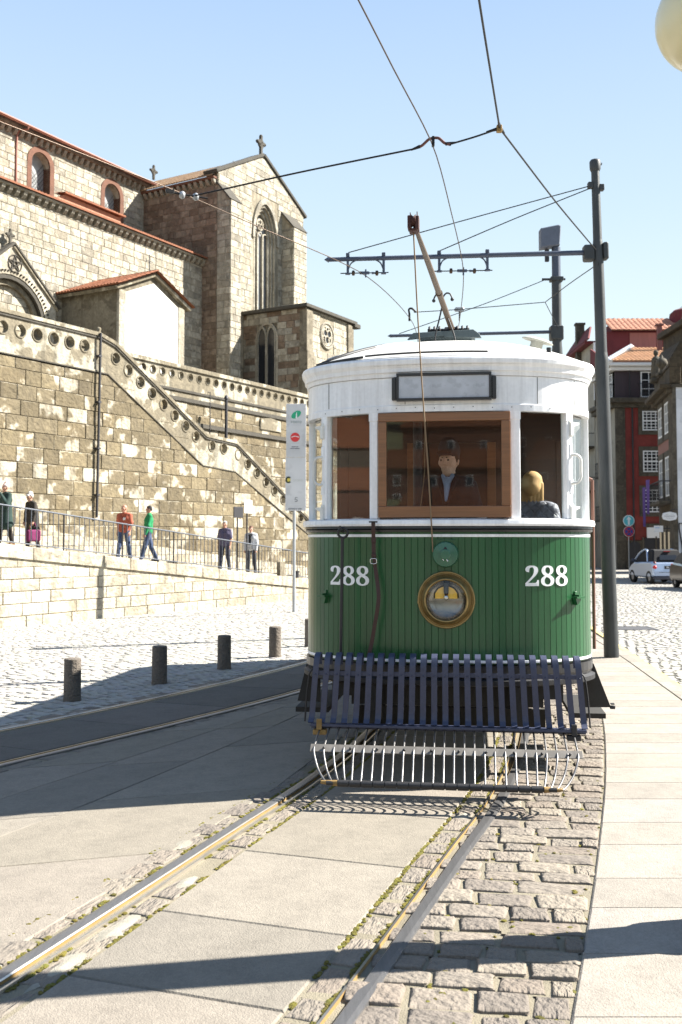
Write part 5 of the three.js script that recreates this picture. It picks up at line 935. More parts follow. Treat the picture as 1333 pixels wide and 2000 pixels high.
// ---- lamp post at the right edge: its globe and its shadow are in the picture
{
  const l = thing('street_lamp', 'street lamp with pale globe at the upper right edge', 'street lamp', [1.92, 0, -4.8]);
  mesh('base', M.mast, l, lathe([[.23, 0], [.23, .1], [.2, .16], [.195, .36], [.165, .42]], 24)); mesh('post', M.mast, l, lathe([[.163, .4], [.115, 4.05]], 20)); mesh('collar', M.mast, l, lathe([[.10, 4.05], [.14, 4.08], [.14, 4.14], [.09, 4.18]], 20));
  mesh('globe', mat([.72, .66, .42], .35, { phys: { clearcoat: .4 } }), l, place(new THREE.SphereGeometry(.255, 32, 24), -.10, 4.42, 0));
}
// ---- tall information board
{
  const b = thing('information_board', 'tall white information board with coloured logos on a grey post', 'sign', [-1.46, -.37, -31]);
  mesh('post', M.galv, b, bar(V(0, -.02, 0), V(0, 6.3, 0), .05, .05, 12));
  const f = new THREE.Group(); f.name = 'board'; b.add(f); f.position.set(.08, 0, .08);
  mesh('panel', M.signWhite, f, bx(-.33, .29, 4.80, 6.47, -.03, .02, .006)); mesh('panel', M.signWhite, f, bx(-.35, .29, 3.13, 4.79, -.03, .02, .006));
  const flat = (name, c, g) => mesh(name, mat(c, .5), f, g);
  const tx = (s, size, x, y, c, mid = true) => { const g = new TextGeometry(s, { font: fontSans, size, depth: .004, curveSegments: 3 }); g.computeBoundingBox(); const w = g.boundingBox.max.x; flat('lettering', c, g.translate(x - (mid ? w / 2 : 0), y, .021)); };
  const ell = (cx, cy, a, b2, rot, n = 24) => { const p = []; for (let i = 0; i < n; i++) { const t = i / n * 6.2832, x = a * Math.cos(t), y = b2 * Math.sin(t); p.push([cx + x * Math.cos(rot) - y * Math.sin(rot), cy + x * Math.sin(rot) + y * Math.cos(rot)]); } return p; };
  flat('emblem', [.02, .36, .19], place(poly(ell(-.02, 6.13, .17, .10, .6), .006), 0, 0, .027)); flat('emblem', [.8, .8, .8], place(poly([[-.035, 6.02], [.015, 6.02], [.0, 6.2], [-.015, 6.2]], .004), 0, 0, .031));
  tx('PORTO', .075, -.02, 5.86, [.25, .30, .30]); flat('fine_print', [.5, .52, .55], bx(-.17, .14, 5.80, 5.812, .02, .024));
  flat('emblem', [.62, .04, .04], place(poly(ell(-.05, 5.42, .145, .145, 0), .006), 0, 0, .027)); flat('emblem', [.8, .8, .8], tube([V(-.17, 5.42, .03), V(-.05, 5.455, .03), V(.07, 5.42, .03)], .012, 5));
  flat('fine_print', [.6, .62, .65], bx(-.18, .08, 5.17, 5.195, .02, .024)); for (const [a, b, y] of [[-.16, -.03, 5.11], [-.02, .05, 5.11], [-.2, -.08, 5.055], [-.07, .09, 5.055]]) flat('fine_print', [.10, .10, .13], bx(a, b, y, y + .022, .02, .024)); flat('fine_print', [.45, .47, .5], bx(-.17, .06, 5.012, 5.022, .02, .024));
  flat('emblem', [.70, .58, .10], place(poly(ell(-.245, 4.09, .05, .07, 0), .006), 0, 0, .027)); flat('emblem', [.04, .05, .02], place(new THREE.TorusGeometry(.078, .026, 6, 20, 4.6), -.25, 4.09, .024).rotateZ(0).translate(.25, -4.09, 0).rotateZ(.85).translate(-.25, 4.09, 0)); tx('COTEFIS', .06, .04, 4.045, [.5, .52, .5]);
  flat('emblem', [.10, .12, .15], tube([V(.03, 3.54, .025), V(-.03, 3.54, .025), V(-.05, 3.49, .025), V(.02, 3.47, .025), V(.005, 3.42, .025), V(-.06, 3.42, .025)], .007, 5)); flat('fine_print', [.62, .64, .67], bx(-.2, .12, 3.31, 3.325, .02, .024)); tx('ALVARÁ Nº 2890', .04, -.05, 3.17, [.07, .07, .09]);
}
// ---- two small boards on posts by the ramp railing
{
  const a = oldTown('white_sign', 'small white square sign on a thin dark post by the ramp', 'sign', 30.66, .6, -21.95); sub(a, 'post', M.railDark, bar(V(30.66, .5, -21.98), V(30.66, 2.95, -21.98), .032, .032, 8)); const f = sub(a, 'plate', M.signWhite, bx(30.42, 30.92, 2.86, 3.36, -21.95, -21.92, .008));
  const b = oldTown('dark_sign', 'small black square sign seen from behind beside the white one', 'sign', 30.18, .62, -22.6); sub(b, 'post', M.railDark, bar(V(30.9, .62, -22.6), V(30.9, 2.75, -22.6), .03, .03, 8)); sub(b, 'plate', M.railDark, bx(30.6, 31.2, 2.7, 3.12, -22.58, -22.54, .01));
  const k = oldTown('black_bucket', 'small black bucket standing on the ramp coping', 'bucket', 33.1, rampY(33.1), -21.35); mesh('pail', M.railDark, k, lathe([[.10, 0], [.14, .28], [.13, .28], [.09, .02], [.001, .02]], 18)); mesh('handle', M.railIron, k, place(new THREE.TorusGeometry(.135, .007, 5, 16, Math.PI), 0, .27, 0));
  const q = oldTown('stone_gatepost', 'short dark granite post at the lower end of the ramp railing', 'post', 31.55, .3, -21.0); sub(q, 'shaft', M.plasterGrey, bx(31.9, 32.25, rampY(32) - .02, rampY(32) + .55, -21.46, -21.3, .02));
}
// ---- traffic signs
{
  const t = thing('traffic_sign', 'pair of round traffic signs, white arrow above no-stopping disc', 'traffic sign', [14.45, ROAD, -50]);
  mesh('pole', M.galv, t, bar(V(0, 0, -.04), V(0, 3.15, -.04), .03, .03, 8));
  const disc = (y, r, c, z, n) => mesh(n, mat(c, .4), t, place(new THREE.CylinderGeometry(r, r, .015, 32), 0, y, z, Math.PI / 2));
  disc(2.88, .285, [.8, .82, .82], 0, 'rim'); disc(2.88, .25, [.10, .50, .58], .008, 'arrow_disc'); mesh('arrow', mat([.82, .84, .84], .4), t, place(poly([[-.05, -.2], [.05, -.2], [.05, .06], [.13, .06], [0, .22], [-.13, .06], [-.05, .06]], .006), 0, 2.88, .023));
  disc(2.34, .27, [.7, .7, .7], 0, 'rim'); disc(2.34, .255, [.45, .03, .05], .006, 'red_ring'); disc(2.34, .19, [.03, .06, .32], .012, 'blue_disc'); for (const r of [.785, -.785]) mesh('cross_stroke', mat([.45, .03, .05], .4), t, place(bx(-.2, .2, -.025, .025, 0, .006), 0, 0, .018).rotateZ(r).translate(0, 2.34, 0));
}
// ================================================================ BUILDINGS ON THE RIGHT
Object.assign(M, {
  redWall: mat([.235, .040, .032], .9, { map: T.blotch, rep: .3, bump: T.grain, bs: .004 }), maroon: mat([.15, .025, .028], .9, { map: T.blotch, rep: .2 }), slate: mat([.045, .028, .035], .6, { map: T.streak, rep: .4 }),
  pinkWall: mat([.34, .13, .11], .9, { map: T.streak, rep: .4 }), frame: mat([.72, .73, .74], .55), creamWall: mat([.42, .39, .32], .9, { map: T.blotch, rep: .25 }), greyStone: mat([.27, .25, .22], .93, { map: granite, rep: .3, bump: T.chunky, bs: .01 }), brownStone: mat([.20, .16, .11], .93, { map: granite, rep: .3, bump: T.chunky, bs: .01 }),
  whiteWall: mat([.66, .68, .72], .85, { map: T.blotch, rep: .3 }), purple: mat([.12, .07, .26], .8),
});
function gridWindow(par, x0, x1, y0, y1, z, nx, ny, stone) {
  const g = new THREE.Group(); g.name = 'window'; par.add(g);
  if (stone) mesh('surround', stone, g, bx(x0 - .28, x0 - .01, y0 - .28, y1 + .28, z - .1, z + .06), bx(x1 + .01, x1 + .28, y0 - .28, y1 + .28, z - .1, z + .06), bx(x0 - .009, x1 + .009, y1 + .01, y1 + .28, z - .1, z + .058), bx(x0 - .009, x1 + .009, y0 - .28, y0 - .01, z - .1, z + .07));
  mesh('glass', M.darkGlass, g, bx(x0, x1, y0, y1, z - .06, z + .004));
  const b = [bx(x0, x0 + .08, y0, y1, z + .005, z + .05), bx(x1 - .08, x1, y0, y1, z + .005, z + .05), bx(x0 + .081, x1 - .081, y0, y0 + .08, z + .005, z + .049), bx(x0 + .081, x1 - .081, y1 - .08, y1, z + .005, z + .049)];
  for (let i = 1; i < nx; i++) { const x = lerp(x0, x1, i / nx); b.push(bx(x - .02, x + .02, y0 + .081, y1 - .081, z + .005, z + .04)); }
  for (let j = 1; j < ny; j++) { const y = lerp(y0, y1, j / ny); b.push(bx(x0 + .081, x1 - .081, y - (j === 3 && ny > 5 ? .05 : .02), y + (j === 3 && ny > 5 ? .05 : .02), z + .005, z + .038)); }
  mesh('frame', M.frame, g, ...b); return g;
}
function balcony(par, x0, x1, y, z, d, n = 10) {
  const g = new THREE.Group(); g.name = 'balcony'; par.add(g); mesh('slab', M.greyStone, g, bx(x0, x1, y - .14, y, z, z + d, .02));
  const b = [bx(x0, x1, y + .9, y + .95, z + d - .06, z + d - .02), bx(x0, x0 + .04, y + .9, y + .95, z, z + d - .06), bx(x1 - .04, x1, y + .9, y + .95, z, z + d - .06)]; for (let i = 0; i <= n; i++) { const x = lerp(x0 + .03, x1 - .03, i / n); b.push(bar(V(x, y, z + d - .04), V(x, y + .9, z + d - .04), .012, .012, 5)); b.push(place(new THREE.TorusGeometry(.055, .008, 4, 10), x, y + .25, z + d - .04)); }
  mesh('railing', M.railDark, g, ...b);
}
{
  const h = thing('red_house', 'red corner house with slate top floor and tiled roof', 'house', [18.3, ROAD, -66]);
  const w = (n, m, ...g) => mesh(n, m, h, ...g);
  w('body', M.creamWall, bx(0, 8, 0, 13.3, -5.2, -.12)); w('stone_pier', M.greyStone, bx(-.02, .62, 0, 10.7, -.12, .06)); w('red_wall', M.redWall, bx(.63, 8, 1.9, 10.72, -.118, .0)); w('plinth', M.greyStone, bx(.63, 8, 0, 1.88, -.118, .05)); w('cornice', M.greyStone, bx(-.3, 8, 10.73, 11.02, -5.2, .18), bx(-.45, 8, 11.03, 11.36, -5.2, .42, .05));
  w('slate_floor', M.slate, bx(.0, 8, 11.37, 13.2, -5.2, -.05)); w('white_eave', M.frame, bx(-.35, 8, 13.21, 13.45, -5.4, .25, .05), bx(-.6, 8, 13.46, 13.72, -5.6, .55, .08));
  for (const [y0, y1] of [[9.2, 10.5], [6.43, 7.85], [3.75, 5.25]]) gridWindow(h, 1.78, 2.95, y0, y1, .0, 4, 6, M.greyStone);
  gridWindow(h, 1.7, 2.8, 11.42, 13.15, .0, 2, 3); balcony(h, 1.5, 3.0, 11.38, .0, .45, 12); gridWindow(h, 5, 6.2, 9.2, 10.5, 0, 4, 6, M.greyStone); gridWindow(h, 5, 6.2, 6.43, 7.85, 0, 4, 6, M.greyStone);
  w('drainpipe', M.railDark, bar(V(1.1, .5, .06), V(1.1, 10.75, .06), .06, .06, 8), bar(V(.95, 11.4, .04), V(.95, 13.6, .1), .04, .04, 8));
  const rg = tiles(8.6, 4.6, 1.75, .28); w('roof', mat([.52, .27, .13], .85, { map: T.blotch, rep: .5 }), (() => { const p = rg.attributes.position; for (let i = 0; i < p.count; i++) { const t = -p.getZ(i) / 4.6; if (p.getX(i) < t * 3.0) p.setX(i, t * 3.0); } rg.computeVertexNormals(); return rg.translate(-.6, 13.76, .6); })());
  w('hip_tiles', M.frame, ...[...Array(12)].map((_, k) => place(new THREE.CylinderGeometry(.12, .16, .4, 8), lerp(-.5, 2.3, k / 11), 13.85 + 1.75 * k / 11, .5 - 4.4 * k / 11, -.9, .4, 0))); w('side_roof', M.maroon, place(poly([[0, 0], [4.6, 1.75], [4.6, 0]], .1), 0, 0, 0).rotateY(Math.PI / 2).translate(-.5, 13.72, .5));
  w('chimney', mat([.13, .06, .06], .8), bx(4.0 - .15, 4.0 + .15, 14.6, 16.9, -3.2, -2.9), bx(3.75, 4.25, 16.9, 17.02, -3.3, -2.8), bx(5.0, 5.9, 14.9, 15.6, -3.5, -3.0), bx(5.1, 5.4, 15.6, 16.0, -3.4, -3.1));
  // ground floor doors and board
  for (const [x0, x1, top] of [[.75, 1.5, 1.75], [1.75, 2.5, 2.1], [2.6, 3.2, 2.15]]) { const d = new THREE.Group(); d.name = 'doorway'; h.add(d); mesh('leaf', M.railDark, d, bx(x0, x1, 0, top - .3, .052, .1)); mesh('arch', M.railDark, d, place(new THREE.CylinderGeometry((x1 - x0) / 2, (x1 - x0) / 2, .05, 20, 1, false, 0, 6.2832), (x0 + x1) / 2, top - .3, .076, Math.PI / 2)); mesh('jamb', M.greyStone, d, bx(x0 - .12, x0 - .005, 0, top, .04, .12)); }
  w('blank_board', M.frame, bx(1.95, 3.4, 2.05, 2.75, .02, .12)); w('lintel', M.greyStone, bx(1.75, 3.6, 2.78, 3.0, .0, .1));
  // side towards the street
  const sd = new THREE.Group(); sd.name = 'side_facade'; h.add(sd); sd.rotation.y = -Math.PI / 2; mesh('wall', M.creamWall, sd, bx(-5.2, -.1, 0, 10.7, -.05, .02)); for (const y of [3.6, 6.6, 9.0]) gridWindow(sd, -3.2, -2.1, y, y + 1.6, .02, 2, 4, M.greyStone); gridWindow(sd, -1.4, -.5, 11.5, 13.1, .02, 2, 3);
  balcony(sd, -1.7, -.2, 11.38, .0, .4, 8); for (const y of [3.3, 6.3]) balcony(sd, -3.6, -1.7, y, .02, .5, 8);
}
{
  const h = thing('maroon_house', 'taller maroon and cream house with ribbed tile roof behind the red one', 'house', [18.3, ROAD, -71.4]);
  const w = (n, m, ...g) => mesh(n, m, h, ...g);
  w('body', M.creamWall, bx(0, 12, 0, 16.2, -6.4, -.1)); w('upper_wall', M.maroon, bx(.6, 12, 12.5, 17.0, -.099, .02)); w('pink_panel', M.pinkWall, bx(2.6, 4.5, 15.2, 16.9, .021, .06)); w('white_strip', M.frame, bx(-.02, .58, 12, 16.2, -.099, .04)); w('attic_wall', M.maroon, bx(2.0, 12, 17.05, 18.2, -5.6, -2.5));
  w('eave', M.maroon, bx(-.5, 12, 16.21, 16.45, -6.9, -.6, .05)); w('roof', mat([.46, .20, .12], .85, { map: T.blotch, rep: .4 }), tiles(9, 2.6, 1.35, .36).translate(1.2, 17.05, .35)); w('side_roof', M.maroon, place(poly([[-.6, 0], [7, 0], [5.4, 1.5], [1.6, 1.5]], .12), 0, 0, 0).rotateY(Math.PI / 2).rotateZ(-.5).translate(-.4, 16.4, -.2));
  w('chimney', M.greyStone, bx(-.35, .25, 15.5, 18.3, -4.2, -3.7), bx(-.42, .32, 18.3, 18.45, -4.27, -3.63));
  const dm = new THREE.Group(); dm.name = 'roof_lantern'; h.add(dm); dm.position.set(7.6, 17.1, -2.0); mesh('drum', M.maroon, dm, lathe([[1.55, 0], [1.5, .9], [1.3, 1.7], [1.1, 1.9], [.001, 1.95]], 28)); const rb = []; for (let k = 0; k < 28; k++) { const a = k / 28 * 6.2832; rb.push(bar(V(1.56 * Math.cos(a), 0, 1.56 * Math.sin(a)), V(1.32 * Math.cos(a), 1.68, 1.32 * Math.sin(a)), .04, .03, 5)); } mesh('rib', M.redStone, dm, ...rb); mesh('aerial', M.railIron, dm, bar(V(-1, 1.7, 0), V(.1, 2.7, 0), .02), bar(V(.1, 2.7, 0), V(.3, 1.9, 0), .02), bx(-.05, .3, 2.66, 2.74, -.1, .1));
  const sd = new THREE.Group(); sd.name = 'side_facade'; h.add(sd); sd.rotation.y = -Math.PI / 2; for (const y of [2.6, 5.8, 9.0, 12.2]) for (const x of [-5.6, -3.6, -1.6]) { gridWindow(sd, x, x + 1.0, y, y + 1.9, -.08, 2, 3, M.greyStone); } for (const y of [5.5, 8.7]) balcony(sd, -2.2, -.2, y, -.08, .55, 8);
}
{
  const h = thing('stone_house', 'narrow brown stone house with balustrade, statue and white windows', 'house', [16.3, ROAD, -51], -100.2 * Math.PI / 180);
  const w = (n, m, ...g) => mesh(n, m, h, ...g);
  w('body', M.brownStone, bx(0, 5.05, 0, 9.0, -4, 0)); w('cornice', M.brownStone, bx(-.4, 5.1, 8.75, 8.95, -4, .25), bx(-.7, 5.1, 8.96, 9.2, -4, .55, .06)); w('parapet', M.brownStone, bx(-.3, 5.1, 9.2, 10.0, -.4, .1, .03), bx(-.4, 5.1, 10.0, 10.12, -.45, .15)); w('render_band', mat([.22, .11, .09], .9), bx(.3, 4.8, 6.1, 6.9, .001, .03));
  for (const [y0, y1] of [[7.0, 8.5], [4.0, 5.9]]) for (const x of [.7, 2.9]) gridWindow(h, x, x + 1.3, y0, y1, .01, 2, 3, M.greyStone);
  for (const x of [.5, 1.9, 3.3]) { const d = new THREE.Group(); d.name = 'shopfront'; h.add(d); mesh('door', M.greyStone, d, bx(x, x + 1.1, 0, 2.6, .002, .06)); mesh('pane', M.darkGlass, d, bx(x + .25, x + .85, .6, 2.3, .061, .08)); }
  balcony(h, .4, 4.7, 3.75, .0, .6, 16);
  // statue and urn on the parapet
  const st = thing('rooftop_statue', 'weathered stone statue standing on the parapet of the brown house', 'statue', [16.02, ROAD + 10.1, -50.2], -1.7);
  mesh('figure', M.greyStone, st, lathe([[.001, 0], [.26, .02], [.24, .2], [.2, .5], [.22, .72], [.24, .92], [.2, 1.05], [.09, 1.14], [.07, 1.18], [.12, 1.25], [.13, 1.34], [.09, 1.43], [.001, 1.46]], 14), bar(V(-.2, .95, .05), V(-.05, .65, .2), .07, .05, 8), bar(V(.2, .95, .05), V(.16, .6, .16), .07, .05, 8), tube([V(.15, .9, .12), V(0, .6, .18), V(-.12, .3, .2), V(-.18, .05, .22)], .05, 6)); mesh('pedestal', M.greyStone, st, bx(-.3, .3, -.2, .0, -.3, .3, .03));
  const ur = thing('rooftop_urn', 'stone ball finial on the parapet beside the statue', 'finial', [15.72, ROAD + 10.1, -48.4]); mesh('ball', M.greyStone, ur, lathe([[.001, 0], [.16, 0], [.1, .1], [.1, .2], [.27, .36], [.29, .5], [.22, .66], [.08, .74], [.04, .86], [.001, .92]], 16)); mesh('plinth', M.greyStone, ur, bx(-.25, .25, -.15, 0, -.25, .25, .02));
  const v = thing('purple_drapes', 'purple cloth drapes hanging from the balcony of the stone house', 'drape', [15.4, ROAD, -49.6], -100.2 * Math.PI / 180); for (const [x, y0, y1] of [[-1.4, 2.6, 4.6], [.1, 3.2, 4.9]]) { const m = mesh('cloth', M.purple, v, new THREE.PlaneGeometry(.55, y1 - y0, 10, 8).translate(x, (y0 + y1) / 2, .1)); const p = m.geometry.attributes.position; for (let i = 0; i < p.count; i++) { const t = (y1 - p.getY(i)) / (y1 - y0); p.setXYZ(i, x + (p.getX(i) - x) * (1 - .75 * t), p.getY(i), p.getZ(i) + .06 * Math.sin(p.getX(i) * 30)); } m.geometry.computeVertexNormals(); M.purple.side = THREE.DoubleSide; }
  const sg = thing('hanging_sign', 'white shaped hanging shop sign on an iron bracket', 'sign', [15.05, ROAD, -45.6]); mesh('board', M.signWhite, sg, place(poly([[-.3, -.14], [-.2, -.17], [0, -.21], [.2, -.17], [.3, -.14], [.35, 0], [.3, .14], [.2, .17], [0, .21], [-.2, .17], [-.3, .14], [-.35, 0]], .05, .008), 0, 3.0, .03)); mesh('bracket', M.railDark, sg, tube([V(.05, 3.22, 0), V(.15, 3.32, 0), V(.32, 3.3, 0), V(.36, 3.36, 0)], .018, 6));
  for (const [a, b, y0, y1] of [[-.19, -.06, 3.085, 3.1], [.05, .18, 3.085, 3.1], [-.18, .18, 2.9, 2.912], ...[...Array(11)].map((_, i) => [-.235 + i * .044, -.215 + i * .044, 2.96, 3.04])]) mesh('worn_lettering', mat([.25, .25, .27], .6), sg, bx(a, b, y0, y1, .031, .035));
  const s2 = thing('small_shop_sign', 'small white rectangular sign below the hanging shop sign', 'sign', [14.72, ROAD, -46.2]); mesh('board', M.signWhite, s2, bx(-.2, .22, 2.28, 2.58, -.03, .02, .004)); mesh('print', mat([.25, .35, .55], .6), s2, bx(-.15, .05, 2.46, 2.50, .021, .026)); mesh('bracket', M.railDark, s2, bar(V(.2, 2.45, 0), V(.55, 2.45, 0), .015));
}
{
  const h = thing('white_house', 'plain white plastered house wall at the right edge of the street', 'house', [15.42, ROAD, -45.9]); mesh('wall', M.whiteWall, h, bx(0, 9, 0, 9.0, -.7, 0)); mesh('coping', M.greyStone, h, bx(-.05, 9, 9.0, 9.12, -.75, .06)); mesh('corner', M.greyStone, h, bx(-.02, .12, 0, 9, -.72, .02)); mesh('conduit', M.railDark, h, tube([V(.16, 2.7, .04), V(.16, 2.4, .04), V(.28, 1.6, .04), V(.28, 1.0, .04)], .03, 6), bx(.15, 9, 2.66, 2.70, .01, .05)); mesh('meter_box', M.railDark, h, bx(.42, .7, 2.85, 3.05, .001, .08));
  const tw = thing('stone_tower', 'dark carved stone tower corner rising behind the white house', 'tower', [20.25, ROAD, -58]); mesh('shaft', M.brownStone, tw, bx(0, 4, 0, 14.5, -4, 0)); mesh('corbel', M.brownStone, tw, poly([[-.9, 12.2], [0, 11.6], [0, 13.4], [-.3, 13.6], [-.9, 12.6]], 3.5, .05)); mesh('cornice', M.brownStone, tw, bx(-.3, 4.3, 14.5, 14.9, -4.3, .3, .08)); mesh('pinnacle', M.redStone, tw, lathe([[.5, 0], [.35, .8], [.25, 2.4], [.001, 3.2]], 10).translate(.45, 14.9, -.5));
}
// ================================================================ CARS
function wheel(par, x, y, z, r) { const g = new THREE.Group(); g.name = 'wheel'; par.add(g); g.position.set(x, y, z); const s = Math.sign(x); mesh('tyre', mat([.018, .018, .018], .85), g, place(lathe([[r * .62, -.08], [r * .95, -.085], [r, -.05], [r, .05], [r * .95, .085], [r * .62, .08]], 22), 0, 0, 0, 0, 0, Math.PI / 2)); mesh('rim', mat([.5, .5, .52], .35, { metal: .8 }), g, place(new THREE.CylinderGeometry(r * .62, r * .62, .1, 16), 0, 0, 0, 0, 0, Math.PI / 2), ...[...Array(5)].map((_, k) => bx(s * .05 - .01, s * .05 + .02, -.02, r * .6, -.025, .025).rotateX(k * 1.2566))); }
function carShell(prof, W, belt, roofW) {                  // side outline (z, y) pulled across the width, narrower above the belt
  const g = poly(prof, W, .07).rotateY(-Math.PI / 2).translate(-W / 2, 0, 0), p = g.attributes.position; for (let i = 0; i < p.count; i++) { const y = p.getY(i), t = clamp((y - belt) / (1.5 - belt), 0, 1); p.setX(i, p.getX(i) * lerp(1, roofW, t)); } g.translate(0, 0, 0); g.computeVertexNormals(); return g;
}
{
  const c = thing('small_car', 'short silver blue two-seater car with black soft top seen from behind', 'car', [14.15, ROAD, -44.6], .12);
  const blue = mat([.36, .45, .62], .3, { metal: .3, phys: { clearcoat: .8, clearcoatRoughness: .1 } }), soft = mat([.008, .008, .010], .9), dk = mat([.03, .033, .05], .6);
  // local +z is the tail; z runs to the viewer
  mesh('body', blue, c, carShell([[-1.32, .32], [-1.3, .62], [-1.15, .78], [-.75, .92], [1.05, .98], [1.22, .9], [1.27, .55], [1.27, .36], [1.1, .26], [-1.2, .26]], 1.6, .9, .8));
  mesh('cabin', soft, c, carShell([[-.72, .9], [-.25, 1.40], [0, 1.5], [.75, 1.50], [.92, 1.44], [1.13, .97]], 1.52, .9, .78)); mesh('rear_window', M.darkGlass, c, place(poly([[-.42, 0], [.42, 0], [.38, .23], [-.38, .23]], .02, .0), 0, 0, 0).rotateX(-.42).translate(0, 1.05, 1.14)); for (const s of [-1, 1]) { mesh('side_window', M.darkGlass, c, place(poly([[-.45, 0], [.4, 0], [.32, .38], [-.05, .40]], .02).rotateY(Math.PI / 2 * s), s * .71, 1.0, -.05, 0, 0, s * .22)); mesh('safety_arc', blue, c, tube([V(s * .74, .95, .62), V(s * .70, 1.25, .5), V(s * .62, 1.46, .30), V(s * .60, 1.47, 0), V(s * .66, 1.3, -.42), V(s * .76, .95, -.78)], .045, 8)); mesh('tail_lamp', mat([.45, .02, .02], .3), c, place(new THREE.SphereGeometry(.095, 14, 10), s * .68, .73, 1.2)); mesh('lamp_upper', mat([.12, .02, .03], .3), c, place(new THREE.SphereGeometry(.075, 12, 8), s * .66, .90, 1.16)); mesh('mirror', dk, c, place(new THREE.SphereGeometry(.1, 12, 8), 0, 0, 0).scale(1.2, .8, .6).translate(s * .92, 1.0, -.5)); for (const z of [-.92, .85]) wheel(c, s * .72, .29, z, .29); }
  mesh('tailgate_seam', dk, c, bx(-.52, .52, .50, .515, 1.262, 1.28)); mesh('bumper', dk, c, bx(-.76, .76, .2, .36, .9, 1.3, .05)); mesh('number_plate', M.railDark, c, bx(-.26, .26, .66, .79, 1.255, 1.285)); const g = new TextGeometry('78-JC-30', { font: fontSans, size: .075, depth: .004, curveSegments: 2 }); g.computeBoundingBox(); mesh('plate_lettering', M.frame, c, g.translate(-g.boundingBox.max.x / 2, .69, 1.286)); mesh('brake_light', mat([.4, .02, .03], .3), c, bx(-.14, .14, 1.40, 1.43, .93, .99));
}
function hatchback(name, label, pos, turn, colr) {
  const c = thing(name, label, 'car', pos, turn), pt = mat(colr, .3, { metal: .4, phys: { clearcoat: .8, clearcoatRoughness: .1 } }), dk = mat([.025, .025, .028], .6);
  mesh('body', pt, c, carShell([[-2.0, .34], [-1.98, .62], [-1.7, .78], [-1.0, .92], [1.5, 1.0], [1.92, .9], [1.98, .55], [1.95, .36], [1.7, .26], [-1.8, .26]], 1.74, .95, .85)); mesh('cabin', dk, c, carShell([[-1.05, .9], [-.35, 1.40], [.1, 1.48], [1.1, 1.46], [1.45, 1.3], [1.75, .95]], 1.6, .95, .76)); mesh('roof_panel', pt, c, bx(-.56, .56, 1.44, 1.50, -.3, 1.2, .03));
  for (const s of [-1, 1]) { mesh('side_window', M.darkGlass, c, place(poly([[-.7, 0], [.9, 0], [.7, .36], [-.1, .40]], .02).rotateY(Math.PI / 2 * s), s * .76, 1.0, .1, 0, 0, s * .25)); mesh('mirror', dk, c, place(new THREE.SphereGeometry(.12, 12, 8), 0, 0, 0).scale(1.1, .8, .6).translate(s * 1.0, 1.02, -.75)); for (const z of [-1.3, 1.25]) wheel(c, s * .78, .31, z, .31); mesh('tail_lamp', mat([.4, .02, .02], .3), c, bx(s * .72 - .1, s * .72 + .1, .78, .95, 1.78, 1.93, .04)); }
  mesh('bumper', dk, c, bx(-.8, .8, .24, .4, 1.7, 2.02, .06), bx(-.8, .8, .24, .4, -2.05, -1.7, .06)); return c;
}
hatchback('parked_car', 'dark brown car cut off by the right edge of the picture', [14.2, ROAD, -38.9], Math.PI - .06, [.085, .065, .045]);
hatchback('parked_car', 'grey car mostly hidden behind the small silver blue car', [16.4, ROAD, -48.6], .1, [.22, .26, .33]);

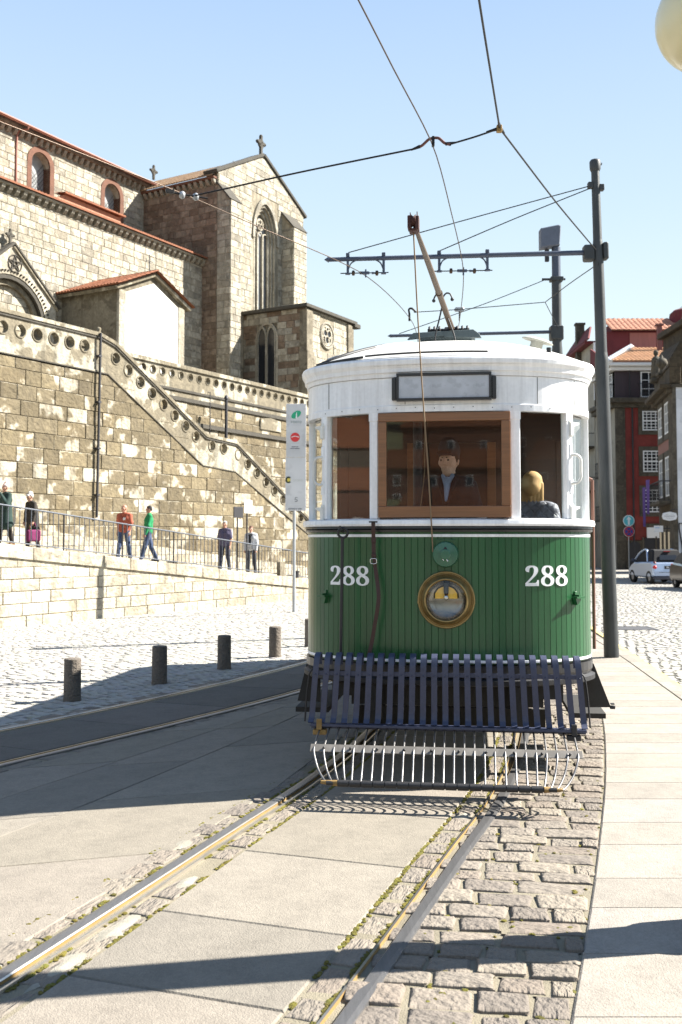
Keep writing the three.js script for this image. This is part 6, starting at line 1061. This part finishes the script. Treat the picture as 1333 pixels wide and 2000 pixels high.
// ================================================================ PEOPLE
// Each surface is the zero level of tapered capsules joined smoothly, meshed on a grid (surface nets).
function netMesh(prims, cell, k = .03) {
  const lo = [1e9, 1e9, 1e9], hi = [-1e9, -1e9, -1e9];
  for (const p of prims) for (const [e, r] of [[p.a, p.ra], [p.b, p.rb]]) for (let i = 0; i < 3; i++) { lo[i] = Math.min(lo[i], e[i] - r - cell * 3); hi[i] = Math.max(hi[i], e[i] + r + cell * 3); }
  const n = [0, 1, 2].map((i) => Math.ceil((hi[i] - lo[i]) / cell) + 1), F = new Float32Array(n[0] * n[1] * n[2]).fill(1);
  const id = (x, y, z) => x + n[0] * (y + n[1] * z);
  for (const p of prims) {
    const dx = p.b[0] - p.a[0], dy = p.b[1] - p.a[1], dz = p.b[2] - p.a[2], dd = dx * dx + dy * dy + dz * dz || 1e-9, R0 = Math.max(p.ra, p.rb) + k * 2 + cell * 2, sz = p.sz || 1;
    const b0 = [0, 1, 2].map((i) => Math.max(0, Math.floor((Math.min(p.a[i], p.b[i]) - R0 - lo[i]) / cell))), b1 = [0, 1, 2].map((i) => Math.min(n[i] - 1, Math.ceil((Math.max(p.a[i], p.b[i]) + R0 - lo[i]) / cell)));
    for (let z = b0[2]; z <= b1[2]; z++) for (let y = b0[1]; y <= b1[1]; y++) for (let x = b0[0]; x <= b1[0]; x++) {
      const px = lo[0] + x * cell - p.a[0], py = lo[1] + y * cell - p.a[1], pz = lo[2] + z * cell - p.a[2];
      const t = clamp((px * dx + py * dy + pz * dz) / dd, 0, 1), qx = px - dx * t, qy = py - dy * t, qz = (pz - dz * t) / sz, d = Math.sqrt(qx * qx + qy * qy + qz * qz) - lerp(p.ra, p.rb, t), o = id(x, y, z);
      const f = F[o], kk = p.k === undefined ? k : p.k, h = Math.max(kk - Math.abs(f - d), 0) / (kk || 1e-6); F[o] = p.cut ? Math.max(f, -d) : Math.min(f, d) - h * h * kk * .25;
    }
  }
  const vid = new Int32Array(F.length).fill(-1), P = [], N = [], I = [];
  const E = [[0, 1], [2, 3], [4, 5], [6, 7], [0, 2], [1, 3], [4, 6], [5, 7], [0, 4], [1, 5], [2, 6], [3, 7]];
  for (let z = 0; z < n[2] - 1; z++) for (let y = 0; y < n[1] - 1; y++) for (let x = 0; x < n[0] - 1; x++) {
    const v = [], c = []; let m = 0; for (let i = 0; i < 8; i++) { const q = [x + (i & 1), y + ((i >> 1) & 1), z + (i >> 2)]; c.push(q); v.push(F[id(...q)]); if (v[i] < 0) m |= 1 << i; }
    if (m === 0 || m === 255) continue;
    let s = [0, 0, 0], cnt = 0; for (const [a, b] of E) if ((v[a] < 0) !== (v[b] < 0)) { const t = v[a] / (v[a] - v[b]); for (let i = 0; i < 3; i++) s[i] += lerp(c[a][i], c[b][i], t); cnt++; }
    vid[id(x, y, z)] = P.length / 3; P.push(...s.map((q, i) => lo[i] + q / cnt * cell));
    const g = [(v[1] + v[3] + v[5] + v[7]) - (v[0] + v[2] + v[4] + v[6]), (v[2] + v[3] + v[6] + v[7]) - (v[0] + v[1] + v[4] + v[5]), (v[4] + v[5] + v[6] + v[7]) - (v[0] + v[1] + v[2] + v[3])], l = Math.hypot(...g) || 1; N.push(g[0] / l, g[1] / l, g[2] / l);
  }
  const quad = (a, b, c, d, flip) => { if (a < 0 || b < 0 || c < 0 || d < 0) return; if (flip) I.push(a, c, b, a, d, c); else I.push(a, b, c, a, c, d); };
  for (let z = 1; z < n[2] - 1; z++) for (let y = 1; y < n[1] - 1; y++) for (let x = 1; x < n[0] - 1; x++) {
    const f = F[id(x, y, z)] < 0;
    if (f !== F[id(x + 1, y, z)] < 0) quad(vid[id(x, y - 1, z - 1)], vid[id(x, y, z - 1)], vid[id(x, y, z)], vid[id(x, y - 1, z)], !f);
    if (f !== F[id(x, y + 1, z)] < 0) quad(vid[id(x - 1, y, z - 1)], vid[id(x - 1, y, z)], vid[id(x, y, z)], vid[id(x, y, z - 1)], !f);
    if (f !== F[id(x, y, z + 1)] < 0) quad(vid[id(x - 1, y - 1, z)], vid[id(x, y - 1, z)], vid[id(x, y, z)], vid[id(x - 1, y, z)], !f);
  }
  const g = new THREE.BufferGeometry(); g.setAttribute('position', new THREE.Float32BufferAttribute(P, 3)); g.setAttribute('normal', new THREE.Float32BufferAttribute(N, 3)); g.setIndex(I); return boxUV(g);
}
const cap = (a, b, ra, rb = ra, o = {}) => ({ a, b, ra, rb, ...o });
const add = (a, b) => [a[0] + b[0], a[1] + b[1], a[2] + b[2]], mul = (a, k) => a.map((x) => x * k);
// a relaxed or closed hand at the wrist w, fingers along d, palm facing p
function handPrims(w, d, p, thumb, curl = .5) {
  const D = V(...d).normalize(), Pm = V(...p), X = D.clone().cross(Pm).normalize(); Pm.copy(X.clone().cross(D)).normalize();
  const at = (f, s, n) => V(...w).addScaledVector(D, f).addScaledVector(X, s).addScaledVector(Pm, n).toArray(), out = [cap(at(-.01, 0, 0), at(.075, 0, 0), .026, .03, { k: .01 }), cap(at(.03, -.018, 0), at(.08, -.024, 0), .016, .014, { k: .01 }), cap(at(.03, .018, 0), at(.08, .022, 0), .016, .014, { k: .01 })];
  [[-.030, .030, .07], [-.010, .036, .078], [.010, .033, .074], [.029, .026, .058]].forEach(([s, l1, l2]) => { const a = at(.085, s, 0), b = at(.085 + l1 * (1 - .2 * curl), s * 1.05, l1 * curl * .5), c = at(.085 + l1 * (1 - .2 * curl) + (l2 - l1) * (1 - .8 * curl), s * 1.05, l1 * curl * .5 + (l2 - l1) * curl); out.push(cap(a, b, .0098, .009, { k: .004 }), cap(b, c, .009, .0075, { k: .004 })); });
  const t = thumb; out.push(cap(at(.02, t * .026, .004), at(.055, t * .052, .014), .013, .0105, { k: .006 }), cap(at(.055, t * .052, .014), at(.085, t * .056, .024), .0105, .0085, { k: .004 }));
  return out;
}
function headPrims(c, yaw, o = {}) {                      // c: centre of the skull, looking along yaw
  const cs = Math.cos(yaw), sn = Math.sin(yaw), f = (x, y, z) => [c[0] + x * cs + z * sn, c[1] + y, c[2] - x * sn + z * cs];
  return { f, skin: [cap(f(0, .035, -.012), f(0, .0, -.018), .083, .078), cap(f(0, -.015, .02), f(0, -.06, .032), .068, .048), cap(f(0, -.092, .050), f(0, -.096, .046), .027, .03, { k: .03 }), cap(f(-.035, -.02, .045), f(.035, -.02, .045), .035, .035), cap(f(0, .012, .083), f(0, -.026, .098), .0085, .0125, { k: .012 }), cap(f(-.012, -.032, .088), f(.012, -.032, .088), .008, .008, { k: .008 }), cap(f(-.04, .022, .066), f(.04, .022, .066), .012, .012, { k: .02 }), cap(f(-.018, -.060, .078), f(.018, -.060, .078), .0065, .0065, { k: .01 }), cap(f(-.016, -.070, .076), f(.016, -.070, .076), .0065, .0065, { k: .01 }), cap(f(-.082, .0, -.012), f(-.080, -.03, -.010), .012, .009, { k: .008, sz: 1 }), cap(f(.082, .0, -.012), f(.080, -.03, -.010), .012, .009, { k: .008 }), cap(f(-.03, .004, .090), f(-.034, .004, .090), .011, .011, { cut: 1, k: 0 }), cap(f(.03, .004, .090), f(.034, .004, .090), .011, .011, { cut: 1, k: 0 })] };
}
const skinMat = (c) => mat(c, .55, { map: T.speck, rep: 6, bump: T.grain, brep: 12, bs: .0006 }), cloth = (c, r = .9, o = {}) => mat(c, r, { map: T.blotch, rep: 2.5, bump: T.grain, brep: 9, bs: .002, ...o });
function person(o) {
  const g = o.into || thing('person', o.label, 'person', o.pos, o.turn, o.group), S = (o.h || 1.72) / 1.72, k = (p) => p.map((q) => q * S), fine = o.fine || 1;
  const seat = o.seated ? -.45 : 0, J = { pel: [0, .93 + seat, 0], wai: [0, 1.08 + seat, .005], che: [0, 1.27 + seat, .0], nek: [0, 1.46 + seat, -.005], hed: [0, 1.592 + seat, .015] };
  const ln = o.lean || 0; for (const n of ['wai', 'che', 'nek', 'hed']) J[n] = [J[n][0], J[n][1], J[n][2] + (J[n][1] - J.pel[1]) * ln];
  const legs = o.legs || [[.02, .0], [-.02, .0]], arms = o.arms || [[.05, -.25, .02], [.05, -.25, .02]];
  const sk = [], sh = o.wide || 1, B = {};
  [-1, 1].forEach((s, i) => {
    const hip = [s * .095, J.pel[1] - .02, 0], [st, bend] = legs[i];
    const knee = o.seated ? [s * .11, hip[1] - .02, .42] : [s * .10, hip[1] - .42, st * .6 + bend * .4], ank = o.seated ? [s * .11, hip[1] - .44, .40] : [s * .095, hip[1] - .83 + Math.abs(st) * .06 + bend * .3, st * 1.25 - bend * .5], toe = add(ank, [s * .03, -.045, .15]);
    const shd = [s * .172 * sh, J.nek[1] - .078, J.nek[2] - .005], A = arms[i], elb = add(shd, [s * A[0], -.27, A[2]]), fwd = A[3] || .04, wri = A[4] ? A[4] : add(elb, [s * -.01 + (A[5] || 0) * s, -.245, fwd]);
    B[s] = { hip, knee, ank, toe, shd, elb, wri };
  });
  const P = (a, b, ra, rb, q) => cap(k(a), k(b), ra * S, rb * S, q);
  const legP = (s, e) => [P(B[s].hip, B[s].knee, .082 + e, .056 + e), P(B[s].knee, B[s].ank, .056 + e, .040 + e * 1.4)], footP = (s, e) => [P(add(B[s].ank, [0, -.03, -.02]), B[s].toe, .040 + e, .032 + e)], armP = (s, e) => [P(B[s].shd, B[s].elb, .052 + e, .041 + e), P(B[s].elb, B[s].wri, .041 + e, .028 + e)];
  const torP = (e) => [P([-.07, J.pel[1], J.pel[2]], [-.07 * sh, J.wai[1], J.wai[2]], .105 + e, .10 * sh + e), P([.07, J.pel[1], 0], [.07 * sh, J.wai[1], J.wai[2]], .105 + e, .10 * sh + e), P([-.075 * sh, J.wai[1], J.wai[2]], [-.095 * sh, J.che[1], J.che[2]], .10 + e, .105 + e), P([.075 * sh, J.wai[1], J.wai[2]], [.095 * sh, J.che[1], J.che[2]], .10 + e, .105 + e), P([-.10 * sh, J.che[1], J.che[2]], [-.10 * sh, J.nek[1] - .075, J.nek[2]], .10 + e, .066 + e), P([.10 * sh, J.che[1], J.che[2]], [.10 * sh, J.nek[1] - .075, J.nek[2]], .10 + e, .066 + e)];
  const hc = k(add(J.hed, [0, 0, 0])), H = headPrims(hc, o.look || 0), neck = [P(add(J.nek, [0, -.06, 0]), add(J.hed, [0, -.06, -.01]), .058, .052)];
  const parts = [netMesh([...torP(-.012), ...legP(-1, -.008), ...legP(1, -.008), ...footP(-1, -.006), ...footP(1, -.006), ...armP(-1, -.006), ...armP(1, -.006), ...neck, P(add(J.hed, [0, .02, -.015]), add(J.hed, [0, -.02, -.01]), .07, .066)], .018 * (o.coarse || 1)), netMesh([...H.skin, ...neck.map((q) => ({ ...q, a: lerpV(q.a, q.b, .55) }))], .0055 * fine, .018)];
  for (const s of [-1, 1]) { const d = V(...B[s].wri).sub(V(...B[s].elb)).normalize().toArray(); parts.push(netMesh(handPrims(k(B[s].wri), d, [-s, 0, .25], s > 0 ? -1 : 1, .55), .0055)); }
  mesh('body', skinMat((o.skin || [.50, .28, .19]).map((q) => q * 1.15)), g, ...parts);
  const eye = mat([.05, .035, .03], .3), wht = mat([.6, .58, .55], .35);
  for (const s of [-1, 1]) { mesh('eye', eye, g, place(new THREE.SphereGeometry(.0115, 10, 8), ...H.f(s * .032, .003, .075))); mesh('eyebrow', mat(o.hair || [.05, .04, .03], .9), g, netMesh([cap(H.f(s * .018, .024, .080), H.f(s * .048, .026, .066), .0062, .0042)], .003, 0)); }
  mesh('lips', mat([.38, .15, .12], .6), g, netMesh([cap(H.f(-.017, -.0645, .0825), H.f(.017, -.0645, .0825), .0035, .0035)], .0022, 0));
  const wear = (name, m, prims, kk = .03, c = .018) => mesh(name, m, g, netMesh(prims, c * (o.coarse || 1), kk));
  if (o.trousers) wear('trousers', o.trousers, [...legP(-1, .014), ...legP(1, .014), P([-.07, J.pel[1], 0], [-.07, J.wai[1] - .04, 0], .113, .106), P([.07, J.pel[1], 0], [.07, J.wai[1] - .04, 0], .113, .106)], .02);
  if (o.shoes) for (const s of [-1, 1]) wear('shoe', o.shoes, [...footP(s, .012), P(add(B[s].ank, [0, .0, 0]), add(B[s].ank, [0, -.03, -.02]), .047, .046)], .02, .014);
  if (o.top) { const q = [...torP(.016)]; for (const s of [-1, 1]) { const el = o.short ? lerpV(B[s].shd, B[s].elb, .85) : null; if (o.short) q.push(P(B[s].shd, el, .068, .066)); else q.push(...armP(s, .017)); } if (o.coat) q.push(P([-.06, J.wai[1], 0], [-.07, o.coat, 0], .13, .17), P([.06, J.wai[1], 0], [.07, o.coat, 0], .13, .17)); q.push(P(add(J.nek, [0, -.06, 0]), add(J.nek, [0, .0, 0]), .07, .064)); wear(o.topName || 'shirt', o.top, q, .035); }
  if (o.hairStyle === 'short') wear('hair', mat(o.hair, .85, { map: T.streak, rep: 9, bump: T.grain, brep: 20, bs: .003 }), [cap(H.f(0, .055, -.022), H.f(0, .01, -.04), .083, .078), cap(H.f(-.055, .03, .0), H.f(-.066, -.01, -.015), .032, .022), cap(H.f(.055, .03, .0), H.f(.066, -.01, -.015), .032, .022), cap(H.f(-.03, .083, .045), H.f(.03, .083, .045), .026, .026)], .02, .008);
  if (o.hairStyle === 'long') wear('hair', mat(o.hair, .75, { map: T.streak, rep: 9, bump: T.streak, brep: 20, bs: .004 }), [cap(H.f(0, .05, -.028), H.f(0, -.0, -.05), .088, .084), ...[-.075, -.05, -.025, 0, .025, .05, .075].flatMap((x, i) => [cap(H.f(x, .02, -.06 + Math.abs(x) * .5), H.f(x * 1.15, -.12 - (i % 3) * .03, -.075 + Math.abs(x) * .6), .026, .016, { k: .006 })]), cap(H.f(-.035, .085, .04), H.f(.035, .085, .04), .028, .028)], .02, .008);
  if (o.hat) o.hat(g, H, wear);
  if (o.extra) o.extra(g, H, B, J, wear, k);
  return g;
}
function lerpV(a, b, t) { return a.map((x, i) => lerp(x, b[i], t)); }
const jeans = cloth([.055, .085, .17]), darkJeans = cloth([.035, .04, .07]), blackShoe = cloth([.02, .018, .017], .6);
const onRamp = (s, q = -22.1) => L(s, rampY(s) - .022, q);
const pg = 'pedestrians walking on the ramp';
person({ label: 'person in dark green coat and pale knitted hat, hand raised to mouth', pos: onRamp(19.3), turn: -.75, h: 1.80, group: pg, top: cloth([.018, .045, .038]), topName: 'coat', coat: .62, trousers: cloth([.03, .02, .016]), shoes: cloth([.15, .075, .03]), hair: [.2, .12, .06], arms: [[.04, -.25, .03], [.08, -.25, .10, .1, [.05, 1.43, .20]]], skin: [.52, .29, .20], legs: [[.12, .03], [-.12, .03]],
  hat: (g, H, wear) => wear('knitted_hat', cloth([.72, .52, .47]), [cap(H.f(0, .05, -.015), H.f(0, .105, -.03), .098, .07), cap(H.f(0, .165, -.035), H.f(0, .17, -.035), .03, .028)], .02, .012),
  extra: (g, H, B, J, wear, k) => { for (const s of [-1, 1]) wear('boot', cloth([.16, .08, .03], .6), [cap(k(lerpV(B[s].knee, B[s].ank, .2)), k(B[s].ank), .068, .055), cap(k(B[s].ank), k(B[s].toe), .055, .045)]); } });
person({ label: 'stooping person in long dark coat and white cap with magenta bag', pos: onRamp(20.3), turn: -.7, h: 1.66, lean: .16, group: pg, top: cloth([.035, .028, .022]), topName: 'coat', coat: .55, trousers: cloth([.025, .022, .022]), shoes: blackShoe, hair: [.3, .26, .22], hairStyle: 'short', legs: [[.10, .02], [-.10, .02]],
  hat: (g, H, wear) => wear('cap', cloth([.70, .68, .66]), [cap(H.f(0, .055, -.015), H.f(0, .085, -.02), .094, .075), cap(H.f(-.04, .035, .085), H.f(.04, .035, .085), .03, .03)], .02, .012),
  extra: (g, H, B, J, wear, k) => { const w = k(B[1].wri); mesh('bag', cloth([.17, .015, .085]), g, place(new RoundedBoxGeometry(.16, .34, .44, 3, .06), w[0] + .02, w[1] - .42, w[2])); mesh('bag_handle', cloth([.17, .015, .085]), g, tube([V(w[0], w[1] - .26, w[2] + .14), V(w[0], w[1] - .06, w[2] + .04), V(w[0], w[1] - .05, w[2] - .04), V(w[0], w[1] - .26, w[2] - .14)], .012, 6)); mesh('scarf', cloth([.42, .30, .06]), g, tube([V(w[0] - .02, w[1] - .1, w[2] + .06), V(w[0], w[1] - .25, w[2] + .1), V(w[0] + .03, w[1] - .4, w[2] + .12)], .03, 6)); } });
person({ label: 'balding person in orange red shirt and blue jeans walking', pos: onRamp(24.1), turn: -.35, h: 1.80, wide: 1.14, group: pg, top: cloth([.42, .10, .055]), short: true, trousers: jeans, shoes: blackShoe, hair: [.45, .42, .40], skin: [.50, .25, .17], legs: [[.16, .02], [-.16, .04]], arms: [[.06, -.25, -.04, .03], [.08, -.25, .05, .06]], look: -.3,
  extra: (g, H, B, J, wear, k) => mesh('paper_badge', M.signWhite, g, bx(.04, .12, 1.29, 1.37, .13, .14)) });
person({ label: 'dark haired person in bright green sweater and jeans mid-stride', pos: onRamp(25.25), turn: -1.25, h: 1.92, group: pg, top: cloth([.012, .25, .09]), topName: 'sweater', trousers: jeans, shoes: blackShoe, hair: [.012, .01, .01], hairStyle: 'short', skin: [.40, .21, .14], legs: [[-.20, .05], [.18, .0]], arms: [[.04, -.25, -.06, .05], [.05, -.25, .06, .08]], lean: -.04 });
person({ label: 'grey haired person in dark checked shirt and dark jeans', pos: onRamp(29.45), turn: -.30, h: 1.88, group: pg, top: mat([.13, .13, .20], .9, { map: tex(64, 64, (u, v) => { const a = Math.sin(u * 25.13) > .55, b = Math.sin(v * 25.13) > .55; return a && b ? [1, 1, 1] : a || b ? [.75, .6, .62] : [.3, .3, .42]; }), rep: 5 }), short: true, trousers: darkJeans, shoes: blackShoe, hair: [.40, .39, .38], hairStyle: 'short', skin: [.44, .23, .16], legs: [[.12, .02], [-.12, .04]], look: .2 });
person({ label: 'person in short white jacket, black scarf and dark trousers', pos: onRamp(31.1), turn: -.30, h: 1.88, group: pg, top: cloth([.66, .67, .70]), topName: 'jacket', trousers: cloth([.04, .04, .055]), shoes: blackShoe, hair: [.13, .07, .045], hairStyle: 'short', skin: [.52, .28, .20], legs: [[.02, .0], [-.14, .04]], look: .1,
  extra: (g, H, B, J, wear, k) => { wear('scarf', cloth([.015, .014, .016]), [cap([-.03, 1.50, .05], [.03, 1.50, .05], .062, .062), cap([0, 1.47, .09], [0, 1.18, .145], .05, .045)], .02, .014); wear('hood', cloth([.60, .52, .36]), [cap([-.07, 1.48, -.07], [.07, 1.48, -.07], .05, .05)], .02, .014); } });
// ---- driver and passenger, standing and sitting in the tram
const inTram = (x, y, z) => { const a = -7.4 * Math.PI / 180; return [.795 + x * Math.cos(a) + z * Math.sin(a), y, -7.65 - x * Math.sin(a) + z * Math.cos(a)]; };
person({ label: 'tram driver in dark jacket, pale blue shirt and peaked cap behind windscreen', pos: inTram(.02, .947, -.80), turn: -.30, h: 1.70, fine: .8, top: cloth([.022, .02, .024]), topName: 'jacket', trousers: cloth([.02, .02, .028]), shoes: blackShoe, hair: [.035, .02, .012], hairStyle: 'short', skin: [.66, .42, .32], look: -.25, arms: [[.10, -.25, .12, .2], [.10, -.25, .12, .2]],
  hat: (g, H, wear) => { wear('peaked_cap', cloth([.016, .018, .026], .8), [cap(H.f(0, .078, -.012), H.f(0, .085, -.012), .094, .094), cap(H.f(0, .12, -.005), H.f(0, .123, -.005), .085, .085), cap(H.f(-.035, .058, .118), H.f(.035, .058, .118), .012, .012), cap(H.f(-.06, .062, .09), H.f(.06, .062, .09), .015, .015)], .014, .008); },
  extra: (g, H, B, J, wear, k) => { wear('shirt', cloth([.36, .48, .72]), [cap(k([0, 1.42, .075]), k([0, 1.25, .130]), .034, .014), cap(k([-.04, 1.465, .055]), k([-.02, 1.40, .10]), .018, .014), cap(k([.04, 1.465, .055]), k([.02, 1.40, .10]), .018, .014)], .01, .008); wear('lapel', cloth([.02, .018, .022]), [cap(k([-.075, 1.43, .07]), k([-.015, 1.22, .135]), .02, .014), cap(k([.075, 1.43, .07]), k([.015, 1.22, .135]), .02, .014)], .008, .008); } });
person({ label: 'seated passenger with blond hair and quilted grey jacket, back turned, behind right window', pos: inTram(.74, 1.20, -1.15), turn: Math.PI - .5, h: 1.68, seated: true, top: mat([.24, .25, .30], .6, { map: T.blotch, rep: 2, bump: tex(64, 64, (u, v) => { const a = Math.abs(Math.sin((u + v) * 6.2832)), b = Math.abs(Math.sin((u - v) * 6.2832)); return Math.pow(Math.min(a, b), .4); }), brep: 6, bs: .012 }), topName: 'jacket', trousers: darkJeans, shoes: blackShoe, hair: [.48, .30, .12], hairStyle: 'long', skin: [.54, .31, .23] });
mesh('tip_up_seat', M.varnish, tram, bx(.45, 1.05, 1.55, 1.60, -1.4, -.95, .01), bx(.5, .56, .95, 1.55, -1.35, -1.29), bx(.94, 1.0, .95, 1.55, -1.35, -1.29));

// ================================================================ BEHIND THE VIEWER: what the tram's windows mirror
{
  const hill = structure('hill', mat([.10, .11, .05], 1, { map: T.blotch, rep: .1 }), (() => { const P = [], I = [], n = 30, m = 16; for (let i = 0; i <= n; i++) for (let j = 0; j <= m; j++) { const a = lerp(-1.5, 1.5, i / n), r = lerp(90, 230, j / m); P.push(Math.sin(a) * r, -.6 + 34 * clamp((r - 98) / 110, 0, 1), Math.cos(a) * r); } for (let i = 0; i < n; i++) for (let j = 0; j < m; j++) { const k = i * (m + 1) + j; I.push(k, k + m + 2, k + m + 1, k, k + 1, k + m + 2); } const g = new THREE.BufferGeometry(); g.setAttribute('position', new THREE.Float32BufferAttribute(P, 3)); g.setIndex(I.reverse()); g.computeVertexNormals(); return g; })());
  const walls = [[.14, .055, .03], [.20, .14, .085], [.11, .04, .026], [.24, .17, .10], [.08, .065, .05], [.34, .30, .22]], names = ['ochre', 'tan', 'brick red', 'sandy', 'grey brown', 'cream'];
  let k = 0; const ORD = ['first', 'second', 'third', 'fourth', 'fifth', 'sixth', 'seventh', 'eighth', 'ninth', 'tenth'];
  for (const [r, n, y0] of [[104, 10, .0], [124, 10, 6.5], [146, 10, 13.5], [170, 10, 21]]) for (let i = 0; i < n; i++) {
    const a = lerp(-1.4, 1.4, (i + .5) / n) + rr(-.03, .03), w = rr(15, 24), h = rr(5.5, 8.5), c = k % 6, row = r < 110 ? 'lowest' : r < 130 ? 'second' : r < 150 ? 'third' : 'highest';
    const t = thing('hillside_house', `${names[c]} tiled house on the hill, ${ORD[i]} from the left in the ${row} row`, 'house', [Math.sin(a) * r, y0 - .6, Math.cos(a) * r], a + Math.PI, 'houses mirrored in the tram windows');
    mesh('walls', mat(walls[c], .9, { map: T.blotch, rep: .3 }), t, bx(-w / 2, w / 2, 0, h, -7, 0)); mesh('roof', M.tile, t, place(poly([[-w / 2 - .5, h], [w / 2 + .5, h], [w / 2 - 1.4, h + 2.6], [-w / 2 + 1.4, h + 2.6]], 7.6), 0, 0, .4));
    for (let f = 0; f < 2; f++) for (let q = 0; q < 4; q++) { const x = -w / 2 + (q + .5) * w / 4, y = .9 + f * 2.6; const g = new THREE.Group(); g.name = 'window'; t.add(g); mesh('frame', M.frame, g, bx(x - .5, x + .5, y, y + 1.5, .0, .04)); mesh('pane', M.darkGlass, g, bx(x - .4, x + .4, y + .1, y + 1.4, .041, .05)); }
    k++;
  }
  const tr = thing('bare_tree', 'leafless tree behind the viewer with long thin branches', 'tree', [-11, 0, 5.5]), geos = [], tip = [];
  const grow = (p, d, l, r, n) => { const e = p.clone().addScaledVector(d, l); (n > 3 ? geos : tip).push(bar(p, e, r, r * .72, n > 3 ? 8 : 4)); if (n === 0) return; const m = n > 4 ? 3 : 2; for (let i = 0; i < m + (R() > .5 ? 1 : 0); i++) grow(e.clone(), d.clone().add(V(rr(-.55, .55), rr(-.2, .4), rr(-.55, .55))).normalize(), l * rr(.66, .86), r * .66, n - 1); };
  grow(V(0, 0, 0), V(.05, 1, 0), 2.2, .17, 6); const bark = mat([.12, .085, .055], .95, { map: T.streak, rep: 1 }); mesh('trunk', bark, tr, ...geos); mesh('crown', bark, tr, ...tip);
}

renderer.render(scene, camera);
